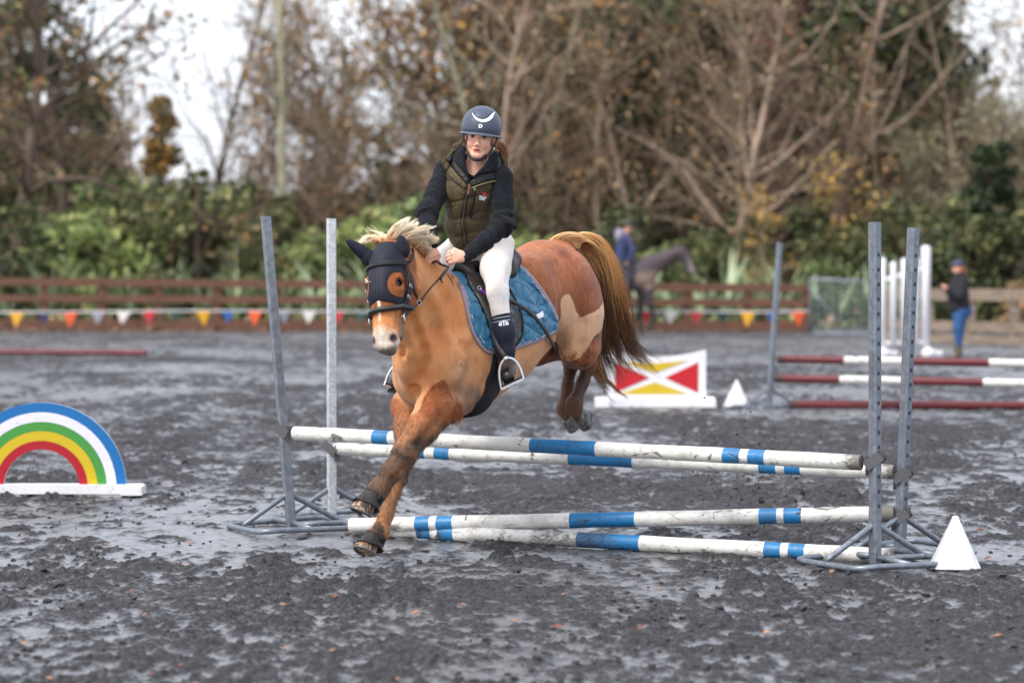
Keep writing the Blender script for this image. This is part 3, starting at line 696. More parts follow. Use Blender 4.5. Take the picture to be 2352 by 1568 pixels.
# weathered fence on the right
e = empty('timber_fence', (X(2240, 48), 48, 0), 'pale weathered timber rail fence behind the standing person', 'fence')
pA, pB = V(X(2010, 51), 51, 0), V(X(2800, 44), 44, 0)
for fr, h in ((.98, .24), (.34, .20)):
    for k in range(4): bar(pA + (pB - pA) * k / 4 + V(0, -.09, 0), pA + (pB - pA) * (k + 1) / 4 + V(-.006, -.09, 0), fr, fr, h, .05, m_gry, 'rail', e)
bar(pA + V(0, -.12, 0), pB + V(0, -.12, 0), .06, .06, .22, .10, m_gry, 'kickboard', e)
for k in range(8): p = pA + (pB - pA) * (k + .35) / 7.6; mb = MB(); mb.box(p + V(0, 0, .50), (.18, .13, 1.08)); mb.build('post', m_gry, e)
# galvanised gate
m_galv = Mat('galvanised_steel', rough=.42, metal=.55); a1 = m_galv.noise(18, 2, .5, None, 1.5); a2 = m_galv.noise(60, 3, .6)
m_galv.col(m_galv.mix(m_galv.rng(a2, .55, .75, 0, .5), m_galv.ramp(a1, [(.36, srgb(112, 119, 128)), (.5, srgb(122, 129, 138)), (.66, srgb(134, 141, 150))]), srgb(112, 112, 110))); m_galv.rough(m_galv.rng(a1, .3, .7, .34, .56))
m_galvl = Mat('new_galvanised_steel', rough=.5, metal=.3); a1 = m_galvl.noise(22, 3, .6, None, 1.5); m_galvl.col(m_galvl.ramp(a1, [(.40, srgb(176, 182, 184)), (.6, srgb(204, 208, 210))]))
m_cup = Mat('worn_cup_steel', srgb(100, 100, 102), .45, .6)
gY = 54.; e = empty('metal_gate', (X(1930, gY), gY, 0), 'galvanised metal gate with wire infill between the two timber fences', 'gate')
gx0, gx1, gz0, gz1 = X(1862, gY), X(2014, gY), .05, 1.27
mb = MB(); mb.tube([V(gx0, gY, gz0), V(gx0, gY, gz1), V(gx1, gY, gz1 - .06), V(gx1, gY, gz0), V(gx0, gY, gz0)], .038, 8); mb.build('frame', m_galv, e, True)
mb = MB(); mb.tube([V(gx0, gY, gz1 - .18), V((gx0 + gx1) / 2 + .1, gY, gz0)], .022, 6); mb.build('brace', m_galv, e, True)
for k in range(7): z = gz0 + (gz1 - gz0) * (k + 1) / 8; mb = MB(); mb.tube([V(gx0, gY, z), V(gx1, gY, z)], .010, 5); mb.build('wire', m_galv, e)
for k in range(8): x = gx0 + (gx1 - gx0) * (k + 1) / 9; mb = MB(); mb.tube([V(x, gY, gz0), V(x, gY, gz1 - .03)], .011, 5); mb.build('bar', m_galv, e)
# bunting
e = empty('bunting', (0, 55, .7), 'string of coloured triangular flags across the foot of the brown fence', 'bunting')
BY = 56.2; pts = [V(X(px, BY), BY, 1.53 - (y - HZ) / FPX * BY) for px, y in [(-260, 716), (100, 717), (400, 714), (600, 714), (900, 716), (1180, 718), (1430, 714), (1600, 716), (1760, 716), (1862, 714)]]
mb = MB(); cp = catmull(pts, 6); mb.tube(cp, .016, 5); mb.build('cord', Mat('white_tape', srgb(214, 212, 212), .6), e, True)
fc = {'y': srgb(240, 176, 30), 'n': srgb(34, 40, 84), 'o': srgb(236, 92, 32), 's': srgb(150, 154, 164), 'w': srgb(226, 220, 212), 'r': srgb(200, 36, 48), 't': srgb(22, 62, 60), 'b': srgb(30, 88, 160)}
fc = {k: tuple(q * .72 for q in v) for k, v in fc.items()}
fmt = {k: Mat('flag_' + {'y': 'yellow', 'n': 'navy', 'o': 'orange', 's': 'silver', 'w': 'white', 'r': 'red', 't': 'teal', 'b': 'blue'}[k], v, .6) for k, v in fc.items()}
for px, k in [(-80, 'r'), (38, 'y'), (101, 'n'), (162, 'o'), (225, 's'), (284, 'w'), (343, 'r'), (404, 't'), (466, 'y'), (524, 'b'), (587, 'o'), (650, 's'), (710, 'w'), (775, 'r'), (832, 't'), (890, 'y'), (950, 'b'), (1010, 'o'), (1070, 'n'), (1130, 'w'), (1190, 'r'), (1250, 't'), (1310, 'y'), (1370, 'b'), (1430, 'o'), (1480, 'r'), (1541, 'w'), (1600, 'r'), (1659, 't'), (1717, 'y'), (1775, 'b'), (1833, 'o')]:
    x = X(px, BY); zc = np.interp(x, [p[0] for p in cp], [p[2] for p in cp]); w = .165; h = .36 if k in 'yo' else .29; q = rg.uniform(-.05, .05)
    mb = MB(); mb.put([(x - w, BY - .01, zc), (x + w, BY - .01, zc), (x + q, BY - .03 + q, zc - h), (x - w, BY + .002, zc), (x + w, BY + .002, zc), (x + q, BY - .018 + q, zc - h)], [(0, 1, 2), (5, 4, 3), (0, 3, 4, 1), (1, 4, 5, 2), (2, 5, 3, 0)]); fo = mb.build('flag', fmt[k], e)
# ================================================================ jump stands
def stand(name, foot, top, lab, cups=(), holes=True, rot=20, face=0, pm=None):
    """foot and top of the post; cups: (height, direction of the pole)"""
    e = empty(name, (foot[0], foot[1], 0), lab, 'jump stand', 'galvanised steel jump stands'); foot = V(foot[0], foot[1], foot[2]); ax = nrm(top - foot); L = np.linalg.norm(top - foot)
    a = math.radians(rot); s1 = nrm(V(math.cos(a), math.sin(a), 0) - ax * ax.dot(V(math.cos(a), math.sin(a), 0))); s2 = np.cross(ax, s1); R_ = np.array([s1, s2, ax]).T
    hw, tk = .0265, .003; mb = MB(); n_ = 0; pr = []
    for (x, y) in ((-1, -.75), (-.75, -1), (.75, -1), (1, -.75), (1, .75), (.75, 1), (-.75, 1), (-1, .75)): pr.append((x * hw, y * hw))
    rings = [(0, 1), (.25, 1), (.5, 1), (.75, 1), (1, 1), (1, .86), (.93, .86)]; vs = []
    for t, k in rings:
        for (x, y) in pr: vs.append(foot + ax * L * t + s1 * x * k + s2 * y * k)
    m8 = len(pr); fs = [(i * m8 + k, i * m8 + (k + 1) % m8, (i + 1) * m8 + (k + 1) % m8, (i + 1) * m8 + k) for i in range(len(rings) - 1) for k in range(m8)] + [tuple((len(rings) - 1) * m8 + k for k in range(m8))]
    mb.put(vs, fs); mb.build('post', pm or m_galv, e)
    if holes:
        mb = MB()
        for i in range(int((L - .35) / .076)):
            c = foot + ax * (.30 + i * .076) + s1 * hw * face
            mb.tube([c, c + s1 * face * .0014], .0085, 8); 
            mb.tube([c + ax * .007 - s2 * .006, c + ax * .011 + s1 * face * .002, c + ax * .007 + s2 * .006], .0022, 5)
        mb.build('adjustment_holes', Mat('hole_shadow_steel', (.02, .021, .024), .6), e)
    # base: bent tube ring, two cross bars and two braces
    g = V(foot[0], foot[1], 0); D = .43; z = .022; cs = [g + V(D * math.cos(math.radians(q)), D * math.sin(math.radians(q)), z) for q in (-18, 72, 162, 252)]
    ring = []
    for i in range(4):
        p0, p1, p2 = cs[i - 1], cs[i], cs[(i + 1) % 4]
        for t in (0, .25, .5, .75, 1): q1 = p1 + nrm(p0 - p1) * .10; q2 = p1 + nrm(p2 - p1) * .10; ring.append(q1 * (1 - t) ** 2 + p1 * 2 * t * (1 - t) + q2 * t * t + V(0, 0, .012 * math.sin(i * 2 + t)))
    ring.append(ring[0]); mb = MB(); mb.tube(ring, .0165, 8, False); mb.build('base_ring', m_galv, e, True)
    mids = [(cs[i] + cs[(i + 1) % 4]) / 2 for i in range(4)]
    for i in (1, 3):
        mb = MB(); mb.tube([foot + V(0, 0, .04), mids[i] + V(0, 0, .008)], .0165, 8); mb.build('cross_bar', m_galv, e, True)
    for i in (0, 2):
        mb = MB(); a_ = foot + ax * .21; b_ = mids[i] + V(0, 0, .012); mb.tube([a_, a_ + (b_ - a_) * .08, a_ + (b_ - a_) * .92, b_], [.010, .0165, .0165, .010], 8); mb.build('brace', m_galv, e, True)
    for (h, d, kind) in cups:
        t = (h - foot[2]) / (top[2] - foot[2]); c = foot + (top - foot) * t; d = nrm(d); d = nrm(d - ax * ax.dot(d)); w2 = np.cross(ax, d); o = None; mb = MB()
        Rb = np.array([d, w2, ax]).T
        # slanting band round the post
        for sg in (-1, 1):
            up_d = nrm(d * .8 - ax * .55 * 1); n2 = np.cross(w2, up_d); mb.box(c + w2 * sg * .033 + ax * .01, (.10, .004, .055), np.array([up_d, w2, n2]).T)
        mb.box(c - d * .040 + ax * .035, (.004, .066, .055), Rb); mb.box(c + d * .040 - ax * .02, (.005, .062, .10), Rb)
        cup = mb.build('jump_cup', m_cup, e)
        mb = MB()
        if kind == 'flat':
            mb.box(c + d * .085 - ax * .030, (.09, .055, .006), Rb)
            for sg in (-1, 1): mb.box(c + d * .085 - ax * .018 + w2 * sg * .028, (.09, .005, .024), Rb)
            mb.box(c + d * .052 - ax * .06, (.02, .03, .045), Rb)
        else:
            P = [c + d * .04 - ax * .02, c + d * .05 - ax * .075, c + d * .085 - ax * .055, c + d * .11 - ax * .020]; mb.ribbon(P, [w2 * 0 + ax] * 4, .05, .005)
            P = [c + d * .10 - ax * .03 - w2 * .035, c + d * .105 - ax * .042, c + d * .10 - ax * .03 + w2 * .035]; mb.ribbon(P, [ax] * 3, .04, .005)
        mb.build('cradle', m_cup, cup); mb = MB(); mb.tube([c - w2 * .045 + ax * .03, c + w2 * .045 + ax * .03], .005, 6); mb.build('pin', m_galv, cup)
    return e
pole_dir = nrm(W(1978, 1065, 12.56) - W(678, 997, 14.1)); 
fA, fB_, fC, fD = G(670, 1214), G(762, 1198), G(2010, 1295), G(2066, 1273)
YA, YB, YC, YD = fA[1], fB_[1], fC[1], fD[1]
stand('jump_stand', fA, W(610, 497, YA), 'galvanised jump stand leaning outward, leftmost in front of the pony', [(W(665, 990, YA)[2], pole_dir, 'flat')], False)
stand('jump_stand', fB_, W(761, 502, YB), 'upright galvanised jump stand second from the left beside the pony\'s head', [(W(762, 1032, YB)[2], pole_dir, 'round')], False, 14, 0, m_galvl)
stand('jump_stand', fC, W(2009, 510, YC), 'vertical galvanised jump stand with a row of holes, front one on the right', [(W(2010, 1062, YC)[2], -pole_dir, 'flat')], True, -52, 1)
stand('jump_stand', fD, W(2098, 523, YD), 'tilted galvanised jump stand with a row of holes, behind the vertical right one', [(W(2073, 1095, YD)[2], -pole_dir, 'round'), (W(2068, 1190, YD)[2], -pole_dir, 'round')], True, -52, 1)
fE = G(1766, 934); stand('jump_stand', fE, W(1791, 557, fE[1]), 'distant out of focus jump stand beside the red and white poles', [], False, 30)
fG = G(2560, 945); stand('jump_stand', fG, W(2570, 560, fG[1]), 'distant jump stand at the far end of the red and white poles', [], False, 30)
# ---- poles
def pole_mat(name, mud=.3):
    m = Mat(name, rough=.45, spec=.45); c = m.attr('Col', True); a = m.noise(9, 4, .65, m.map((1, 1, 1))); b_ = m.noise(26, 5, .75, m.map((.45, 1, 1)), 1.2); kn = m.noise(7, 2, .5, m.map((.8, 1.2, 1.2)), 2.2)
    d1 = m.rng(b_, .56, .68); d2 = m.rng(kn, .64, .70); d3 = m.rng(a, .48, .72, 0, mud + .12)
    vz = m.n('ShaderNodeTexVoronoi'); vz.feature = 'DISTANCE_TO_EDGE'; vz.inputs['Scale'].default_value = 5; m.L.new(m.map((.25, 1.6, 1.6)), vz.inputs['Vector'])
    cr_ = m.math('MULTIPLY', m.rng(vz.outputs['Distance'], 0, .02, 1, 0), m.rng(a, .5, .6))
    dirt = m.math('MAXIMUM', m.math('MAXIMUM', m.math('MULTIPLY', d1, .8), m.math('MULTIPLY', d2, .8)), m.math('MAXIMUM', d3, m.math('MULTIPLY', cr_, .6)))
    e1 = m.attr('mud'); dirt = m.math('MAXIMUM', dirt, m.math('MULTIPLY', m.rng(m.math('ADD', e1, m.math('MULTIPLY', m.math('SUBTRACT', b_, .5), 1.6)), .35, .75), .85))
    m.col(m.mix(dirt, c, srgb(62, 54, 48))); m.bump(m.math('ADD', b_, m.math('MULTIPLY', cr_, -1.5)), .35, .006); m.rough(m.rng(dirt, 0, 1, .4, .8)); return m
m_pole = pole_mat('painted_pole', .22); m_polem = pole_mat('muddy_painted_pole', .45)
white, blue, dred = (.66, .65, .61), srgb(26, 112, 164), srgb(98, 28, 36)
def pole(a, b, pa, pb, r, bands, base, lab, mat=m_pole, mud=(0, 0), cat='pole', grp='blue and white jump poles', mudall=0, muds=()):
    """a, b ends; pa, pb where the ends are seen (to read off the painted bands)"""
    L = np.linalg.norm(b - a); d = nrm(b - a); u = nrm(np.cross(d, V(0, 0, 1))); w = np.cross(u, d)
    def s_of(px): t = (px - pa) / (pb - pa); return t * a[1] / (b[1] - t * (b[1] - a[1]))
    st = set(np.linspace(0, 1, 70).tolist()); cuts = []
    for (x0, x1, c) in bands: s0, s1 = s_of(x0), s_of(x1); cuts.append((s0, s1, c)); st |= {s0 - 4e-4, s0 + 4e-4, s1 - 4e-4, s1 + 4e-4}
    st = sorted(q for q in st if 0 <= q <= 1); n_ = 20; vs = []; cl = []; md = []
    st = [(0, .80)] + [(q, 1) for q in st] + [(1, .80)]
    for (q, k) in st:
        c = base
        for s0, s1, cc_ in cuts:
            if s0 <= q <= s1: c = cc_
        wob = 1 + .02 * math.sin(q * 37 + a[0]) + .012 * math.sin(q * 91)
        sag = V(0, 0, 0)
        for j in range(n_):
            an = 2 * math.pi * j / n_; vs.append(a + d * L * q + sag + (u * math.cos(an) + w * math.sin(an)) * r * k * wob * (1 + .012 * math.sin(an * 3 + q * 20))); cl.append(c)
            e_ = max(mud[0] * np.clip(1 - q / .05, 0, 1), mud[1] * np.clip(1 - (1 - q) / .05, 0, 1), mudall * (.55 if math.sin(an) > -.2 else .9)); 
            for (m0, m1, mm_) in muds:
                if m0 < q < m1: e_ = max(e_, mm_)
            md.append(e_)
    fs = [(i * n_ + k, i * n_ + (k + 1) % n_, (i + 1) * n_ + (k + 1) % n_, (i + 1) * n_ + k) for i in range(len(st) - 1) for k in range(n_)] + [tuple(range(n_))[::-1], tuple((len(st) - 1) * n_ + k for k in range(n_))]
    me = mesh_from('pole', vs, fs, mat); 
    o = link('pole', me); setcol(o, np.array(cl)); setval(o, md, 'mud')
    try: me.set_sharp_from_angle(angle=math.radians(50))
    except Exception: pass
    return tag(o, lab, cat, grp)
a, b = W(677, 994, YA - .02), W(1978, 1062, YC); pole(a, b, 677, 1978, .0405, [(860, 896, blue), (915, 952, blue), (1222, 1372, blue), (1664, 1703, blue), (1722, 1760, blue)], white, 'blue and white banded pole, highest and nearest of the four under the pony', mud=(.2, 1.0))
a, b = W(770, 1030, YB), W(2054, 1083, YD); pole(a, b, 770, 2054, .0385, [(956, 980, blue), (1002, 1037, blue), (1310, 1457, blue), (1747, 1786, blue), (1806, 1842, blue)], white, 'blue and white banded pole just behind and below the highest one', mud=(.3, .9))
a, b = G(805, 1206, .06), W(2054, 1179, YD); pole(a, b, 805, 2054, .0425, [(956, 989, blue), (1005, 1042, blue), (1311, 1460, blue), (1745, 1786, blue), (1802, 1842, blue)], white, 'blue and white pole sloping from the ground at its left to a cup', mud=(.3, 1.6), mudall=.18)
a, b = G(812, 1212, .036), G(2048, 1277, .030); pole(a, b, 812, 2048, .0425, [(962, 994, blue), (1010, 1046, blue), (1329, 1472, blue), (1758, 1796, blue), (1814, 1851, blue)], white, 'muddy blue and white pole lying on the ground under the jump', m_polem, (.6, .6), mudall=.30, muds=((.36, .50, .62),))
RW = 'dark red and white poles in the distance'
fy = fE[1]; a, b = W(1785, 824, fy), W(2570, 838, fG[1]); pole(a, b, 1785, 2570, .044, [(1939, 2095, white), (2272, 2430, white)], dred, 'dark red and white pole, top one of the distant jump', grp=RW, mud=(1.2, .5))
a, b = W(1779, 868, fy - .3), W(2565, 884, fG[1] - .3); pole(a, b, 1779, 2565, .044, [(1929, 2074, white), (2258, 2410, white)], dred, 'dark red and white pole, middle one of the distant jump', grp=RW, mud=(1.2, .5))
a = G(1812, 928, .045); b = G(2600, 933, .045); pole(a, b, 1812, 2600, .047, [], dred, 'plain dark red pole on the ground before the distant jump', grp='plain dark red ground poles', mud=(1.2, .5))
a = G(-280, 806, .05); b = G(337, 810, .05); pole(a, b, -280, 337, .055, [], dred, 'plain dark red pole on the ground at the far left', grp='plain dark red ground poles')
# ---- rainbow filler
m_pnt = lambda n_, c: (lambda m: (m.col(m.mix(m.math('MULTIPLY', m.rng(m.noise(30, 4, .7), .58, .75), .55), tuple(q * (.60 if max(c) - min(c) > .2 else .92) for q in c), srgb(70, 64, 60))), m)[1])(Mat(n_, c, .4))
rf = G(96, 1137); rs = FPX / rf[1]; R0 = .569; e = empty('rainbow_filler', (rf[0], rf[1], 0), 'rainbow shaped painted board on a white foot at the left edge', 'jump filler')
zc = 1.53 - (1119 - HZ) / rs
m_wp = m_pnt('white_board', (.78, .78, .80)); tilt_n = V(0, 1, 0)
def arc_band(r0, r1, mat, name, y0=0., th=.018, par=e):
    mb = MB(); n_ = 48; vs = []
    for k in range(n_ + 1):
        a_ = math.pi * k / n_
        for (rr, yy) in ((r1, y0), (r0, y0), (r0, y0 + th), (r1, y0 + th)): vs.append((rf[0] + rr * math.cos(a_), rf[1] + yy, zc + rr * math.sin(a_)))
    fs = [(i * 4 + k, i * 4 + (k + 1) % 4, (i + 1) * 4 + (k + 1) % 4, (i + 1) * 4 + k) for i in range(n_) for k in range(4)] + [(0, 3, 2, 1), (n_ * 4, n_ * 4 + 1, n_ * 4 + 2, n_ * 4 + 3)]
    mb.put(vs, fs); return autosmooth(mb.build(name, mat, par), 30)
rb = [1, .886, .772, .662, .548, .447]
for k, (nm, c) in enumerate([('blue', srgb(12, 128, 206)), ('white', srgb(226, 224, 242)), ('green', srgb(84, 178, 76)), ('yellow', srgb(248, 216, 30)), ('red', srgb(208, 16, 40))]):
    arc_band(R0 * rb[k + 1] + .0005, R0 * rb[k], m_pnt('paint_' + nm, c), 'band', -.012 - .0 * k, .010)
arc_band(R0 * .445, R0 * 1.0, m_wp, 'board', .0, .014)
for sg in (1, -1):
    mb = MB(); mb.box(V(rf[0] + sg * R0 * .70, rf[1] - .028, zc - .045), (.29, .03, .095)); mb.build('bracket', m_wp, e)
    for dx in (-.115, .115): mb = MB(); c = V(rf[0] + sg * R0 * .70 + dx, rf[1] - .044, zc - .03); mb.tube([c, c + V(0, -.004, 0)], .007, 8); mb.build('screw', m_galv, e)
mb = MB(); mb.box(V(rf[0] + .02, rf[1], .045), (1.31, .12, .062)); mb.build('foot_rail', m_wp, e)
mb = MB(); mb.box(V(rf[0] + .62, rf[1] - .03, .040), (.14, .20, .058)); mb.build('foot', m_wp, e); mb = MB(); mb.box(V(rf[0] - .60, rf[1] - .03, .040), (.14, .20, .058)); mb.build('foot', m_wp, e)
# ---- red and yellow filler
f2 = G(1503, 934); s2 = FPX / f2[1]; e = empty('wave_filler', (f2[0], f2[1], 0), 'white jump filler painted with red and yellow triangles behind the tail', 'jump filler')
def P2(px, py, y=0.): return ((px - CX) / s2, f2[1] + y, 1.53 - (py - HZ) / s2)
topl = [(1395 + (1622 - 1395) * t, 803 + 16 * math.sin(math.pi * t) ** 1.0 + (0 if t > .5 else 0)) for t in np.linspace(0, 1, 21)]
mb = MB(); n_ = len(topl); vs = [P2(x, y, 0) for x, y in topl] + [P2(x, 912, 0) for x, y in topl] + [P2(x, y, .02) for x, y in topl] + [P2(x, 912, .02) for x, y in topl]
fs = [(i, i + n_, i + n_ + 1, i + 1) for i in range(n_ - 1)] + [(i + 2 * n_, i + 1 + 2 * n_, i + 1 + 3 * n_, i + 3 * n_) for i in range(n_ - 1)] + [(i, i + 1, i + 1 + 2 * n_, i + 2 * n_) for i in range(n_ - 1)] + [(0, 2 * n_, 3 * n_, n_), (n_ - 1, 2 * n_ - 1, 4 * n_ - 1, 3 * n_ - 1)]
mb.put(vs, fs); mb.build('board', m_wp, e)
def tri(p, mat): mb = MB(); k = len(p); mb.put([P2(x, y, -.006) for x, y in p] + [P2(x, y, -.001) for x, y in p], [tuple(range(k))] + [(i, k + i, k + (i + 1) % k, (i + 1) % k) for i in range(k)]); return mb.build('painted_panel', mat, e)
mr, my = m_pnt('paint_signal_red', srgb(232, 28, 44)), m_pnt('paint_warm_yellow', srgb(250, 214, 44))
tri([(1528, 867), (1604, 832), (1604, 902)], mr); tri([(1492, 867), (1413, 902), (1413, 832)], mr)
tri([(1418, 828), (1450, 832), (1510, 834), (1580, 828), (1505, 856)], my); tri([(1420, 905), (1505, 878), (1582, 905)], my)
mb = MB(); mb.box(V((1504 - CX) / s2, f2[1], .055), ((1642 - 1367) / s2, .10, .11)); mb.build('foot_rail', m_wp, e)
for px in (1383, 1626): mb = MB(); mb.box(V((px - CX) / s2, f2[1], .045), (.15, .42, .08)); mb.build('foot', m_wp, e)
# ---- white pyramid cones
def cone_marker(px, py, w, h, lab, rot):
    g = G(px, py); s_ = FPX / g[1]; m_ = MB(); wb, wt = w / s_ / 1.86, .016; a_ = math.radians(rot); e_ = []
    rings = [(wb, 0), (wb * .97, .012), (wt * 1.3, h / s_ - .02), (wt, h / s_ - .004), (wt * .3, h / s_)]; vs = []
    for (r_, z) in rings:
        for k in range(4):
            for dk in (-.10, .10): an = a_ + k * math.pi / 2 + dk; vs.append((g[0] + r_ * 1.25 * math.cos(an), g[1] + r_ * 1.25 * math.sin(an), z))
    m8 = 8; fs = [(i * m8 + k, i * m8 + (k + 1) % m8, (i + 1) * m8 + (k + 1) % m8, (i + 1) * m8 + k) for i in range(len(rings) - 1) for k in range(m8)] + [tuple((len(rings) - 1) * m8 + k for k in range(m8))]
    m_.put(vs, fs); return tag(m_.build('marker_cone', m_plas), lab, 'marker cone', 'white pyramid marker cones')
m_plas = Mat('white_plastic', rough=.5); m_plas.col(m_plas.mix(m_plas.math('MULTIPLY', m_plas.rng(m_plas.noise(14, 4, .6), .45, .75), .5), (.58, .58, .60), srgb(150, 146, 146))); m_plas.b.inputs['Subsurface Weight'].default_value = .1; m_plas.b.inputs['Subsurface Scale'].default_value = .05
cone_marker(2194, 1301, 108, 118, 'white pyramid marker beside the near right jump stands', 38); cone_marker(1692, 932, 58, 60, 'distant white pyramid marker beside the red and yellow filler', 40)
# ---- white picket wing
wY = G(2075, 822)[1]; sW = FPX / wY; e = empty('picket_wing', ((2078 - CX) / sW, wY, 0), 'white picket jump wing with one tall post behind the right stands', 'jump wing')
def P3(px, py, y=0.): return V((px - CX) / sW, wY + y, max(0, 1.53 - (py - HZ) / sW))
def slat(px, top, w, bot, nm, y=0., rnd=True):
    mb = MB(); w_ = w / sW / 2; mb.tube([P3(px, bot, y), P3(px, top + 6, y), P3(px, top + 2, y), P3(px, top, y)], [w_, w_, w_ * .8, w_ * .3], 8); mb.build(nm, m_wp, e, True)
slat(2027.5, 592, 15, 824, 'post'); slat(2126, 564, 22, 826, 'post')
for px, tp in ((2051, 601), (2075, 593), (2103, 592)): slat(px, tp, 15, 796, 'picket', -.03)
for (x0, y0, x1, y1) in ((2034, 643, 2118, 617), (2034, 789, 2118, 787)): mb = MB(); mb.tube([P3(x0, y0), P3(x1, y1)], .045, 6); mb.build('rail', m_wp, e)
for px in (2027, 2130): mb = MB(); mb.tube([V((px - CX) / sW, wY - .35, .09), V((px - CX) / sW, wY + .35, .09)], .09, 8); mb.tube([V((px - CX) / sW - .12, wY - .2, .07), V((px - CX) / sW + .22, wY - .2, .07)], .07, 8); mb.build('foot', m_wp, e, True)
# ================================================================ distant people and horse
def simple_person(lab, cl, parts, voxel, lo, hi):
    F_ = Field(lo, hi, voxel); body, extras = parts
    body(F_); v_, f_ = F_.mesh(); o = link('person', mesh_from('person', v_, f_, Mat('distant_skin', srgb(206, 150, 126), .6).m)); tag(o, lab, 'person')
    for nm, fn, mat in extras:
        F2 = Field(lo, hi, voxel); fn(F2); v_, f_ = F2.mesh(); add(nm, v_, f_, mat, o)
    return o
pY = G(2198, 822)[1]; ps = FPX / pY
def Q(px, py, y=0.): return V((px - CX) / ps, pY + y, 1.53 - (py - HZ) / ps)
hd = Q(2199, 616); nk = Q(2203, 634); ch = Q(2199, 668); hp = Q(2204, 702)
def pb(F):
    F.ell(hd, np.eye(3), (.085, .08, .11), k=.02); F.cone(Q(2186, 619), Q(2190, 620), .02, .02, k=.02); F.cone(hd, nk, .05, .055); F.cone(nk, ch, .08, .13, k=.05); F.cone(ch, hp, .13, .14, k=.05)
    F.chain([Q(2209, 644, -.08), Q(2196, 676, -.22), Q(2167, 660, -.2)], [.05, .04, .03]); F.chain([Q(2205, 644, .1), Q(2190, 676, .1), Q(2164, 657, -.05)], [.05, .04, .03])
    F.chain([Q(2205, 704, -.05), Q(2200, 752, -.05), Q(2202, 800, -.03)], [.09, .06, .05]); F.chain([Q(2207, 704, .08), Q(2207, 750, .12), Q(2203, 800, .1)], [.09, .06, .05])
    F.cone(Q(2202, 804, 0), Q(2194, 816, 0), .05, .04)
    for k in range(4): F.cone(Q(2166, 659 - k * .9, -.19), Q(2160, 656 - k * 1.4, -.2), .011, .009, k=.005)
    F.cone(Q(2167, 657, -.2), Q(2162, 652, -.2), .012, .010, k=.005)
def pj(F): F.cone(nk + V(0, 0, -.02), ch, .12, .175, k=.06); F.cone(ch, hp + V(0, 0, -.01), .175, .185, k=.06); F.chain([Q(2209, 646, -.08), Q(2196, 680, -.22), Q(2174, 663, -.2)], [.085, .075, .05]); F.chain([Q(2205, 646, .1), Q(2190, 678, .1), Q(2172, 660, -.03)], [.08, .07, .05])
def pjn(F): F.ell(hp + V(.03, .02, -.08), np.eye(3), (.19, .17, .16), k=.05); F.chain([Q(2206, 712, -.06), Q(2199, 752, -.06), Q(2202, 792, -.03)], [.125, .085, .065], k=.03); F.chain([Q(2212, 712, .08), Q(2208, 752, .12), Q(2205, 792, .1)], [.12, .085, .065], k=.03)
def pbt(F): F.cone(Q(2201, 792, -.02), Q(2201, 812, -.02), .072, .07, k=.02); F.cone(Q(2204, 792, .1), Q(2203, 812, .1), .07, .068, k=.02); F.cone(Q(2201, 816, -.03), Q(2194, 818, -.06), .05, .045, k=.02); F.cone(Q(2204, 816, .1), Q(2198, 818, .08), .05, .045, k=.02); F.cut(V(0, 0, .0), V(0, 0, -1))
def pcap(F): F.ell(hd + V(.01, 0, .05), np.eye(3), (.105, .10, .10), k=0); F.cut(hd + V(0, 0, .03), V(.1, 0, -1)); F.ell(hd + V(-.10, 0, .04), np.eye(3), (.085, .07, .012), k=.02)
def phr(F): F.ell(hd + V(.05, 0, -.01), np.eye(3), (.065, .08, .10), k=.02); F.cone(hd + V(.10, 0, .0), hd + V(.15, 0, -.10), .035, .02, k=.02)
simple_person('standing person in navy cap, black jumper and blue jeans by the timber fence', None, (pb, [('jumper', pj, Mat('black_knit', (.012, .012, .016), .9)), ('jeans', pjn, Mat('blue_denim', srgb(46, 84, 132), .85)), ('boots', pbt, Mat('olive_rubber', srgb(84, 76, 58), .6)), ('cap', pcap, Mat('navy_cap', srgb(62, 62, 84), .8)), ('hair', phr, Mat('auburn_hair', srgb(150, 92, 60), .6))]), .018, Q(2150, 850, -.5), Q(2250, 580, .5))
# grey horse
gY_ = 55.5; gs = FPX / gY_
def K(px, py, y=0.): return V((px - CX) / gs, gY_ + y, 1.53 - (py - HZ) / gs)
F = Field(K(1300, 790, -.5), K(1620, 540, .5), .026)
ex = np.eye(3)
F.cone(K(1382, 642), K(1470, 640), .30, .29, k=.1); F.ell(K(1372, 632), ex, (.34, .27, .33), k=.1); F.ell(K(1482, 636), ex, (.26, .22, .33), k=.1)
F.cone(K(1475, 622), K(1530, 594), .30, .19, k=.08, ax=V(0, 1, 0), q=1.4); F.cone(K(1530, 594), K(1562, 574), .15, .10, k=.06); F.ell(K(1563, 582), ex, (.14, .09, .12), k=.04)
F.cone(K(1564, 580), K(1588, 622), .145, .085, k=.06, ax=V(0, 1, 0), q=1.2)
for s in (-1, 1): F.cone(K(1556, 572, s * .05), K(1560, 555, s * .06), .03, .012, k=.02)
F.chain([K(1488, 665, -.12), K(1492, 700, -.12), K(1504, 728, -.12), K(1496, 748, -.12), K(1486, 756, -.12)], [.14, .07, .055, .045, .05], k=.04)
F.chain([K(1472, 665, .12), K(1472, 705, .12), K(1471, 740, .12), K(1474, 764, .12)], [.13, .07, .045, .05], k=.04)
F.chain([K(1362, 660, -.13), K(1372, 700, -.13), K(1355, 725, -.13), K(1360, 760, -.13)], [.20, .10, .06, .05], k=.05); F.chain([K(1366, 660, .13), K(1345, 705, .13), K(1332, 725, .13), K(1322, 758, .13)], [.19, .10, .06, .05], k=.05)
v_, f_ = F.mesh(); v_ = relax(v_, f_, 2)
gm = Mat('grey_brown_coat', rough=.7); gm.col(gm.attr('Col', True)); far = link('horse', mesh_from('horse', v_, f_, gm.m)); tag(far, 'dark grey brown clipped horse cantering along the far fence', 'horse')
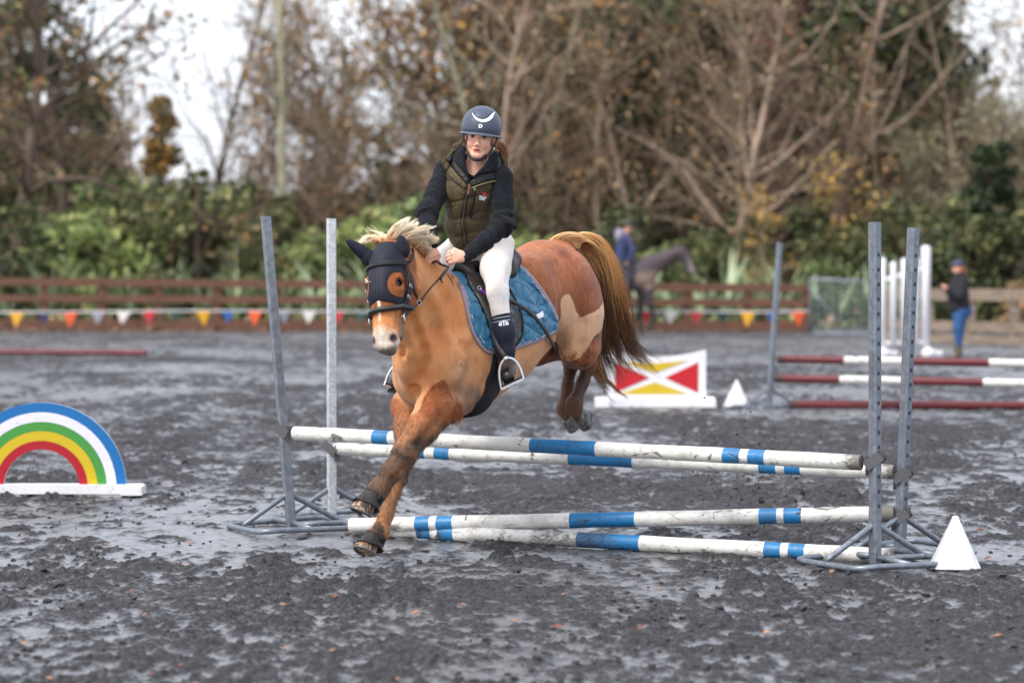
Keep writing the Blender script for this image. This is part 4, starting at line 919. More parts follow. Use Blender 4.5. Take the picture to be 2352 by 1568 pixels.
d1 = np.linalg.norm((v_ - K(1500, 640, -.2)) / V(1.0, 1, .45), axis=1); cl = lerp(np.tile(c3(66, 56, 58), (len(v_), 1)), c3(128, 106, 94), (.62 - d1) * 3); cl = lerp(cl, c3(66, 56, 60), (v_[:, 2] - 1.32 - .5 * np.clip(v_[:, 0] - K(1480, 0)[0], 0, 2)) * 6); cl = lerp(cl, c3(38, 34, 38), (.80 - v_[:, 2]) * 6); cl = lerp(cl, c3(150, 138, 140), (v_[:, 0] - K(1574, 0)[0]) * 5); setcol(far, cl)
mb = MB()
mb.tube([K(1356, 618), K(1330, 640), K(1322, 690)], [.05, .09, .03], 8); mb.build('tail', Mat('dark_hair', srgb(30, 27, 30), .6), far, True)
mb = MB(); mb.tube([K(1562, 562, -.02), K(1540, 576), K(1510, 592), K(1480, 606)], [.03, .05, .05, .03], 6); mb.build('mane', Mat('dark_mane', srgb(48, 42, 46), .7), far, True)
mb = MB(); mb.box(K(1428, 628, 0), (.55, .60, .34)); sp_ = tag(autosmooth(mb.build('saddle_cloth', Mat('black_cloth', (.02, .02, .03), .8))), 'dark saddle cloth under the distant rider', 'saddle cloth')
hd2 = K(1443, 522)
def rb_(F):
    F.ell(hd2, ex, (.085, .085, .11), k=.02); F.cone(hd2, K(1435, 545), .05, .06, k=.03); F.cone(K(1433, 548), K(1426, 598), .12, .13, k=.05); F.chain([K(1440, 550, -.16), K(1452, 575, -.2), K(1438, 606, -.2)], [.05, .045, .03], k=.02); F.chain([K(1440, 550, .16), K(1452, 575, .2), K(1446, 606, .15)], [.05, .045, .03], k=.02)
    F.chain([K(1424, 604, -.12), K(1444, 640, -.30), K(1428, 675, -.30), K(1436, 684, -.32)], [.10, .07, .05, .04], k=.03); F.chain([K(1424, 604, .12), K(1444, 640, .30), K(1428, 675, .30)], [.10, .07, .05], k=.03)
def rj(F): F.cone(K(1431, 548), K(1426, 600), .155, .155, k=.05); F.chain([K(1440, 550, -.16), K(1453, 576, -.2), K(1442, 602, -.2)], [.08, .07, .05], k=.03); F.chain([K(1440, 550, .16), K(1453, 576, .2), K(1447, 602, .15)], [.08, .07, .05], k=.03)
def rv_(F): F.ell(K(1423, 541), ex, (.12, .14, .17), k=.03)
def rh(F): F.ell(hd2 + V(0, 0, .06), ex, (.115, .12, .11), k=0); F.cut(hd2 + V(0, 0, .02), V(0, 0, -1)); F.ell(hd2 + V(.10, 0, .04), ex, (.07, .07, .012), k=.02)
def rl(F): F.chain([K(1424, 606, -.12), K(1445, 640, -.30), K(1428, 675, -.30), K(1438, 684, -.32)], [.13, .085, .065, .05], k=.03); F.chain([K(1424, 606, .12), K(1445, 640, .30), K(1428, 675, .30)], [.13, .085, .065], k=.03)
simple_person('distant rider in a blue jacket and dark helmet on the grey brown horse', None, (rb_, [('jacket', rj, Mat('blue_jacket', srgb(46, 56, 92), .8)), ('pale_scarf', rv_, Mat('pale_scarf', srgb(136, 130, 146), .8)), ('helmet', rh, Mat('dark_helmet', (.015, .015, .02), .4)), ('breeches', rl, Mat('dark_breeches', (.02, .022, .035), .8))]), .018, K(1395, 700, -.5), K(1480, 495, .5))
# ================================================================ the chestnut horse
h_f = nrm(V(-.6 * .947, -.8 * .947, -.32)); h_l = nrm(V(.8, -.6, 0)); h_u = np.cross(h_f, h_l)
h_R = np.array([h_f, h_l, h_u])
h_O = W(1075, 624, 13.0) - .36 * h_u
def B(a, b, c): return h_O + a * h_f + b * h_l + c * h_u
def B_inv(p): return (np.asarray(p) - h_O) @ h_R.T
# head frame
hd_d = nrm(V(.02, -.28, -.95)); hd_n = nrm(V(-.40, -.90, .25)); hd_n = nrm(hd_n - hd_d * hd_n.dot(hd_d)); hd_l = np.cross(hd_d, hd_n)
if hd_l[0] < 0: hd_l = -hd_l
hd_O = W(888, 571, 12.22)          # centre of the skull between the ears
def H(d, l, n): return hd_O + d * hd_d + l * hd_l + n * hd_n
hd_R = np.array([hd_d, hd_l, hd_n])

HF = Field((-1.15, 11.5, -.05), (.80, 14.7, 2.0), .0095)
def horse_body(F):
    # trunk
    tr = [(.34, .0, .305), (.12, -.01, .328), (-.12, .0, .322), (-.34, .03, .295), (-.58, .075, .245)]
    for i in range(4):
        F.cone(B(tr[i][0], 0, tr[i][1]), B(tr[i + 1][0], 0, tr[i + 1][1]), tr[i][2], tr[i + 1][2], k=.05, ax=h_l, q=1.25 - .03 * i)
    F.cone(B(.24, 0, .30), B(-.10, 0, .29), .07, .06, k=.1)
    F.ell(B(-.65, 0, .055), h_R, (.26, .235, .215), k=.08)
    F.cone(B(-.66, 0, .20), B(-.80, 0, .155), .06, .045, k=.12)
    for s in (-1, 1):
        F.ell(B(-.71, s * .105, -.03), h_R, (.195, .142, .26), k=.07)        # thigh
        F.cone(B(-.70, s * .14, -.14), B(-.63, s * .15, -.31), .14, .105, k=.07)   # stifle
        F.cone(B(-.78, s * .10, -.05), B(-.755, s * .12, -.34), .125, .085, k=.06)
        F.ell(B(.31, s * .15, .02), h_R, (.19, .10, .29), k=.07)             # shoulder blade
        F.cone(B(.47, s * .125, -.08), B(.36, s * .15, -.20), .11, .095, k=.045)
    F.ell(B(.38, 0, -.04), h_R, (.20, .19, .25), k=.06)
    # neck
    n1, n2, n3 = B(.30, 0, .10), W(968, 690, 12.62), W(917, 635, 12.36)
    F.cone(n1, n2, .235, .185, k=.08, ax=h_l, q=1.2)
    F.cone(n2, n3, .185, .125, k=.07, ax=hd_l, q=1.25)
    F.cone(B(.20, 0, .31), W(985, 620, 12.72), .06, .045, k=.10)
    F.cone(W(985, 620, 12.72), W(930, 578, 12.38), .045, .045, k=.08)
    F.cone(W(932, 745, 12.48), W(962, 800, 12.62), .09, .13, k=.07)
    F.cone(W(962, 800, 12.66), W(958, 868, 12.78), .125, .105, k=.06)
    F.cone(W(990, 850, 12.66), W(1015, 890, 12.66), .10, .09, k=.05)
    F.cone(n3, H(.06, .0, -.08), .125, .11, k=.06)
    # head
    F.ell(H(.10, 0, -.035), hd_R, (.155, .096, .105), k=.03)                   # cranium
    F.cone(H(.09, 0, .03), H(.24, 0, .040), .064, .070, k=.04)                 # forehead
    F.cone(H(.20, 0, .025), H(.44, 0, .030), .070, .050, k=.05)                 # nasal bone
    F.cone(H(.20, 0, -.04), H(.42, 0, -.010), .088, .060, k=.05)
    for s in (-1, 1):
        F.cone(H(.19, s * .062, -.095), H(.33, s * .038, -.07), .078, .048, k=.04)   # jowl
        F.cone(H(.165, s * .082, .026), H(.225, s * .080, .020), .024, .018, k=.03)    # brow
        F.cone(H(.225, s * .080, .005), H(.34, s * .058, .012), .018, .014, k=.025)   # cheek crest
        F.ell(H(.200, s * .084, .032), hd_R, (.020, .012, .020), k=.014, op='sub')    # eye socket
        F.ell(H(.480, s * .040, .016), hd_R, (.048, .032, .036), k=.02)              # nostril flare
        F.ell(H(.484, s * .058, .044), hd_R, (.022, .017, .014), k=.006, op='sub')
    F.ell(H(.475, 0, .002), hd_R, (.068, .056, .050), k=.03)
    F.ell(H(.522, 0, .010), hd_R, (.030, .044, .034), k=.02)                     # upper lip
    F.ell(H(.526, 0, -.032), hd_R, (.026, .032, .026), k=.010)                   # chin
    F.cone(H(.30, 0, -.06), H(.50, 0, -.03), .048, .034, k=.03)
    # fore legs: left reaching across in front, right behind it
    LF = [B(.38, .12, -.17), W(1004, 933, 12.62), W(970, 983, 12.52), W(931, 1038, 12.44), W(904, 1078, 12.40), W(870, 1124, 12.38), W(852, 1150, 12.36)]
    F.chain(LF, [.12, .104, .082, .060, .049, .048, .050], k=.035)
    F.sph(W(930, 1046, 12.42), .054, k=.03)
    RF = [B(.38, -.12, -.15), W(940, 930, 12.95), W(934, 985, 12.87), W(934, 1045, 12.76), W(916, 1098, 12.68), W(887, 1180, 12.58), W(873, 1222, 12.54), W(860, 1245, 12.52)]
    F.chain(RF, [.11, .090, .066, .052, .038, .036, .043, .046], k=.03)
    F.chain([W(1280, 572, 13.60), W(1312, 556, 13.68), W(1346, 562, 13.76), W(1374, 600, 13.83)], [.055, .038, .030, .018], k=.04)      # tail dock
    # hind legs, tucked behind
    LH = [B(-.64, .15, -.33), W(1345, 790, 13.75), W(1354, 836, 13.80), W(1338, 880, 13.76), W(1318, 928, 13.70), W(1328, 954, 13.68)]
    F.chain(LH, [.10, .068, .042, .030, .042, .036], k=.035)
    RH = [B(-.62, -.14, -.30), W(1305, 800, 14.1), W(1312, 836, 14.10), W(1304, 885, 14.06), W(1296, 938, 14.02), W(1305, 958, 14.00)]
    F.chain(RH, [.095, .066, .040, .030, .040, .034], k=.035)
    return F
horse_body(HF)
hv, hF = HF.mesh()
HS = Surf(hv, hF)
def groove(px, r, dep, op='sub', k=.03):
    P = []
    for (x, y) in px:
        t = HS.seen(x, y)
        if t: P.append(t[0] + t[1] * (r - dep if op == 'sub' else dep - r))
    for i in range(len(P) - 1): HF.cone(P[i], P[i + 1], r, k=k, op=op)
groove([(948, 735), (962, 770), (975, 805), (978, 835), (966, 868)], .02, 0.0204, k=.035)
groove([(985, 700), (1000, 760), (1015, 800)], .03, 0.0085, k=.05)
groove([(1085, 800), (1065, 850), (1048, 895)], .03, 0.0170, k=.05)
groove([(1020, 815), (1010, 845), (1012, 872)], .045, 0.0204, op='add', k=.05)
groove([(1045, 780), (1050, 820), (1040, 860)], .05, 0.0204, op='add', k=.06)
groove([(935, 815), (930, 850), (938, 885)], .04, 0.0170, op='add', k=.05)
groove([(918, 770), (926, 800), (930, 815)], .012, .006, k=.02)
groove([(1120, 640), (1150, 690)], .02, .004, k=.04)
groove([(1060, 790), (1090, 830), (1100, 850)], .02, .007, k=.03)
groove([(953, 890), (958, 905)], .02, 0.0238, k=.03)
groove([(1288, 700), (1286, 745), (1284, 785)], .03, 0.0136, k=.05)
groove([(1225, 660), (1240, 690), (1255, 700)], .04, 0.0102, k=.06)
groove([(1250, 590), (1235, 610), (1240, 630)], .05, 0.0136, op='add', k=.07)
groove([(1338, 745), (1335, 790), (1336, 815)], .02, 0.0102, k=.04)
groove([(1000, 930), (970, 970), (945, 1005)], .022, 0.0119, op='add', k=.03)
groove([(1012, 955), (985, 990), (960, 1020)], .012, 0.0085, k=.02)
groove([(925, 1075), (900, 1100)], .009, 0.0085, k=.015)
groove([(1010, 655), (1035, 700), (1050, 750)], .04, 0.0102, k=.06)
hv, hF = HF.mesh(); hv = relax(hv, hF, 1)
HS = Surf(hv, hF)

# ---- polygons on surfaces
def sd_poly(P, poly):
    """signed distance (inside positive) and nearest boundary point"""
    P = np.asarray(P, float); best = np.full(len(P), 1e9); near = np.zeros_like(P); ins = np.zeros(len(P), bool)
    n = len(poly)
    for i in range(n):
        a = np.asarray(poly[i], float); b = np.asarray(poly[(i + 1) % n], float); ba = b - a
        t = np.clip(((P - a) @ ba) / (ba @ ba + 1e-15), 0, 1); q = a + t[:, None] * ba
        d = np.hypot(*(P - q).T); m = d < best; best[m] = d[m]; near[m] = q[m]
        c = ((a[1] > P[:, 1]) != (b[1] > P[:, 1]))
        xx = a[0] + (P[:, 1] - a[1]) / (b[1] - a[1] if abs(b[1] - a[1]) > 1e-12 else 1e-12) * ba[0]
        ins ^= c & (P[:, 0] < xx)
    return np.where(ins, best, -best), near
class Wrap:
    #"cylinder coordinates round an axis: (u along it, v = radius x angle), rays go in from outside"""
    def __init__(s, O, ax, n0, n1, R, surf): s.O, s.ax, s.n0, s.n1, s.R, s.surf = O, ax, n0, n1, R, surf
    def uv(s, p):
        q = np.asarray(p) - s.O; return (q @ s.ax, s.R * math.atan2(q @ s.n1, q @ s.n0))
    def px(s, x, y):
        t = s.surf.seen(x, y)
        return s.uv(t[0]) if t else None
    def ray(s, u, v):
        an = v / s.R; d = math.cos(an) * s.n0 + math.sin(an) * s.n1
        o = s.O + s.ax * u; t = s.surf.ray(o + d * .9, -d, .9)
        return (t[0], d) if t else (o + d * .05, d)
    def poly(s, pxs):
        o = []
        for q in pxs:
            if len(q) == 3: o.append((q[0], q[1])); continue       # already in u, v
            t = s.px(*q)
            if t: o.append(t)
        return o
def drape(wr, poly, step, off, thick, holes=(), name='x', mat=None, parent=None, blur=0):
    P = np.array(poly); lo = P.min(0) - step; hi = P.max(0) + step
    nu, nv = (np.ceil((hi - lo) / step).astype(int) + 1)
    U, Vv = np.meshgrid(lo[0] + np.arange(nu) * step, lo[1] + np.arange(nv) * step, indexing='ij')
    UV = np.stack([U.ravel(), Vv.ravel()], 1)
    sd, near = sd_poly(UV, poly)
    for h in holes:
        s2, n2 = sd_poly(UV, h); m = -s2 < sd; sd = np.where(m, -s2, sd); near[m] = n2[m]
    C = sd.reshape(nu, nv)
    cc = (C[:-1, :-1] + C[1:, :-1] + C[:-1, 1:] + C[1:, 1:]) / 4
    keep = cc > 0
    used = np.zeros((nu, nv), bool)
    used[:-1, :-1] |= keep; used[1:, :-1] |= keep; used[:-1, 1:] |= keep; used[1:, 1:] |= keep
    # border vertices move onto the outline
    bd = np.zeros((nu, nv), bool); k2 = np.pad(keep, 1)
    allin = k2[:-1, :-1] & k2[1:, :-1] & k2[:-1, 1:] & k2[1:, 1:]
    bd = used & ~allin; m = bd.ravel() & (np.abs(sd) < step * 1.2); UV[m] = near[m]; sd = np.where(m, 0, sd)
    idx = np.full(nu * nv, -1); L = np.where(used.ravel())[0]; idx[L] = np.arange(len(L))
    p = np.zeros((len(L), 3)); dr = np.zeros((len(L), 3))
    for i, q in enumerate(L):
        a, b = wr.ray(UV[q, 0], UV[q, 1]); p[i] = a; dr[i] = b
    fq = np.argwhere(keep); f = np.stack([idx[fq[:, 0] * nv + fq[:, 1]], idx[(fq[:, 0] + 1) * nv + fq[:, 1]], idx[(fq[:, 0] + 1) * nv + fq[:, 1] + 1], idx[fq[:, 0] * nv + fq[:, 1] + 1]], 1)
    if blur: p = relax(p, f, blur, .5)
    # normals of the sheet
    nn = np.zeros_like(p); fn = np.cross(p[f[:, 2]] - p[f[:, 0]], p[f[:, 3]] - p[f[:, 1]])
    for k in range(4):
        for j in range(3): nn[:, j] += np.bincount(f[:, k], fn[:, j], len(p))
    nn /= np.linalg.norm(nn, axis=1, keepdims=True) + 1e-12
    sgn = np.sign((nn * dr).sum(1)); sgn[sgn == 0] = 1; nn *= sgn[:, None]
    o = off(UV[L], sd[L]) if callable(off) else np.full(len(L), off)
    top = p + nn * o[:, None]; bot = p + nn * (np.maximum(o - thick, -.004))[:, None]
    n = len(L); F_ = [f, f[:, ::-1] + n]
    E = {}
    for q in f.tolist():
        for k in range(4):
            a, b = q[k], q[(k + 1) % 4]
            if (b, a) in E: del E[(b, a)]
            else: E[(a, b)] = 1
    F_.append(np.array([(b, a, a + n, b + n) for (a, b) in E]))
    F_ = np.concatenate(F_)
    if (sgn < 0).mean() < .5: pass
    else: F_ = F_[:, ::-1]
    ob = add(name, np.concatenate([top, bot]), F_, mat, parent)
    ob_uv = np.concatenate([UV[L], UV[L]]); ob_sd = np.concatenate([sd[L], sd[L]])
    return ob, ob_uv, ob_sd

WT = Wrap(h_O, h_f, h_u, h_l, .30, HS)                                  # trunk
WH = Wrap(H(0, 0, -.03), hd_d, hd_n, hd_l, .10, HS)                     # head

# ---- coat colours
loc = B_inv(hv); hl = (hv - hd_O) @ hd_R.T
px_cam = None
def side_poly(pxs, extra=()):
    o = []
    for q in pxs:
        t = HS.seen(*q)
        if t and B_inv(t[0])[1] > -.02: l_ = B_inv(t[0]); o.append((l_[0], l_[2]))
    return o + list(extra)
ac = loc[:, [0, 2]]
rump = side_poly([(1190, 640), (1230, 700), (1262, 738), (1278, 744), (1284, 738), (1288, 705), (1289, 684), (1297, 676), (1309, 676), (1317, 692), (1325, 716), (1332, 730), (1352, 721), (1372, 711)])
rump = rump + [(-1.2, rump[-1][1] + .03), (-1.2, .8), (-.2, .8), (-.2, .15)]
m_rump, _ = sd_poly(ac, rump)
hind = side_poly([(1289, 800), (1300, 818), (1310, 826), (1322, 826), (1334, 820), (1346, 804), (1356, 786), (1366, 770)])
hind = hind + [(-1.3, hind[-1][1]), (-1.3, -1.2), (-.2, -1.2)]
m_hind, _ = sd_poly(ac, hind); m_hind = np.where(loc[:, 0] < -.40, m_hind, -.1)
fore = []
for q in [(906, 905), (916, 914), (932, 938), (950, 955), (962, 944), (970, 922), (978, 905), (990, 887), (1006, 877), (1021, 871), (1030, 884), (1037, 905), (1045, 927)]:
    t = HS.seen(*q)
    if t: fore.append((t[0][0], t[0][2]))
fore = [(-1.3, fore[0][1] + .02)] + fore + [(-.20, .60), (-.20, -.3), (-1.3, -.3)]
m_fore, _ = sd_poly(hv[:, [0, 2]], fore); m_fore = np.where((loc[:, 0] > .12) | (hv[:, 2] < .72), m_fore, -.1); m_fore = np.where(hv[:, 1] < 13.2, m_fore, -.1)
m_head = np.where((hl[:, 2] > -.13) & (hl[:, 0] > -.05), np.minimum(.135 - np.abs(hl[:, 1]), .02 + hl[:, 2] + .10), -.1)
m_head = np.where(np.linalg.norm(hv - H(.25, 0, 0), axis=1) < .40, m_head, -.1)
unc = np.maximum.reduce([m_rump, m_hind, m_fore, m_head])
N1 = fbm(hv[:, 0] * 7, hv[:, 1] * 7, hv[:, 2] * 7, 3, 5); N2 = fbm(hv[:, 0] * 22, hv[:, 1] * 22, hv[:, 2] * 22, 3, 9)
def c3(*a): return np.array(srgb(*a))
def lerp(a, b, t): t = np.clip(t, 0, 1)[:, None]; return a * (1 - t) + b * t
n = len(hv)
# clipped coat: golden tan, more orange up the neck, pale on the thigh, greyer low on the barrel
cc = np.tile(c3(206, 146, 100), (n, 1))
cc = lerp(cc, c3(212, 138, 80), (.55 - np.linalg.norm(hv - W(945, 690, 12.5), axis=1)) / .35)
cc = lerp(cc, c3(222, 182, 148), (-loc[:, 0] - .35) / .25)
cc = lerp(cc, c3(190, 146, 104), (-loc[:, 2] - .12) / .2 * (loc[:, 0] < .3))
cc = lerp(cc, c3(134, 98, 72), (N1 - .47) * 5 * np.clip((loc[:, 0] - .15) / .15, 0, 1) * np.clip((.1 - loc[:, 2]) / .2, 0, 1))
gp = np.linalg.norm(hv - HS.seen(1075, 930)[0], axis=1)
cc = lerp(cc, c3(110, 92, 78), (.13 - gp + .06 * (N2 - .5)) / .05)
bk = HS.seen(1150, 870)[0]
cc = lerp(cc, c3(224, 166, 118), (N1 - .5) * 2)
# unclipped coat
cu = np.tile(c3(152, 88, 54), (n, 1)); cu = lerp(cu, c3(176, 108, 68), (.34 - np.abs(loc[:, 2] - .34)) / .3 * (loc[:, 0] < -.1))
cu = lerp(cu, c3(126, 70, 44), (N1 - .5) * 3)
zf = np.clip((.86 - hv[:, 2]) / .8, 0, 1)
leg = c3(158, 90, 50) * np.ones((n, 1))
leg = lerp(leg, c3(100, 74, 56), (zf - .13) / .14); leg = lerp(leg, c3(176, 124, 80), (zf - .60) / .25)
leg = lerp(leg, c3(70, 54, 44), (N2 - .50) * 7 * np.clip((zf - .12) / .2, 0, 1) * .9)
leg = lerp(leg, c3(184, 124, 80), (N1 - .5) * 3)
cu = np.where(((loc[:, 0] > .12) & (hv[:, 2] < 1.05))[:, None], leg, cu)
hl_ = c3(86, 56, 38) * np.ones((n, 1)); hl_ = lerp(hl_, c3(104, 84, 68), (.66 - hv[:, 2]) / .15 + (N2 - .5) * 2); hl_ = lerp(hl_, c3(160, 88, 46), (hv[:, 2] - .93) / .1)
hl_ = lerp(hl_, c3(70, 56, 48), (N2 - .52) * 5)
cu = np.where(((loc[:, 0] < -.35) & (m_hind > -.02))[:, None], hl_, cu)
face = c3(152, 84, 42) * np.ones((n, 1))
face = lerp(face, c3(214, 142, 84), (hl[:, 0] - .30) / .12)
face = lerp(face, c3(238, 222, 204), (hl[:, 0] - .415 + .03 * (N2 - .5) - .6 * (np.abs(hl[:, 1]) - .03)) / .06)
face = lerp(face, c3(246, 234, 220), (.008 + .004 * (N2 - .5) * 4 - np.abs(hl[:, 1] + .0)) / .006 * (hl[:, 0] > .24) * (hl[:, 0] < .40) * (hl[:, 2] > .02))
for s in (-1, 1):
    dn = np.linalg.norm((hv - H(.484, s * .056, .044)), axis=1); face = lerp(face, c3(150, 124, 116), (.034 - dn) / .010 * .7); face = lerp(face, c3(46, 38, 42), (.022 - dn) / .006)
    de = np.linalg.norm(hv - H(.200, s * .078, .034), axis=1); face = lerp(face, c3(70, 38, 22), (.030 - de) / .010)
face = lerp(face, c3(120, 104, 98), (hl[:, 0] - .512 + .02 * (N2 - .5)) / .02 * .8)
face = lerp(face, c3(96, 80, 74), (-np.abs(hl[:, 0] - .535 + 1.2 * (hl[:, 2] + .014)) + .006) / .005 * (hl[:, 2] < .012))
cu = np.where((m_head > -.01)[:, None], face, cu)
cc = np.where((m_head > -.03)[:, None], lerp(cc, c3(200, 122, 62), np.ones(n)), cc)

mh = Mat('horse_coat', rough=.62, spec=.25)
u_ = mh.attr('unclipped'); nzf = mh.noise(180, 2, .6)
wob = mh.noise(55, 3, .6)
t_ = mh.rng(mh.math('ADD', u_, mh.math('MULTIPLY', mh.math('SUBTRACT', wob, .5), .016)), -.004, .004)
hairv = mh.map((260, 260, 42), rot=(.35, .5, .2)); hn = mh.noise(1.0, 3, .65, hairv)
hairw = mh.map((38, 38, 9), rot=(.35, .5, .2)); hw = mh.noise(1.0, 3, .6, hairw)
colr = mh.mix(t_, mh.attr('clip_col', True), mh.attr('long_col', True))
dk = mh.ramp(hn, [(.25, .62), (.75, 1.18)]); dk2 = mh.ramp(hw, [(.32, .74), (.66, 1.14)])
colr = mh.mix(mh.rng(t_, 0, 1, .30, .9), colr, dk, 'MULTIPLY'); colr = mh.mix(mh.rng(t_, 0, 1, .35, .9), colr, dk2, 'MULTIPLY')
mh.col(colr); mh.b.inputs['Sheen Weight'].default_value = .15; mh.b.inputs['Sheen Roughness'].default_value = .4
mh.bump(hn, .4, .004); mh.bump(hw, .32, .012); mh.bump(mh.math('MULTIPLY', hw, t_), .5, .012); mh.bump(mh.noise(14, 3, .5), .25, .02)
horse = link('horse', mesh_from('horse', hv, hF, mh.m))
setcol(horse, cc, 'clip_col'); setcol(horse, cu, 'long_col'); setval(horse, unc, 'unclipped')
tag(horse, 'chestnut pony with clipped tan body and pale mane leaping over the blue and white poles', 'horse')
_hp = horse

# eyes
me_eye = Mat('horse_eye', (.012, .007, .005), .08).m; me_lid = Mat('horse_eyelid', srgb(70, 42, 28), .5).m
for s in (-1, 1):
    f = Field(H(.200, s * .068, .026) - .04, H(.200, s * .068, .026) + .04, .002)
    f.ell(H(.200, s * .066, .026), hd_R, (.0225, .0215, .024), k=0)
    v_, F_ = f.mesh(); add('eye', v_, F_, me_eye, horse)
    m = MB(); pts = []
    for k in range(17):
        a = math.pi * k / 16; pts.append(H(.200 - .015 * math.sin(a), s * (.086 - .010 * math.cos(a)), .030 + .021 * math.cos(a)))
    m.tube(pts, .0036, 6); pts = []
    for k in range(17):
        a = math.pi * k / 16; pts.append(H(.200 + .013 * math.sin(a), s * (.086 - .010 * math.cos(a)), .030 + .021 * math.cos(a)))
    m.tube(pts, .003, 6); m.build('eyelid', me_lid, horse, True)

# hooves
mhoof = Mat('hoof_horn', rough=.5); hnz = mhoof.noise(1.0, 3, .6, mhoof.map((60, 60, 14)))
mhoof.col(mhoof.ramp(hnz, [(.40, srgb(50, 42, 38)), (.54, srgb(140, 110, 84)), (.66, srgb(196, 176, 152))])); mhoof.bump(hnz, .2, .003)
mhoofd = Mat('hoof_horn_dark', rough=.5); hnz = mhoofd.noise(1.0, 3, .6, mhoofd.map((60, 60, 14)))
mhoofd.col(mhoofd.ramp(hnz, [(.35, srgb(48, 46, 48)), (.62, srgb(112, 108, 104))])); mhoofd.bump(hnz, .2, .003)
msteel = Mat('steel', srgb(196, 196, 200), .28, 1.0).m
mshoe = Mat('horseshoe_iron', srgb(120, 118, 116), .4, .8).m
def hoof(cor, sole, toe, mat, r0=.045, r1=.062):
    """hoof from the coronet centre to the sole centre, toe = direction of the toe"""
    ax = nrm(sole - cor); toe = nrm(toe - ax * toe.dot(ax)); sd = np.cross(ax, toe); m = MB(); n_ = 20; V_ = []
    for (t, r, sh) in ((0, r0, 0), (.12, r0 * 1.08, .0), (1, r1, .016), (1.0, r1 * .9, .016)):
        for k in range(n_):
            a = 2 * math.pi * k / n_; rr = r * (1.08 if math.cos(a) > 0 else .92)
            V_.append(cor + ax * np.linalg.norm(sole - cor) * (t - .22 * (1 - math.cos(a)) * .5 * (t > .5) * .6) + toe * (rr * math.cos(a) + sh) + sd * rr * math.sin(a) * .95)
    Fc = [(i * n_ + k, i * n_ + (k + 1) % n_, (i + 1) * n_ + (k + 1) % n_, (i + 1) * n_ + k) for i in range(3) for k in range(n_)] + [tuple(range(n_))[::-1], tuple(3 * n_ + k for k in range(n_))]
    m.put(V_, Fc); o = autosmooth(m.build('hoof', mat, _hp), 50)
    m = MB(); pts = []
    for k in range(15):
        a = math.radians(-135 + 270 * k / 14); pts.append(cor + ax * (np.linalg.norm(sole - cor) * (1 - .132 * (1 - math.cos(a)) * .5) + .004) + toe * (r1 * .92 * math.cos(a) + .016) + sd * r1 * .9 * math.sin(a))
    m.tube(pts, .0075, 6); m.build('shoe', mshoe, o, True)
    return o
hoof(W(852, 1146, 12.34), W(832, 1180, 12.31), V(-.75, -.65, .12), mhoof)
hoof(W(856, 1244, 12.50), W(841, 1271, 12.46), V(-.75, -.65, .0), mhoof)
hoof(W(1327, 950, 13.68), W(1350, 962, 13.72), V(.1, .0, -1), mhoofd, .042, .056)
hoof(W(1303, 955, 14.0), W(1322, 970, 14.03), V(.1, 0, -1), mhoofd, .042, .054)
# ================================================================ tack
def leather(name, col=(14, 13, 14), rough=.42):
    m = Mat(name, srgb(*col), rough, spec=.5); m.bump(m.noise(240, 3, .6), .15, .002); m.bump(m.noise(24, 3, .5), .12, .004)
    m.rough(m.rng(m.noise(30, 4), .3, .7, rough - .08, rough + .18)); return m
m_blk = leather('black_leather', (24, 22, 23)); m_blk2 = leather('saddle_leather', (38, 35, 34), .4)
m_navy = Mat('lycra_dark_navy', srgb(24, 27, 40), .62, spec=.3); m_navy.bump(m_navy.noise(420, 2), .2, .001)
m_seam = Mat('dark_seam', srgb(14, 15, 22), .7).m

mask = empty('face_mask', H(0, 0, 0), 'dark navy stretch ear bonnet and eye mask on the chestnut pony\'s face', 'face mask')
left_b = [(849, 700), (856, 708), (863.7, 694), (872.5, 690), (887, 694), (910, 698), (926, 699.6), (931, 690), (934, 668), (933, 640), (931, 612), (931, 590), (925, 573)]
pb = WH.poly([(872.5, 690), (887, 694), (910, 699), (924, 700), (931, 690), (934, 668), (933, 640), (931, 612), (930, 592)])
v0 = 0.0
d_b = pb[0][0]
half = [(u, max(v, .0)) for (u, v) in pb]; half[0] = (d_b, 0.0)
vm = max(v for u, v in half)
poly_m = half + [(.0, vm), (-.03, vm * .9), (-.03, -vm * .9), (.0, -vm)] + [(u, -v) for (u, v) in half[::-1][:-1]]
eh = WH.poly([(904.7, 623.5), (894, 632), (888, 646), (889, 662), (896, 674), (910, 682), (926, 683.5), (930, 664), (928, 638), (921, 625)])
def ew(uv, sd): return .0045 - .003 * np.clip(1 - sd / .006, 0, 1)
mo, _, _ = drape(WH, poly_m, .0035, ew, .004, holes=(eh, [(u, -v) for u, v in eh]), name='bonnet', mat=m_navy, parent=mask, blur=2)
m = MB()
for off in (-.006, .006):
    pts = [WH.ray(u, off)[0] + hd_n * .0050 for u in np.linspace(-.03, d_b - .008, 30)]
    m.tube(pts, .0012, 5)
for sgn in (-1, 1):
    q = [WH.ray(u, v * sgn) for u, v in eh + eh[:1]]
    m.tube([a + b * .004 for a, b in q], .002, 5)
m.build('seam', m_seam, mask, True)
def ear(base, mid, tip, r, name='ear_cover'):
    f = Field(np.minimum(np.minimum(base, mid), tip) - .08, np.maximum(np.maximum(base, mid), tip) + .08, .0035)
    pts = catmull([base, mid, tip], 6); n_ = len(pts)
    face_dir = nrm(V(.05, -1, .15))
    rr = [r[0] + (r[1] - r[0]) * min(1, i / (n_ * .45)) if i < n_ * .45 else r[1] * (1 - ((i - n_ * .45) / (n_ * .55)) ** 1.6) + .005 for i in range(n_)]
    f.chain(pts, rr, k=.01, ax=face_dir, q=1.35)
    v_, F_ = f.mesh(); v_ = relax(v_, F_, 1); return add(name, v_, F_, m_navy, mask)
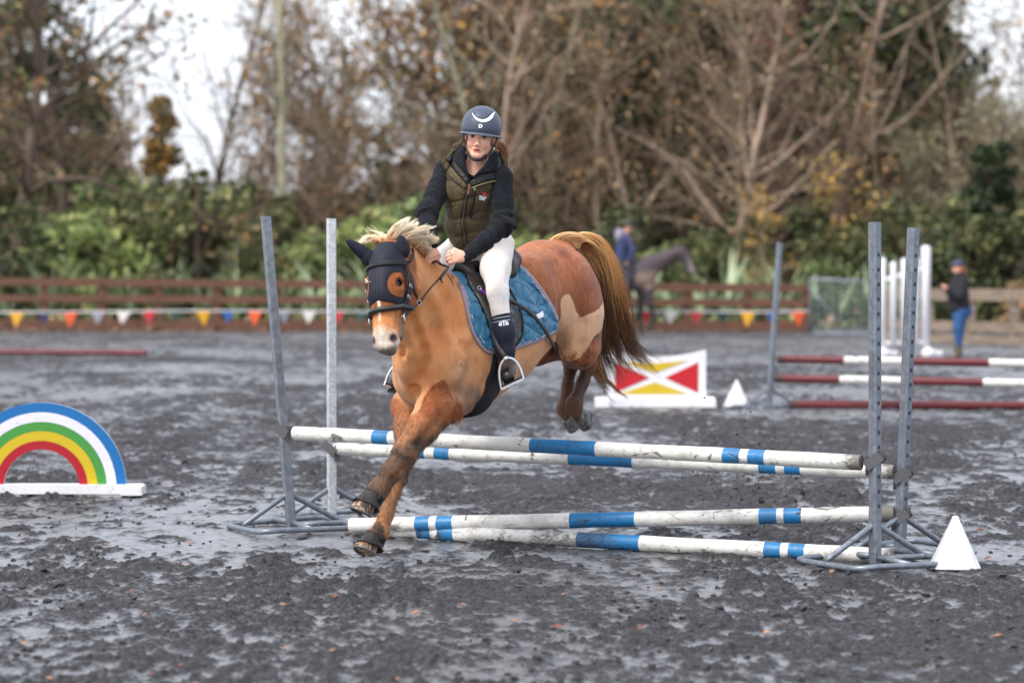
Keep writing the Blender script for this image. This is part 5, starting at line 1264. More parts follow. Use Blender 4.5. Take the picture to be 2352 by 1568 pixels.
ear(W(913, 594, 12.20), W(925, 574, 12.19), W(921, 545, 12.17), (.036, .030))
ear(W(850, 594, 12.25), W(831, 578, 12.24), W(798, 553, 12.21), (.040, .026))

# ---- bridle
bridle = empty('bridle', H(.25, 0, 0), 'black leather bridle with braided browband and padded noseband on the chestnut pony', 'bridle')
def onhead(pxs, off=.008, n_=6):
    P, Nn = [], []
    for q in catmull([(x, y, 0) for x, y in pxs], n_):
        t = HS.seen(q[0], q[1])
        if t: P.append(t[0] + t[1] * off); Nn.append(t[1])
    return P, Nn
def uvline(uvs, off=.008, n_=6):
    P, Nn = [], []
    for q in catmull([(u, v, 0) for u, v in uvs], n_):
        a, b = WH.ray(q[0], q[1]); P.append(a + b * off); Nn.append(b)
    return P, Nn
def smooth_pts(P, it=2):
    P = [np.array(p) for p in P]
    for _ in range(it): P = [P[0]] + [(P[i - 1] + 2 * P[i] + P[i + 1]) / 4 for i in range(1, len(P) - 1)] + [P[-1]]
    return P
def mir(uvs): return [(u, -v) for u, v in uvs]
# browband: two braided strands
bu = WH.poly([(880, 607), (905, 604), (929, 603)]); bl = [(bu[0][0] + .004, -vm * .98), (bu[0][0], -vm * .5), (bu[0][0], 0), (bu[1][0], vm * .5), (bu[2][0], vm * .98)]
P, Nn = uvline(bl, .010, 16); P = smooth_pts(P, 4); m = MB(); L_ = len(P)
for ph in (0, 2.094, 4.188):
    q = []
    for i in range(L_):
        T = nrm(P[min(i + 1, L_ - 1)] - P[max(0, i - 1)]); sd = np.cross(T, Nn[i]); a = i * .95 + ph
        q.append(P[i] + sd * .0078 * math.cos(a) + Nn[i] * .003 * math.sin(2 * a))
    m.tube(q, .0048, 6)
m.build('browband', m_blk, bridle, True)
# noseband
nu = WH.poly([(866, 713), (888, 709), (905, 707), (926, 707)]); vn = max(v for u, v in nu)
nl = [(nu[0][0] + .006, -.15), (nu[0][0] + .004, -.10), (nu[0][0] + .002, -.05), (nu[0][0], 0), (nu[1][0], .035), (nu[2][0], .07), (nu[3][0], .11), (nu[3][0] - .004, .15), (nu[3][0] - .01, .20)]
P, Nn = uvline(nl, .009, 6); P = smooth_pts(P, 2); m = MB(); m.ribbon(P, Nn, .030, .009); m.build('noseband', m_blk, bridle, True)
m = MB(); m.tube([p + n_ * .009 for p, n_ in zip(P, Nn)], .0055, 8); nbp = m.build('noseband_padding', m_blk2, bridle, True)
m = MB()
for k in range(0, len(P) - 1, 1):
    T = nrm(P[k + 1] - P[k]); sd = np.cross(T, Nn[k]); s2 = 1 if k % 2 else -1
    m.tube([P[k] + sd * .005 * s2 + Nn[k] * .0135, P[k + 1] - sd * .005 * s2 + Nn[k + 1] * .0135], .0008, 4)
m.build('stitching', Mat('pale_thread', srgb(150, 148, 146), .7), bridle, True)
# cheek pieces on both sides
def cheek(sg):
    u0 = bl[2][0]; v1 = vm * .97
    uend = WH.px(931, 722)[0]
    line = [(u0 - .01, v1 * sg), (u0 + .05, (v1 + .006) * sg), (u0 + .12, (v1 + .006) * sg), (u0 + .18, (v1 + .002) * sg), (uend - .03, (v1 - .004) * sg), (uend, (v1 - .008) * sg)]
    P, Nn = uvline(line, .010, 6); P = smooth_pts(P, 5); m = MB(); m.ribbon(P, Nn, .019, .004)
    o = m.build('cheekpiece', m_blk, bridle, True)
    P2 = [p + Nn[i] * .004 + nrm(np.cross(nrm(P[min(i + 1, len(P) - 1)] - P[max(0, i - 1)]), Nn[i])) * -.012 * sg for i, p in enumerate(P)]
    m = MB(); m.ribbon(P2[4:-3], Nn[4:-3], .013, .004); m.build('noseband_strap', m_blk, bridle, True)
    m = MB(); k = len(P) // 3
    for q in (k, k + 5): 
        T = nrm(P[q + 1] - P[q]); sd = np.cross(T, Nn[q]); c = P[q] + Nn[q] * .008
        m.tube([c - sd * .012 - T * .009, c + sd * .012 - T * .009, c + sd * .012 + T * .009, c - sd * .012 + T * .009, c - sd * .012 - T * .009], .0022, 6)
        m.tube([c - T * .009, c + T * .009], .0018, 5)
    m.build('buckle', msteel, bridle, True)
    # throat lash and rings
    T0 = P[0]; back = [T0, T0 - hd_n * .03 + hd_d * .05 + hd_l * .006 * sg, T0 - hd_n * .05 + hd_d * .13 + hd_l * .004 * sg, H(.24, .055 * sg, -.17), H(.25, 0, -.19)]
    Q = catmull(back, 6); Q2 = []
    for p in Q:
        a, nn_ = HS.near(p); Q2.append(a + nn_ * .007 if np.linalg.norm(a - p) < .05 or (p - a) @ nn_ < 0 else p)
    m = MB(); Q2 = smooth_pts(Q2, 3); m.ribbon(Q2, [nrm(p - H(.15, 0, -.08)) for p in Q2], .012, .004); m.build('throat_lash', m_blk, bridle, True)
    c = P[-1] + hd_d * .026 + hd_l * .004 * sg; m = MB(); t1, t2 = hd_d, nrm(hd_n + .35 * hd_l * sg)
    m.tube([c + t1 * .024 * math.cos(a) + t2 * .021 * math.sin(a) for a in np.linspace(0, 2 * math.pi, 25)], .0032, 8)
    m.tube([c - t1 * .012, c - t1 * .004 - hd_l * .03 * sg], .006, 8); m.build('bit_ring', msteel, bridle, True)
    m = MB(); tab = [c + t1 * .02 - hd_l * .006 * sg, c + t1 * .045 - hd_l * .010 * sg, c + t1 * .085 - hd_l * .016 * sg, c + t1 * .115 - hd_l * .022 * sg]
    m.ribbon(tab, [hd_l * sg + hd_n * .5] * 4, .015, .004); m.build('curb_strap', leather('worn_leather', (96, 90, 84), .6), bridle, True)
    return c
ringL = cheek(1); ringR = cheek(-1)
m = MB(); hp_ = [WH.ray(bl[2][0] - .01, v)[0] for v in np.linspace(vm, vm * 1.9, 8)]
hp_ = [WH.ray(bl[2][0] - .03 - .02 * i, vm * (1 + .12 * i)) for i in range(6)]
m.ribbon([a + b * .01 for a, b in hp_], [b for a, b in hp_], .02, .005); m.build('headpiece', m_blk, bridle, True)

# ---- bell boots
m_bell = leather('rubber_boot', (36, 34, 34), .55); m_bell.bump(m_bell.noise(40, 4, .6), .5, .006)
m_fluff = Mat('boot_lining', srgb(88, 70, 56), .95); m_fluff.bump(m_fluff.noise(220, 3, .7), .8, .008)
def bell(a, b, toe, lab, r0=.050, r1=.066, squash=.95):
    e = empty('overreach_boot', b, lab, 'overreach boot', 'overreach boots on the pony\'s front feet')
    ax = nrm(b - a); toe = nrm(toe - ax * toe.dot(ax)); sd = np.cross(ax, toe); L = np.linalg.norm(b - a); m = MB(); n_ = 40
    prof = [(0, r0 * .93), (.02, r0 * 1.03), (.25, r0 * 1.08), (.5, r0 * 1.17), (.72, r0 * 1.28), (.80, r1 * 1.02), (.86, r1 * 1.12), (.93, r1 * 1.15), (1.0, r1 * 1.10), (.96, r1 * 1.02), (.5, r0 * 1.05), (0, r0 * .90)]
    Vv = []
    for (t, r) in prof:
        for k in range(n_):
            an = 2 * math.pi * k / n_; w = 1 + .025 * math.sin(5 * an + 3 * t) + .02 * math.sin(9 * an + 7 * t)
            Vv.append(a + ax * L * (t + .10 * t * (1 - math.cos(an)) * .5 * -1) + toe * (r * w * math.cos(an) + .010 * t) + sd * r * w * squash * math.sin(an))
    Fc = [(i * n_ + k, i * n_ + (k + 1) % n_, (i + 1) * n_ + (k + 1) % n_, (i + 1) * n_ + k) for i in range(len(prof) - 1) for k in range(n_)]
    m.put(Vv, Fc); m.build('boot_shell', m_bell, e, True)
    m = MB(); m.tube([a + ax * .004 + toe * r0 * 1.0 * math.cos(t) + sd * r0 * math.sin(t) * squash for t in np.linspace(0, 2 * math.pi, 25)], .0085, 8); m.build('fleece_rim', m_fluff, e, True)
    # strap flap with hook tape
    m = MB(); pts = []; nn_ = []
    for k in range(10):
        an = 1.9 + k * .16; d_ = toe * math.cos(an) + sd * math.sin(an); pts.append(a + ax * L * .30 + d_ * r0 * 1.17); nn_.append(d_)
    m.ribbon(pts, nn_, L * .42, .006)
    pts = [a + ax * L * .30 - (toe * math.cos(1.0 + k * .1) + sd * math.sin(1.0 + k * .1)) * r0 * 1.16 for k in range(8)]
    m.ribbon(pts, [nrm(p - a) for p in pts], L * .40, .005); m.build('strap', m_bell, e, True)
bell(W(861, 1131, 12.37), W(841, 1166, 12.33), V(-.75, -.65, .12), 'black rubber bell boot on the raised front foot above the lower pole')
bell(W(863, 1228, 12.52), W(850, 1260, 12.48), V(-.75, -.65, 0), 'black rubber bell boot on the lower front foot about to touch the ground')

# ---- saddle pad
m_pad = Mat('quilted_satin', srgb(38, 106, 138), .38, spec=.4)
m_pad.bump(m_pad.noise(60, 3, .5), .12, .006); m_pad.b.inputs['Sheen Weight'].default_value = .2
m_bind = Mat('mauve_binding', srgb(150, 136, 144), .75); m_bind.bump(m_bind.noise(90, 3), .5, .004)
m_cord = Mat('silver_cord', rough=.6); m_cord.col(m_cord.ramp(m_cord.noise(1, 1, .5, m_cord.map((140, 140, 140))), [(.47, srgb(70, 84, 120)), (.53, srgb(206, 208, 216))]))
pad = empty('saddle_pad', B(.1, 0, .3), 'blue quilted saddle pad with mauve binding under the black saddle', 'saddle pad')
pad_px = [(1045, 630), (1052, 652), (1057, 666), (1064, 688), (1069, 709), (1073, 728), (1076, 744), (1081, 760), (1088, 776), (1097, 791), (1109, 804), (1122, 812), (1132, 812.5), (1139, 808),
          (1160, 805), (1181, 801), (1204, 794), (1225, 786), (1241, 779), (1257, 771.7), (1268, 765), (1274.5, 757), (1278.5, 747), (1278.5, 738), (1274, 722), (1269, 707), (1260, 689), (1248.7, 672), (1238, 656), (1225, 640), (1212, 627), (1199, 616)]
pp = WT.poly(pad_px)
ut = [pp[0][0], pp[-1][0]]
padp = pp + [(ut[1] - .005, .04), (ut[1], 0)] 
padp = padp + [(u, -v) for u, v in padp[:-1][::-1]] + [(ut[0], 0)]
ctr = WT.px(1215, 720)
def quilt(uv, sd):
    """overlapping curved cells"""
    x = uv[:, 0] / .095; y = np.abs(uv[:, 1]) / .095
    d = np.full(len(uv), 9.)
    a = x + .28 * np.sin(y * 2 * math.pi * .5); b = y + .28 * np.sin(x * 2 * math.pi * .5)
    for q in (a + b, a - b):
        f = np.abs(q - np.round(q)); d = np.minimum(d, f)
    r = np.hypot(a - np.round(a * 2) / 2, b - np.round(b * 2) / 2)
    d2 = np.clip(d / .28, 0, 1); puff = np.sqrt(d2 * (2 - d2))
    ring = np.clip(np.abs(np.hypot(x - np.round(x), y - np.round(y)) - .16) / .05, 0, 1)
    return .003 + .017 * puff * (.6 + .4 * ring) * np.clip(sd / .02, .2, 1)
po, _, _ = drape(WT, padp, .0055, quilt, .006, name='quilted_panel', mat=m_pad, parent=pad, blur=1)
def edge_tube(poly, off, r, name, mat, inset=0.0, n_=8, flat=None, parent=None, wr=None, closed=True):
    wr = wr or WT
    pts = []; ctrv = np.mean(poly, axis=0)
    PP = [np.array([u, v]) for u, v in poly]
    if closed: PP = PP + [PP[0]]
    q = []
    for i in range(len(PP) - 1):
        k = max(1, int(np.linalg.norm(PP[i + 1] - PP[i]) / .012))
        for j in range(k): q.append(PP[i] + (PP[i + 1] - PP[i]) * j / k)
    q.append(PP[-1])
    q = np.array(q)
    for _ in range(2): q[1:-1] = (q[:-2] + 2 * q[1:-1] + q[2:]) / 4
    T = np.gradient(q, axis=0); Nn = np.stack([-T[:, 1], T[:, 0]], 1); Nn /= np.linalg.norm(Nn, axis=1, keepdims=True) + 1e-9
    s_ = np.sign(((ctrv - q) * Nn).sum(1, keepdims=True)); area = 0
    for i in range(len(poly)): area += poly[i][0] * poly[(i + 1) % len(poly)][1] - poly[(i + 1) % len(poly)][0] * poly[i][1]
    q = q + Nn * inset * (1 if area > 0 else -1)
    P = []; No = []
    for u, v in q:
        a, b = wr.ray(u, v); P.append(a + b * off); No.append(b)
    P = smooth_pts(P, 2)
    m = MB()
    if flat: m.ribbon(P, No, flat, r)
    else: m.tube(P, r, n_)
    return m.build(name, mat, parent, True)
edge_tube(padp, .004, .009, 'binding', m_bind, inset=.008, flat=.026, parent=pad)
edge_tube(padp, .0165, .0035, 'cord', m_cord, inset=.023, n_=6, parent=pad)
# white badge with a dark blue frame, teal keeper strap
bc = [WT.px(x, y) for x, y in ((1222, 722), (1241, 715), (1244, 730), (1226, 737))]
def scale_poly(p, s): c = np.mean(p, axis=0); return [tuple(c + (np.array(q) - c) * s) for q in p]
drape(WT, bc, .004, .0185, .003, name='badge_frame', mat=Mat('badge_blue', srgb(30, 70, 130), .6), parent=pad)
drape(WT, scale_poly(bc, .74), .004, .0205, .002, name='badge', mat=Mat('badge_white', srgb(235, 236, 240), .5), parent=pad)

# ---- saddle
saddle = empty('saddle', B(.05, 0, .35), 'black leather general purpose saddle on the blue pad under the rider', 'saddle')
fl = WT.poly([(1066, 633), (1078, 652), (1092, 677), (1107, 712), (1118, 742), (1124, 765), (1129, 784), (1136, 800), (1150, 804), (1166, 800), (1180, 792), (1190, 778), (1195, 756), (1193, 728), (1182, 700), (1168, 672), (1150, 645), (1120, 622), (1090, 612)])
flm = [(u, -v) for u, v in fl]
for q in (fl, flm):
    drape(WT, q, .007, lambda uv, sd: .020 + .010 * np.clip(1 - np.abs(sd - .02) / .02, 0, 1) * (uv[:, 0] > np.median(uv[:, 0])), .008, name='flap', mat=m_blk2, parent=saddle, blur=2)
    edge_tube(q, .024, .004, 'flap_edging', m_blk, parent=saddle)
ks = WT.poly([(1060, 632), (1072, 640), (1085, 652), (1100, 676), (1115, 708), (1124, 736), (1130, 762), (1132, 786), (1126, 784), (1118, 758), (1110, 735), (1099, 708), (1086, 684), (1070, 656)])
for q in (ks, [(u, -v) for u, v in ks]):
    drape(WT, q, .006, lambda uv, sd: .028 + .012 * np.clip(sd / .012, 0, 1), .012, name='knee_roll', mat=m_blk2, parent=saddle, blur=1)
sk = WT.poly([(1056, 616), (1066, 622), (1084, 636), (1100, 655), (1112, 676), (1104, 680), (1088, 662), (1068, 645), (1054, 632)])
for q in (sk, [(u, -v) for u, v in sk]):
    drape(WT, q, .006, .040, .008, name='skirt', mat=m_blk2, parent=saddle, blur=1)
# seat: pommel, deep seat and cantle as one smooth solid
f = Field(B(0, 0, .36) - .42, B(0, 0, .36) + .42, .007)
top = lambda a: WT.ray(a, 0)[0]
def sb(a, b, h):
    p, d = WT.ray(a, b); return p + d * h
f.cone(sb(.075, -.06, .03), sb(.085, 0, .045), .018, .022, k=.03); f.cone(sb(.075, .06, .03), sb(.085, 0, .045), .018, .022, k=.03)
for s in (-1, 1):
    f.cone(sb(.075, s * .06, .03), sb(.02, s * .13, .028), .018, .014, k=.03)
    f.cone(sb(.05, s * .03, .04), sb(-.08, s * .06, .03), .025, .035, k=.05)
    f.cone(sb(-.08, s * .06, .03), sb(-.19, s * .10, .045), .035, .035, k=.05)
    f.cone(sb(-.17, s * .13, .045), sb(-.26, s * .07, .075), .028, .026, k=.04)
    f.cone(sb(-.15, s * .145, .025), sb(-.26, s * .10, .03), .034, .040, k=.03)
    f.cone(sb(-.05, s * .13, .02), sb(-.17, s * .14, .02), .02, .028, k=.03)
f.cone(sb(-.26, -.07, .075), sb(-.26, .07, .075), .026, .026, k=.04)
f.cone(sb(-.27, -.09, .03), sb(-.27, .09, .03), .042, .042, k=.03)
v_, F_ = f.mesh(); v_ = relax(v_, F_, 2); add('seat', v_, F_, m_blk2, saddle)
# girth
gp_ = WT.poly([(1133, 790), (1128, 830), (1121, 862), (1109, 900), (1092, 928), (1072, 944), (1105, 944), (1120, 932), (1137, 907), (1150, 875), (1158, 838), (1162, 800)])
gu0 = [(q[0], q[1]) for q in WT.poly([(1133, 795), (1124, 855), (1110, 900), (1090, 930)])]
gu1 = [(q[0], q[1]) for q in WT.poly([(1164, 795), (1156, 850), (1142, 900), (1126, 926)])]
gpoly = gu0 + [(gu0[-1][0], .3 * math.pi)] + [(gu1[-1][0], .3 * math.pi)] + gu1[::-1]
for q in (gpoly, [(u, -v) for u, v in gpoly]):
    drape(WT, q, .008, lambda uv, sd: .006 + .012 * np.clip(sd / .02, 0, 1) ** .5, .006, name='girth', mat=Mat('black_girth_fleece', srgb(15, 15, 20), .9), parent=saddle, blur=2)
# loose strap swinging behind the leg
P, Nn = [], []
for q in catmull([(x, y, 0) for x, y in [(1160, 692), (1172, 696), (1187, 704), (1203, 714), (1218, 726), (1237, 748), (1254, 775), (1268, 797), (1281, 812)]], 5):
    t = HS.seen(q[0], q[1]) or (W(q[0], q[1], 13.1), -h_f)
    P.append(t[0] + t[1] * .024); Nn.append(t[1])
P = smooth_pts(P, 6); Nn = smooth_pts(Nn, 6)
m_strap = leather('dark_brown_leather', (54, 47, 45), .5)
m = MB(); m.ribbon(P, Nn, .021, .005); st = m.build('loose_strap', m_strap, saddle, True)
m = MB()
for i in range(2, len(P) - 3, 3): m.tube([P[i] + nrm(Nn[i]) * .0035, P[i] + nrm(Nn[i]) * .0056], .0022, 6)
m.build('strap_hole', Mat('hole_dark', (.008, .007, .007), .8), st)
m = MB(); a = HS.seen(1098, 661)[0]; nn_ = HS.seen(1098, 661)[1]
m.tube([W(1104, 664, 12.62), W(1110, 670, 12.62), W(1116, 678, 12.63)], .006, 8); m.build('purple_tag', Mat('purple_webbing', srgb(120, 36, 160), .6), saddle, True)
m = MB(); c = W(1101, 661, 12.63); m.tube([c + V(.009 * math.cos(t), 0, .009 * math.sin(t)) for t in np.linspace(0, 2 * math.pi, 14)], .002, 6); m.build('dee_ring', msteel, saddle, True)
drape(WT, [WT.px(x, y) for x, y in ((1076, 667), (1094, 667), (1095, 674), (1078, 675))], .005, .034, .006, name='keeper_loop', mat=Mat('teal_webbing', srgb(20, 96, 116), .6), parent=saddle)

# stirrups
m_alu = Mat('stirrup_steel', srgb(205, 205, 208), .32, 1.0); m_alu.rough(m_alu.rng(m_alu.noise(60, 4, .7), .3, .7, .2, .55))
m_rub = Mat('black_rubber', srgb(18, 18, 19), .85); m_rub.bump(m_rub.noise(150, 3), .7, .008)
def stirrup(c, ux, uz, fw, lab, top):
    """c centre of the foot plate, ux across, uz up, fw front"""
    e = empty('stirrup', c, lab, 'stirrup', 'stirrup irons hanging from the saddle')
    w = .062; h = .135; m = MB(); pts = []
    for t in np.linspace(-1, 1, 25):
        an = t * math.pi * .5; x = w * math.sin(an) * (1.0); z = h * (math.cos(an) ** .75)
        pts.append(c + ux * x + uz * z)
    pts = [c - ux * (w + .004) - uz * .004] + pts + [c + ux * (w + .004) - uz * .004]
    n0 = [fw] * len(pts); m.tube(pts, .0075, 8)
    m.box(c + uz * h, (.03, .02, .02), np.array([ux, fw, uz]).T)
    m.build('iron', m_alu, e, True)
    m = MB(); m.box(c, (.128, .05, .012), np.array([ux, fw, uz]).T); m.build('tread_frame', m_alu, e)
    m = MB(); m.box(c + uz * .009, (.11, .044, .010), np.array([ux, fw, uz]).T)
    m.build('tread', m_rub, e)
    return e
# ================================================================ the rider
rh_n = nrm(V(-.10, -.99, -.05)); rh_u = nrm(V(.115, -.06, .99)); rh_u = nrm(rh_u - rh_n * rh_u.dot(rh_n)); rh_x = np.cross(rh_u, rh_n) * -1
if rh_x[0] < 0: rh_x = -rh_x
rh_R = np.array([rh_x, rh_n, rh_u]); rh_O = W(1103, 314.5, 12.78)
def RH(x, n_, u): return rh_O + x * rh_x + n_ * rh_n + u * rh_u
lt = nrm(V(.92, -.38, -.06))
shR, shL = W(1024, 394, 12.92), W(1150, 408, 12.80)
elR, elL = W(980, 492, 12.70), W(1158, 516, 12.72)
wrR, wrL = W(989, 566, 12.56), W(1070, 590, 12.50)
pel, wst, chs, nkb = W(1116, 572, 13.06), W(1088, 512, 12.94), W(1084, 440, 12.87), W(1094, 396, 12.86)
def outer(px, py, r, gap=.03):
    t = HS.seen(px, py); Y = (t[0][1] if t else 13.0) - gap - r; return W(px, py, Y)
hipL, hipR = W(1140, 566, 13.0), W(1076, 560, 13.10)
knL = outer(1143, 672, .05, .06); knL = W(1143, 672, min(knL[1], 12.74))
cfL = outer(1156, 762, .05, .045); anL = outer(1163, 832, .04, .055)
knR = W(1012, 600, 12.90); cfR = B(.22, -.36, -.10); anR = B(.24, -.37, -.30)
toeL = anL + V(.012, -.12, -.075); heelL = anL + V(.02, .05, -.045)
toeR = W(906, 884, 13.02); anR = toeR + V(.05, .13, .07)

fine = [[(-.34, -.02)], [(12.36, 12.62), (12.62, 12.86)], [(1.50, 1.68), (2.08, 2.36)]]
RF_ = Field((-.70, 12.30, .75), (.10, 13.35, 2.42), .008, fine, .0030)
F = RF_
# head
F.ell(RH(0, -.018, .035), rh_R, (.073, .090, .088), k=.01)
F.ell(RH(0, .030, -.020), rh_R, (.0575, .058, .072), k=.02)
F.ell(RH(0, .030, -.058), rh_R, (.047, .050, .045), k=.02)
F.ell(RH(0, .068, -.096), rh_R, (.020, .018, .015), k=.022)
for s in (-1, 1):
    F.cone(RH(s * .046, .0, -.050), RH(s * .012, .062, -.096), .016, .015, k=.02)
    F.sph(RH(s * .034, .060, -.036), .021, k=.02)
    F.cone(RH(s * .012, .087, .017), RH(s * .045, .072, .017), .008, .008, k=.010)
    F.ell(RH(s * .031, .094, -.001), rh_R, (.017, .011, .0046), k=.006, op='sub')
    F.sph(RH(s * .0115, .099, -.045), .0075, k=.006)
    F.ell(RH(s * .074, -.008, -.010), rh_R, (.008, .016, .026), k=.006)
F.cone(RH(0, .085, .005), RH(0, .108, -.038), .0065, .0095, k=.009)
F.cone(RH(-.021, .082, -.0665), RH(0, .0920, -.0640), .0040, .0052, k=.004); F.cone(RH(.021, .082, -.0665), RH(0, .0920, -.0640), .0040, .0052, k=.004)
F.cone(RH(-.015, .083, -.0775), RH(.015, .083, -.0775), .0055, .0055, k=.005)
F.ell(RH(0, .094, -.0712), rh_R, (.018, .009, .0024), k=.002, op='sub')
F.cone(RH(0, -.02, -.06), nkb + V(0, -.01, 0), .050, .056, k=.03)
# trunk, arms, legs (under the clothes)
F.cone(nkb, chs, .07, .105, k=.05, ax=rh_n, q=1.15); F.cone(chs, wst, .105, .095, k=.05); F.cone(wst, pel, .095, .12, k=.05)
F.cone(nkb, shR, .05, .045, k=.03); F.cone(nkb, shL, .05, .045, k=.03)
F.chain([shR, elR, wrR], [.045, .036, .024], k=.02); F.chain([shL, elL, wrL], [.045, .036, .024], k=.02)
F.chain([hipL, knL, cfL, anL], [.075, .048, .044, .030], k=.03); F.chain([hipR, knR, cfR, anR], [.075, .048, .044, .030], k=.03)
F.cone(anL, anL + (toeL - anL) * .45, .020, .015, k=.01); F.cone(anR, anR + (toeR - anR) * .45, .020, .015, k=.01)
# left hand: a fist round the rein, back of the hand towards the camera
def hand(wr, kn, across, palm, curl, thumb_side, r=.0088, spread=.0175):
    """wr wrist, kn centre of the knuckles, across = towards the little finger, palm = where the palm looks"""
    F.cone(wr - (kn - wr) * .1, wr + (kn - wr) * .5, .021, .026, k=.015, ax=palm, q=1.25)
    d = nrm(kn - wr)
    for i, (ln, o) in enumerate(((.9, -1.5), (1., -.5), (.95, .5), (.8, 1.5))):
        k0 = kn + across * o * spread - d * .006 * abs(o)
        F.cone(wr + (kn - wr) * .35 + across * o * spread * .7, k0, .0135, .0112, k=.012)
        c1, c2 = curl[i] if isinstance(curl, list) else curl
        d1 = nrm(d * math.cos(c1) + palm * math.sin(c1)); d2 = nrm(d * math.cos(c1 + c2) + palm * math.sin(c1 + c2)); d3 = nrm(d * math.cos(c1 + 1.7 * c2) + palm * math.sin(c1 + 1.7 * c2))
        p1 = k0 + d1 * .034 * ln; p2 = p1 + d2 * .023 * ln; p3 = p2 + d3 * .016 * ln
        F.chain([k0, p1, p2, p3], [r * 1.18, r * 1.02, r * .95, r * .80], k=.003)
    tb = wr + (kn - wr) * .30 - across * thumb_side * .022 + palm * .008
    t1 = tb + nrm(d * .7 - across * thumb_side * .6 + palm * .45) * .036; t2 = t1 + nrm(d * .9 + across * thumb_side * .25 + palm * .55) * .027; t3 = t2 + nrm(d * .6 + across * thumb_side * .7 + palm * .4) * .018
    F.chain([tb, t1, t2, t3], [.0155, .0120, .0108, .0088], k=.008)
    return t3
knuL = W(1040, 588, 12.455); dL = nrm(knuL - wrL); acL = nrm(V(.05, -.30, -1)); acL = nrm(acL - dL * acL.dot(dL)); pmL = np.cross(dL, acL); pmL = pmL if pmL[1] > 0 else -pmL
pmL = nrm(pmL + V(.1, 0, -.2)); hand(wrL, knuL, acL, pmL, (.85, 1.25), 1)
knuR = W(990, 590, 12.52); dR = nrm(knuR - wrR + V(.02, 0, 0)); acR = nrm(V(-1, -.1, .1)); acR = nrm(acR - dR * acR.dot(dR)); pmR = np.cross(dR, acR); pmR = pmR if pmR[1] > 0 else -pmR
hand(wrR, knuR, acR, pmR, (.7, .9), 1)
rv, rF = F.mesh(); rv = relax(rv, rF, 1, .35)
q = (rv - rh_O) @ rh_R.T; n = len(rv)
sk = np.tile(c3(232, 180, 154), (n, 1)); nzs = fbm(rv[:, 0] * 60, rv[:, 1] * 60, rv[:, 2] * 60, 2, 3)
sk = lerp(sk, c3(206, 140, 116), (nzs - .4) * .8)
for s in (-1, 1):
    sk = lerp(sk, c3(214, 128, 110), (.030 - np.linalg.norm(q - V(s * .042, .070, -.035), axis=1)) / .03 * .7)
    e_ = (q - V(s * .031, .084, .0175)) / V(.019, .03, .0036); e_[:, 2] += (q[:, 0] * s - .030) ** 2 * 900 * .25
    sk = lerp(sk, c3(84, 56, 42), (1 - np.linalg.norm(e_, axis=1)) * 2)
    e_ = (q - V(s * .031, .085, .0)) / V(.018, .02, .0105); sk = lerp(sk, c3(130, 82, 66), (1 - np.linalg.norm(e_, axis=1)) * 1.6)
    sk = lerp(sk, c3(150, 84, 68), (.0055 - np.linalg.norm(q - V(s * .008, .103, -.050), axis=1)) / .003)
lp = (q - V(0, .088, -.0712)) / V(.025, .02, .0125); sk = lerp(sk, c3(200, 116, 106), (1 - np.linalg.norm(lp, axis=1)) * 4)
lp = (q - V(0, .088, -.0712)) / V(.019, .014, .0030); sk = lerp(sk, c3(96, 36, 34), (1.1 - np.linalg.norm(lp, axis=1)) * 3)
mskin = Mat('skin', rough=.5, spec=.35); mskin.col(mskin.attr('Col', True)); mskin.b.inputs['Subsurface Weight'].default_value = .12
mskin.b.inputs['Subsurface Radius'].default_value = (.02, .008, .004); mskin.b.inputs['Subsurface Scale'].default_value = .5
rider = link('person', mesh_from('person', rv, rF, mskin.m)); setcol(rider, sk)
tag(rider, 'young rider in dark helmet, olive puffer vest and white breeches on the jumping chestnut pony', 'person')
RS = Surf(rv, rF)
# eyes
for s in (-1, 1):
    c = RH(s * .031, .0735, .0); f = Field(c - .016, c + .016, .0016); f.sph(c, .0122, k=0); v_, F_ = f.mesh()
    o = add('eye', v_, F_, None, rider); gz = nrm(rh_n + V(0, 0, -.02)); dd = (v_ - c) @ gz / .0122
    cl = np.where((dd > .86)[:, None], c3(34, 20, 14), c3(150, 134, 126)); cl = np.where((dd > .975)[:, None], c3(8, 6, 6), cl); setcol(o, cl)
    me = Mat('eyeball', rough=.12); me.col(me.attr('Col', True)); o.data.materials.append(me.m)
    m = MB(); m.tube([RH(s * .031 + .0165 * math.cos(t), .0865 - .004 * abs(math.cos(t)), .0055 * math.sin(t) + .0012) for t in np.linspace(math.pi * .02, math.pi * .98, 10)], .0011, 5); m.build('eyelashes', Mat('lash', srgb(34, 22, 18), .7), rider, True)

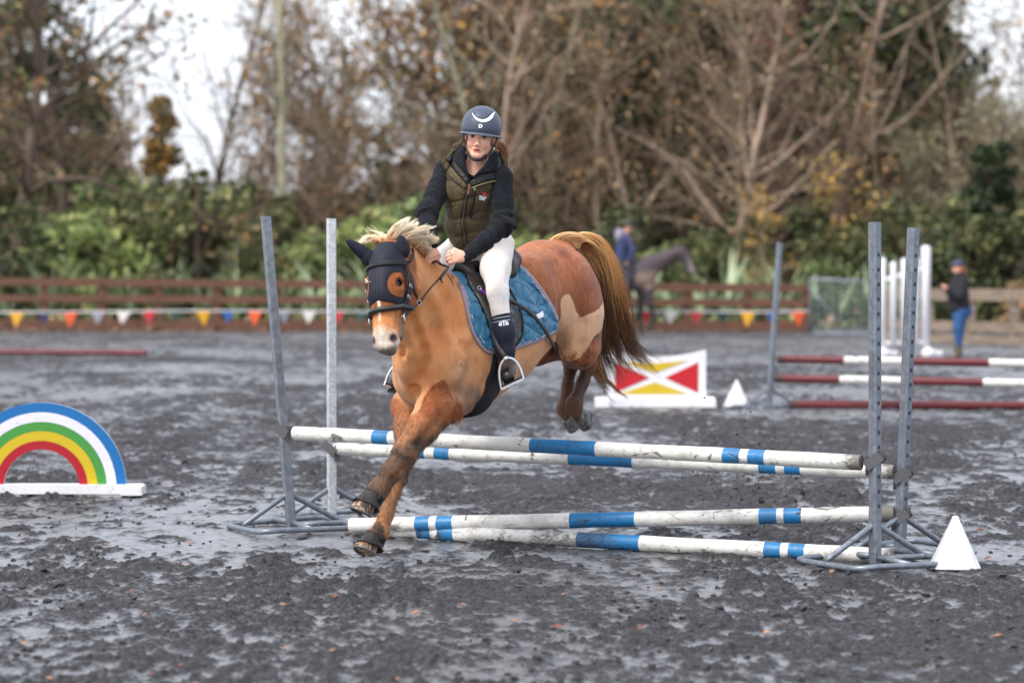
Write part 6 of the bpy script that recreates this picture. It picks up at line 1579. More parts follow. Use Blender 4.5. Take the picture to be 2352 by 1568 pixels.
# ---- hair: side wisps and a ponytail
def strands(name, roots, mid, tips, cols, r0, mat, parent, seg=8, jit=.01, taper=.25, sides=3, rng=None, curl=.0, lift=None):
    rng = rng or np.random.default_rng(1); n = len(roots); roots, mid, tips = map(np.asarray, (roots, mid, tips))
    t = np.linspace(0, 1, seg)[None, :, None]
    ctl = [roots] + ([m for m in mid] if mid.ndim == 3 else [mid]) + [tips]
    k = len(ctl) - 1; P = np.zeros((n, seg, 3))
    from math import comb
    for i, c in enumerate(ctl): P += comb(k, i) * (t ** i) * ((1 - t) ** (k - i)) * c[:, None, :]
    ph = rng.uniform(0, 6.28, (n, 1)); am = rng.uniform(.2, 1, (n, 1)) * jit; fr = rng.uniform(1.2, 3.2, (n, 1))
    tt = np.linspace(0, 1, seg)[None, :]
    for j in range(3): P[:, :, j] += am * np.sin(ph + j * 2.1 + fr * tt * 5) * tt * (rng.normal(0, 1, (n, 1)))
    T = np.gradient(P, axis=1); T /= np.linalg.norm(T, axis=2, keepdims=True) + 1e-9
    ref = np.array([.31, .22, .92]); A = np.cross(T, ref); A /= np.linalg.norm(A, axis=2, keepdims=True) + 1e-9; Bn = np.cross(T, A)
    rr = (r0 * rng.uniform(.6, 1.3, (n, 1)) * (1 - (1 - taper) * tt ** 1.5))[:, :, None]
    Vv = np.stack([P + rr * (math.cos(2 * math.pi * k / sides) * A + math.sin(2 * math.pi * k / sides) * Bn) for k in range(sides)], 2)
    base = (np.arange(n) * seg * sides)[:, None, None]; i = np.arange(seg - 1)[None, :, None] * sides; kk = np.arange(sides)[None, None, :]; k2 = (kk + 1) % sides
    a = base + i + kk; b = base + i + k2; Fq = np.stack([a, b, b + sides, a + sides], -1).reshape(-1, 4)
    o = add(name, Vv.reshape(-1, 3), Fq, mat, parent)
    cols = np.asarray(cols, float)
    if cols.ndim == 3: cl = np.repeat(cols, sides, axis=1).reshape(-1, 3) if cols.shape[1] == seg else None
    else: cl = np.repeat(cols, seg * sides, axis=0)
    setcol(o, cl); return o
m_hair = Mat('hair', rough=.5, spec=.35); m_hair.col(m_hair.attr('Col', True))
rg = np.random.default_rng(4); n = 260
r0_ = np.array([RH(.052 + rg.normal(0, .006), -.055 + rg.normal(0, .01), -.045 + rg.normal(0, .008)) for _ in range(n)])
tp = np.array([W(1158 + rg.normal(0, 5), 368 + rg.normal(0, 12), 12.98 + rg.normal(0, .02)) for _ in range(n)])
md = np.array([W(1160 + rg.normal(0, 5), 322 + rg.normal(0, 5), 12.94 + rg.normal(0, .02)) for _ in range(n)])
hc = np.array([c3(120, 76, 46) * (1 - u) + c3(186, 128, 84) * u for u in rg.uniform(0, 1, n)])
hair = strands('hair', r0_, md, tp, hc, .0016, m_hair, rider, 9, .006, rng=rg)
side = []
for s in (-1, 1):
    for i in range(60): side.append((s, rg.uniform(0, 1)))
r0_ = np.array([RH(s * (.066 + .003 * rg.normal()), .022 - .03 * u, .030) for s, u in side]); tp = np.array([RH(s * .079, -.02 - .03 * u, -.03 - .02 * u) for s, u in side]); md = np.array([RH(s * .080, .010 - .03 * u, .005) for s, u in side])
strands('side_hair', r0_, md, tp, np.tile(c3(58, 38, 28), (len(side), 1)), .0016, m_hair, rider, 6, .002, rng=rg)
n = 30; r0_ = np.array([W(1158 + rg.normal(0, 4), 335 + rg.normal(0, 14), 12.95) for _ in range(n)]); tp = r0_ + rg.normal(0, 1, (n, 3)) * .02 + V(.045, 0, -.03); md = (r0_ + tp) / 2 + V(.0, 0, .02)
strands('flyaway_hair', r0_, md, tp, np.tile(c3(170, 118, 80), (n, 1)), .0007, m_hair, rider, 6, .008, rng=rg)

# ---- helmet
f = Field(rh_O + V(-.17, -.19, -.1), rh_O + V(.17, .19, .22), .0032)
f.ell(RH(0, -.012, .052), rh_R, (.106, .124, .112), k=0)
f.ell(RH(0, -.012, .045), rh_R, (.098, .116, .104), k=0, op='sub')
f.cut(RH(0, .10, .024), nrm(-rh_u + .10 * rh_n), k=.006)
v_, F_ = f.mesh(); v_ = relax(v_, F_, 1)
m_hel = Mat('helmet_matt_grey_blue', srgb(66, 74, 90), .42, spec=.45); m_hel.bump(m_hel.noise(500, 2), .06, .001)
helmet = add('helmet', v_, F_, m_hel, rider)
HL = Surf(v_, F_)
mb = MB(); pts = []; n_ = 48                                        # brim: a thin lip all round, wider over the eyes
vs = []
for ring, (rx, h_) in enumerate(((.0, .004), (1.0, .000), (1.0, -.004), (.0, -.006))):
    for k in range(n_):
        a = 2 * math.pi * k / n_; fr = max(0, math.cos(a)); w = .006 + .028 * fr ** 1.5
        x, y = .103 * math.sin(a), -.012 + .121 * math.cos(a)
        sc = 1 + rx * w / .115; z = .035 + h_ - .010 * fr * rx + .10 * .13 * math.cos(a) * .9 - .024
        vs.append(RH(x * sc, y * sc if math.cos(a) > -.2 else y * (1 + rx * .03), z))
Fc = [(i * n_ + k, i * n_ + (k + 1) % n_, ((i + 1) % 4) * n_ + (k + 1) % n_, ((i + 1) % 4) * n_ + k) for i in range(4) for k in range(n_)]
mb.put(vs, Fc); mb.build('brim', Mat('helmet_brim', srgb(78, 84, 98), .4), helmet, True)
m_wht = Mat('gloss_white', srgb(238, 240, 245), .25).m
cres = []
for (x, y) in [(1081.5, 252), (1087, 262.5), (1093, 269.5), (1100, 273.5), (1108, 275), (1116, 273.5), (1123, 269), (1130, 261.5), (1137, 257), (1131, 272), (1124, 278), (1116, 281), (1107.5, 281.5), (1099, 279), (1092, 273.5), (1086, 264.5)]:
    cres.append((x, y))
WHh = Wrap(RH(0, -.012, .05), rh_n, rh_u, rh_x, .11, HL)
class SphWrap:
    def ray(s, u, v):
        t = HL.seen(u, v); return (t[0], t[1]) if t else (W(u, v, 12.7), -V(0, 1, 0))
drape(SphWrap(), cres, 1.1, .0022, .002, name='emblem', mat=m_wht, parent=helmet)
mb = MB()
for (x, y) in catmull([(1089, 263, 0), (1095, 268, 0), (1101, 270.8, 0), (1108, 271.8, 0), (1116, 270.6, 0), (1123, 266.6, 0), (1129, 261, 0)], 3)[:, ] if False else [(q[0], q[1]) for q in catmull([(1088, 260.5, 0), (1094, 267.5, 0), (1101, 271.2, 0), (1108, 272.4, 0), (1116, 271, 0), (1123, 266.6, 0), (1130, 259.5, 0)], 2)]:
    t = HL.seen(x, y)
    if t: mb.box(t[0] + t[1] * .003, (.0045, .0045, .004))
mb.build('emblem_stone', Mat('dark_stones', (.01, .012, .02), .15), helmet)
text_on(HL, 'D', 1104, 290, 8.5, 8.5, -3, m_wht, helmet, off=.002, bold=.05)
# chin harness
m_har = Mat('harness_black', srgb(16, 17, 20), .6)
def onskin(pts, off): return [RS.near(p)[0] + RS.near(p)[1] * off for p in pts]
mb = MB()
for s in (-1, 1):
    a = RH(s * .088, .02, .035); b = RH(s * .076, .012, -.045); c = RH(s * .050, .035, -.098); d = RH(s * .022, .060, -.118)
    bk = RH(s * .090, -.045, .03)
    P = catmull([a, RH(s * .086, .018, .0), b, c, d, RH(0, .066, -.122)], 5)
    mb.ribbon(P, [nrm(p - RH(0, 0, -.02)) for p in P], .014, .003)
    P = catmull([bk, RH(s * .086, -.02, -.01), b], 4); mb.ribbon(P, [nrm(p - RH(0, 0, -.02)) for p in P], .012, .003)
mb.build('chin_strap', m_har, helmet, True)
mb = MB(); P = catmull([RH(-.040, .046, -.106), RH(-.02, .064, -.119), RH(0, .070, -.123), RH(.022, .064, -.119), RH(.036, .050, -.109)], 5)
mb.tube(P, [.0075] * len(P), 8); mb.box(RH(.047, .036, -.100), (.012, .012, .022)); mb.build('chin_pad', m_har, helmet, True)
mb = MB(); mb.tube([RH(.078, .012, -.048), RH(.079, .013, -.062)], .0075, 10); mb.build('earring', msteel, rider, True)

# ---- charcoal wool pullover
def cloth(name, fill, lo, hi, h, mat, parent, disp=None, it=1, col=None):
    f = Field(lo, hi, h); fill(f); v_, F_ = f.mesh(); v_ = relax(v_, F_, it)
    if disp is not None:
        # outward normals
        fn = np.cross(v_[F_[:, 2]] - v_[F_[:, 0]], v_[F_[:, 3]] - v_[F_[:, 1]]); nn = np.zeros_like(v_)
        for k in range(4):
            for j in range(3): nn[:, j] += np.bincount(F_[:, k], fn[:, j], len(v_))
        nn /= np.linalg.norm(nn, axis=1, keepdims=True) + 1e-12
        v_ = v_ + nn * disp(v_, nn)[:, None]
    o = add(name, v_, F_, mat, parent); return o, v_, F_
def along(v, a, b):
    ba = b - a; L = np.linalg.norm(ba); d = ba / L; t = (v - a) @ d; return t, np.linalg.norm(v - a - t[:, None] * d, axis=1), L
m_wool = Mat('charcoal_wool', rough=.95, spec=.15)
wn1 = m_wool.noise(330, 3, .7); wn2 = m_wool.noise(90, 3, .6)
m_wool.col(m_wool.ramp(m_wool.math('ADD', m_wool.math('MULTIPLY', wn1, .6), m_wool.math('MULTIPLY', wn2, .4)), [(.36, srgb(16, 17, 21)), (.54, srgb(26, 28, 34)), (.74, srgb(60, 63, 70))]))
m_wool.bump(wn1, .6, .004); m_wool.bump(wn2, .3, .006); m_wool.b.inputs['Sheen Weight'].default_value = .05
def folds(v, nn):
    d = np.zeros(len(v))
    for (a, b, e, f1) in ((shL, elL, wrL, 1), (shR, elR, wrR, 2)):
        for (p, q_, k0) in ((a, b, 0), (b, e, 5)):
            t, r, L = along(v, p, q_); w = np.clip(1 - np.abs(r - .05) / .06, 0, 1) * (t > -.02) * (t < L + .02)
            n1_ = vnoise(t * 42 + vnoise(v[:, 0] * 14, v[:, 1] * 14, v[:, 2] * 14, 3) * 4.0, v[:, 0] * 9 + k0, None, 11 + f1)
            cl = np.exp(-((t - L) / .09) ** 2) if k0 == 0 else np.exp(-(t / .10) ** 2) * 1 + np.exp(-((t - L) / .06) ** 2) * .8
            d += w * (n1_ - .5) * (.008 + .016 * cl)
    return np.clip(d, -.014, .014)
def f_sw(f):
    f.cone(nkb + V(0, 0, .02), chs, .095, .118, k=.05, ax=rh_n, q=1.1); NECKCUT = 1
    for (a, b, c) in ((shR, elR, wrR), (shL, elL, wrL)):
        f.cone(nkb + V(0, 0, -.01), a, .062, .060, k=.04)
        m_ = a + (b - a) * .55 + V(0, .01, 0)
        f.chain([a, m_, b], [.062, .057, .054], k=.02); mm = b + (c - b) * .55
        f.chain([b, mm, b + (c - b) * .93], [.054, .046, .037], k=.02)
        f.cone(b + (c - b) * .90, b + (c - b) * 1.0, .036, .034, k=.006)
    f.cone(RH(0, .06, -.10), W(1081, 404, 12.62), .085, .040, k=.01, op='sub'); f.cone(nkb + V(0, -.06, .06), W(1081, 400, 12.64), .07, .045, k=.01, op='sub'); f.cone(RH(0, -.02, -.05), nkb + V(0, .0, .03), .062, .060, k=.01, op='sub')
sweater, sv, sF = cloth('pullover', f_sw, (-.56, 12.36, 1.48), (.12, 13.1, 2.15), .0055, m_wool, rider, folds)
# standing collar, open in a V
def collar(name, r0, h, rise, mat, open_, tilt=0, thick=.006, flare=.02, cz=0.0, n_=44):
    mb = MB(); ax = nrm(RH(0, -.02, -.06) - nkb); c0 = nkb + V(0, .005, cz); xs = nrm(lt); ys = np.cross(ax, xs); ys = ys if ys[1] < 0 else -ys
    vs = []; m_ = 8
    for side in (0, 1):
        for k in range(n_ + 1):
            a = open_ + (2 * math.pi - 2 * open_) * k / n_; fr = (math.cos(a) + 1) / 2
            for i in range(m_):
                t = i / (m_ - 1); r = r0 + flare * t * t + side * thick + .004 * math.sin(7 * a + 2 * t)
                hh = h * (1 - .35 * fr) * t - rise * fr ** 1.5
                vs.append(c0 + ax * hh + xs * r * 1.12 * math.sin(a) + ys * (r * math.cos(a) + .025 * fr ** 2))
    N_ = (n_ + 1) * m_; F2 = []
    for k in range(n_):
        for i in range(m_ - 1):
            a = k * m_ + i; F2 += [(a, a + m_, a + m_ + 1, a + 1), (a + N_, a + N_ + 1, a + N_ + m_ + 1, a + N_ + m_)]
        F2 += [(k * m_ + m_ - 1, (k + 1) * m_ + m_ - 1, (k + 1) * m_ + m_ - 1 + N_, k * m_ + m_ - 1 + N_)]
    for k in (0, n_):
        for i in range(m_ - 1): a = k * m_ + i; F2.append((a, a + 1, a + 1 + N_, a + N_))
    mb.put(vs, F2); return mb.build(name, mat, rider, True)
m_lin = Mat('black_lining', srgb(20, 20, 24), .6); m_lin.bump(m_lin.noise(30, 3), .3, .01)
# ---- olive puffer vest
m_vest = Mat('olive_nylon', rough=.62, spec=.3); vn = m_vest.noise(25, 4, .6)
m_vest.col(m_vest.ramp(vn, [(.3, srgb(64, 55, 36)), (.7, srgb(86, 74, 50))])); m_vest.bump(vn, .45, .012); m_vest.bump(m_vest.noise(9, 3, .6), .4, .03)
tl = nrm(chs - pel)
def f_v(f):
    f.ell(W(1082, 432, 12.87), np.array([lt, np.cross(tl, lt), tl]), (.150, .130, .14), k=.04)
    f.cone(W(1082, 445, 12.87), W(1078, 515, 12.93), .132, .118, k=.04, ax=lt, q=.97)
    f.cone(W(1078, 515, 12.93), W(1088, 556, 12.97), .120, .118, k=.04)
    f.cone(W(1050, 392, 12.90), W(1050, 420, 12.86), .062, .06, k=.04); f.cone(W(1134, 402, 12.84), W(1120, 430, 12.84), .065, .07, k=.04)
    f.cone(nkb + V(0, .04, .0), nkb + V(0, .04, .03), .09, .085, k=.04)
    # armholes and neck
    f.cone(shR + V(-.035, 0, .02), shR + V(-.075, -.0, -.10), .060, .060, k=.012, op='sub')
    f.cone(shL + V(.035, -.01, .02), shL + V(.055, -.02, -.16), .062, .070, k=.012, op='sub')
    f.cone(RH(0, 0, -.06), nkb + V(0, -.02, -.01), .075, .070, k=.01, op='sub'); f.cone(nkb + V(0, -.03, -.01), W(1081, 418, 12.70), .068, .012, k=.01, op='sub')
    f.cut(W(1072, 566, 12.95), nrm(-tl + V(0, 0, 0)), k=.012)
zip_px = [(1080, 414), (1074, 440), (1068, 470), (1066, 484), (1064, 505), (1064, 518), (1067, 540), (1070.5, 558), (1071, 566)]
def puff(v, nn):
    t = (v - pel) @ tl; tw = t + .025 * np.sin((v[:, 0]) * 14 + 1.0) + .014 * vnoise(v[:, 0] * 12, v[:, 2] * 8, None, 7); ph = (tw / .098) % 1
    d = .013 * np.sqrt(np.clip(1 - (2 * ph - 1) ** 2, 0, 1)) - .010
    n1_ = fbm(v[:, 0] * 26, v[:, 1] * 26, v[:, 2] * 14, 3, 21) - .5
    crease = -np.clip(.03 - np.abs(vnoise(v[:, 0] * 9 + v[:, 2] * 14, v[:, 2] * 9, None, 31) - .5), 0, 1) * .18
    return d + n1_ * .012 + crease
vest, vv, vF = cloth('vest', f_v, (-.42, 12.55, 1.50), (.06, 13.25, 2.2), .0055, m_vest, rider, puff)
VS = Surf(vv, vF)
# collar pieces folded over the shoulders, laid on a flared neck form
f = Field((-.42, 12.45, 1.85), (.10, 13.2, 2.3), .006)
f.cone(nkb + V(0, .0, -.03), RH(0, -.035, -.055), .135, .092, k=.03); f_v2 = f
f.cone(W(1082, 432, 12.87), nkb, .145, .135, k=.06, ax=lt, q=.95)
cv, cF = f.mesh(); CS = Surf(relax(cv, cF, 2), cF)
def zz(*p): return [(918.7 + x / 4.551, 229.7 + y / 4.551) for x, y in p]
class CW:
    def ray(s, u, v):
        t = CS.seen(u, v); return t if t else (W(u, v, 12.80), nrm(V(0, -1, .2)))
def roll(h0, w): return lambda uv, sd: h0 + .008 * np.sqrt(np.clip(sd / w, 0, 1)) + .004 * (vnoise(uv[:, 0] * .25, uv[:, 1] * .25, None, 3) - .5)
def piece(name, p, h0, mat, w=4., th=.012, parent=None):
    return drape(CW(), zz(*p), 1.1, roll(h0, w), th, name=name, mat=mat, parent=parent or rider, blur=2)
piece('hood', [(550, 465), (600, 440), (660, 425), (668, 480), (580, 540), (500, 612), (468, 600), (530, 540)], -.004, m_vest, parent=vest)
piece('hood', [(1035, 560), (1085, 580), (1130, 640), (1135, 700), (1165, 770), (1130, 800), (1080, 780), (1060, 690)], -.006, m_vest, parent=vest)
piece('wool_collar', [(655, 470), (600, 520), (538, 592), (570, 650), (600, 682), (690, 770), (728, 838), (706, 740), (684, 660), (676, 580), (690, 500)], .004, m_wool)
piece('wool_collar', [(1005, 530), (1024, 620), (1008, 748), (850, 778), (752, 822), (790, 770), (870, 690), (920, 620), (960, 555)], .006, m_wool)
piece('vest_lining', [(600, 505), (545, 560), (462, 612), (560, 725), (690, 878), (730, 835), (640, 720), (600, 682), (545, 592)], -.004, m_lin, parent=vest)
piece('vest_lining', [(1000, 745), (1022, 640), (1030, 530), (1060, 545), (1082, 600), (1088, 700), (1082, 818), (900, 855), (738, 915), (732, 850), (850, 778)], -.003, m_lin, parent=vest)
piece('vest_collar', [(466, 608), (428, 650), (470, 725), (540, 820), (620, 890), (692, 940), (702, 885), (640, 815), (560, 722), (500, 650)], .004, m_vest, parent=vest)
piece('vest_collar', [(1082, 800), (1088, 828), (960, 860), (850, 890), (742, 935), (734, 915), (850, 868), (960, 838)], .002, m_vest, w=3., parent=vest)
def line_on(surf, pxs, r, name, mat, parent, off=.001, n_=4, flat=None):
    P, Nn = [], []
    for q_ in catmull([(x, y, 0) for x, y in pxs], n_):
        t = surf.seen(q_[0], q_[1])
        if t: P.append(t[0] + t[1] * off); Nn.append(t[1])
    P = smooth_pts(P, 2); m_ = MB()
    if flat: m_.ribbon(P, Nn, flat, r)
    else: m_.tube(P, r, 6)
    return m_.build(name, mat, parent, True)
m_zip = Mat('zip_black', srgb(20, 20, 18), .5); m_zipm = Mat('zip_brass', srgb(150, 140, 110), .4, .7)
line_on(VS, zip_px, .004, 'zip', m_zip, vest, .001, 6, flat=.013); line_on(VS, zip_px, .0016, 'zip_teeth', m_zipm, vest, .0045)
for dx in (-6, 6): line_on(VS, [(x + dx, y) for x, y in zip_px[1:]], .0013, 'seam', m_lin, vest, .0022)
line_on(VS, [(1091, 436), (1090, 450), (1086, 475), (1082, 500)], .003, 'pocket_zip', m_zip, vest, .001, 4, flat=.012)
line_on(VS, [(1085, 440), (1081, 470), (1078, 492), (1083, 504), (1094, 500), (1124, 500)], .0015, 'pocket_seam', m_lin, vest, .002)
line_on(CS, zz((738, 920), (850, 880), (960, 850), (1082, 820)), .0018, 'zip_teeth', m_zipm, vest, .016)
line_on(CS, zz((690, 930), (600, 850), (500, 730)), .0012, 'collar_seam', m_lin, vest, .012)
t = VS.seen(1077, 430); 
m_br = leather('brown_leather', (112, 62, 48), .45)
mb = MB(); a = W(1078, 423, t[0][1] - .02); b = W(1075, 447, t[0][1] - .022); mb.ribbon([a, (a + b) / 2, b], [V(0, -1, 0)] * 3, .011, .005); mb.build('zip_pull', m_br, vest)
mb = MB(); a = W(1090, 433, VS.seen(1090, 433)[0][1] - .008); mb.box(a, (.010, .006, .020)); mb.build('zip_slider', m_zipm, vest)
text_on(VS, 'STONEY', 1109, 453.2, 17, 4.6, -9, m_wht, vest, 'lettering', .0022, .03); text_on(VS, 'CREEK', 1107.5, 457.6, 14, 4.2, -9, m_wht, vest, 'lettering', .0022, .03)
class VW:
    def ray(s, u, v):
        t = VS.seen(u, v); return t if t else (W(u, v, 12.75), V(0, -1, 0))
drape(VW(), [(1107, 443), (1109.5, 441), (1112.5, 442), (1115, 441.5), (1116.5, 445), (1114.5, 449), (1111.5, 450.5), (1108.5, 448)], .9, .003, .002, name='logo_blob', mat=Mat('logo_red', srgb(214, 50, 34), .5), parent=vest)
# collar edge zip running up the open neck
# ---- breeches
m_bre = Mat('cream_breeches', rough=.75, spec=.3); bn = m_bre.noise(6, 3, .5); m_bre.col(m_bre.ramp(bn, [(.3, srgb(226, 216, 206)), (.7, srgb(236, 229, 222))])); m_bre.bump(m_bre.noise(300, 2), .1, .001); m_bre.bump(m_bre.noise(10, 3, .5), .35, .02)
def f_b(f):
    f.ell(W(1112, 568, 13.06), np.array([lt, np.cross(tl, lt), tl]), (.145, .125, .12), k=.03)
    f.chain([hipL + V(.005, 0, 0), hipL + (knL - hipL) * .5 + V(-.008, 0, 0), knL, knL + (cfL - knL) * .55], [.094, .077, .054, .050], k=.03)
    f.chain([hipR, knR, cfR], [.090, .066, .055], k=.03)
def bf(v, nn):
    t, r, L = along(v, hipL, knL); d = (vnoise(v[:, 0] * 18 + v[:, 2] * 22, v[:, 2] * 10, None, 5) - .5) * .006 * np.clip(1 - t / .25, 0, 1)
    t, r, L = along(v, knL, cfL); d += (vnoise(t * 70, v[:, 0] * 12, None, 8) - .5) * .006 * np.exp(-(t / .05) ** 2)
    return d
breech, bv, bF = cloth('breeches', f_b, (-.46, 12.5, 1.05), (.16, 13.35, 1.86), .0065, m_bre, rider, bf)
BS = Surf(bv, bF)
line_on(BS, [(1163, 600), (1160, 640), (1157, 680), (1158, 712)], .0008, 'side_seam', Mat('cream_thread', srgb(200, 190, 180), .8), breech, .0002)
# ---- socks
m_sock = Mat('navy_sock', srgb(24, 28, 48), .85); m_sock.bump(m_sock.noise(350, 2), .35, .002)
def f_s(f):
    f.chain([knL + (cfL - knL) * .52, cfL, cfL + (anL - cfL) * .6, anL], [.0525, .057, .048, .041], k=.03); f.cut(W(1150, 724, knL[1]), nrm(knL - cfL + V(-.02, 0, 0)), k=.004)
sock, sv2, sF2 = cloth('sock', f_s, (-.2, 12.4, .85), (.12, 13.1, 1.5), .005, m_sock, rider)
SS = Surf(sv2, sF2)
for dy in (0, 8):
    line_on(SS, [(1131, 733.5 + dy), (1140, 731 + dy), (1152, 728.5 + dy), (1163, 727 + dy), (1172, 726 + dy)], .0012, 'sock_stripe', m_wht, sock, .0006)
text_on(SS, 'B', 1149, 743.8, 7.5, 9, 6, m_wht, sock, 'lettering', .0012, .02, flip=True); text_on(SS, 'T', 1157, 742.5, 9, 11, 6, m_wht, sock, 'lettering', .0016, .02); text_on(SS, 'B', 1164.5, 742, 7.5, 9, 6, m_wht, sock, 'lettering', .0012, .02)
def f_s2(f): f.chain([cfR, anR], [.055, .042], k=.02)
cloth('sock', f_s2, (-.8, 12.7, .8), (-.1, 13.7, 1.5), .008, m_sock, rider)
# ---- short boots
m_boot = leather('brown_boot', (62, 42, 36), .4); m_toe = leather('black_toe', (26, 25, 26), .38)
def boot(an, toe, up):
    d = nrm(toe - an); fl = nrm(V(d[0], d[1], d[2] * .5)); lo = np.minimum(an, toe) - .14; hi = np.maximum(an, toe) + .12
    def fb(f):
        f.chain([an + up * .05, an, an + fl * .02 - up * .03], [.040, .038, .036], k=.02)
        f.cone(an + fl * .01 - up * .045, toe - fl * .02, .034, .032, k=.03); f.cone(an - fl * .045 - up * .05, an, .030, .035, k=.03)
        f.cut(toe - up * .030, -up, k=.006)
    o, _, _ = cloth('boot', fb, lo, hi, .0045, m_boot, rider)
    def ft(f):
        f.cone(toe - fl * .045 + up * .004, toe - fl * .018, .0345, .0345, k=.02); f.cut(toe - up * .031, -up, k=.006); f.cut(toe - fl * .055, -fl, k=.004)
    t_, v1, F1 = cloth('toe_cap', ft, lo, hi, .0045, m_toe, rider); 
    m_ = MB(); R_ = np.array([np.cross(up, fl), fl, up]).T; m_.box(toe - fl * .045 - up * .036, (.068, .10, .012), R_); m_.box(toe - fl * .145 - up * .040, (.056, .05, .02), R_); m_.build('sole', m_rub, o)
upL = nrm(V(-.22, .18, 1)); boot(anL, toeL, upL)
boot(anR, toeR, nrm(V(.2, .1, 1)))
# ---- stirrups and leathers (part of the tack, placed by the feet)
uxL = nrm(W(1200, 869, toeL[1]) - W(1153, 891, toeL[1])); uzL = nrm(W(1163, 826, toeL[1]) - W(1177, 880, toeL[1])); fwL = nrm(np.cross(uzL, uxL)); fwL = fwL if fwL[1] < 0 else -fwL
cL = toeL - upL * .048 + V(.005, .045, 0); cL = W(1177, 881, toeL[1] - .004)
e1 = stirrup(cL, uxL, uzL, fwL, 'steel stirrup iron around the rider\'s near boot in front of the belly', None)
topL = cL + uzL * .14
mb = MB(); P = [topL, topL + (W(1146, 800, topL[1]) - topL) * .5, W(1140, 790, cfL[1] - .045), W(1132, 765, cfL[1] - .03), W(1128, 740, cfL[1] + .02)]; P = catmull(P, 4); mb.ribbon(P, [V(-.25, -1, 0)] * len(P), .024, .004); mb.build('stirrup_leather', m_strap, saddle, True)
cR = W(906, 893, toeR[1] + .03); uxR = nrm(W(906, 893, 13) - W(886, 879, 13)); uzR = nrm(V(.28, 0, 1)); fwR = nrm(np.cross(uzR, uxR)); fwR = fwR if fwR[1] < 0 else -fwR
stirrup(W(909, 891, toeR[1] + .03), nrm(V(.93, .2, -.30)), uzR, fwR, 'steel stirrup iron on the far side, half hidden behind the pony\'s chest', None)

# ---- reins
m_rein = leather('brown_rein', (44, 36, 33), .5)
hl_ = knuL + acL * .028 + pmL * .015
mb = MB(); P = catmull([ringL + hd_n * .01, W(947, 712, 12.14), W(963, 694, 12.22), W(987, 664, 12.32), W(1006, 643, 12.40), W(1022, 624, 12.42), W(1031, 613, 12.43)], 5)
mb.ribbon(P, [nrm(V(-.2, -1, .3))] * len(P), .010, .0035); mb.tube([W(962, 697, 12.20), W(968, 690, 12.23), W(975, 680, 12.26)], .0065, 8); mb.tube([W(1010, 640, 12.385), W(1016, 631, 12.40), W(1021, 624, 12.41)], .007, 8)
mb.build('rein', m_rein, bridle, True)
mb = MB(); P = catmull([W(1031, 613, 12.43), W(1022, 626, 12.41), W(1013, 640, 12.40), W(1016, 650, 12.39)], 4); mb.ribbon(P, [nrm(V(-.2, -1, .1))] * len(P), .010, .004)
P = catmull([W(1031, 613, 12.44), W(1012, 607, 12.47), W(1003, 600, 12.5), W(992, 604, 12.52)], 4); mb.ribbon(P, [nrm(V(-.2, -1, .3))] * len(P), .012, .004); mb.build('rein_loop', m_rein, bridle, True)
mb = MB(); c = W(963, 695, 12.195); mb.tube([c + V(.010 * math.cos(t), 0, .013 * math.sin(t)) for t in np.linspace(0, 6.28, 16)], .002, 6); mb.build('rein_buckle', msteel, bridle, True)
c = knuL - acL * .5 * .0175 + nrm(dL) * .012; mb = MB(); mb.tube([c + dL * .0 + acL * .0105 * math.cos(t) + pmL * .0105 * math.sin(t) for t in np.linspace(0, 6.28, 16)], .0014, 6); mb.build('ring', msteel, rider, True)
# brand mark on the shoulder
mk = Mat('brand_mark', srgb(226, 214, 204), .8)
text_on(HS, 'KS', 1057, 848, 10, 8, -18, mk, horse, 'brand_mark', .0012, .0); line_on(HS, [(1049, 843), (1058, 826), (1066, 838)], .0012, 'brand_mark', mk, horse, .0006, 3)
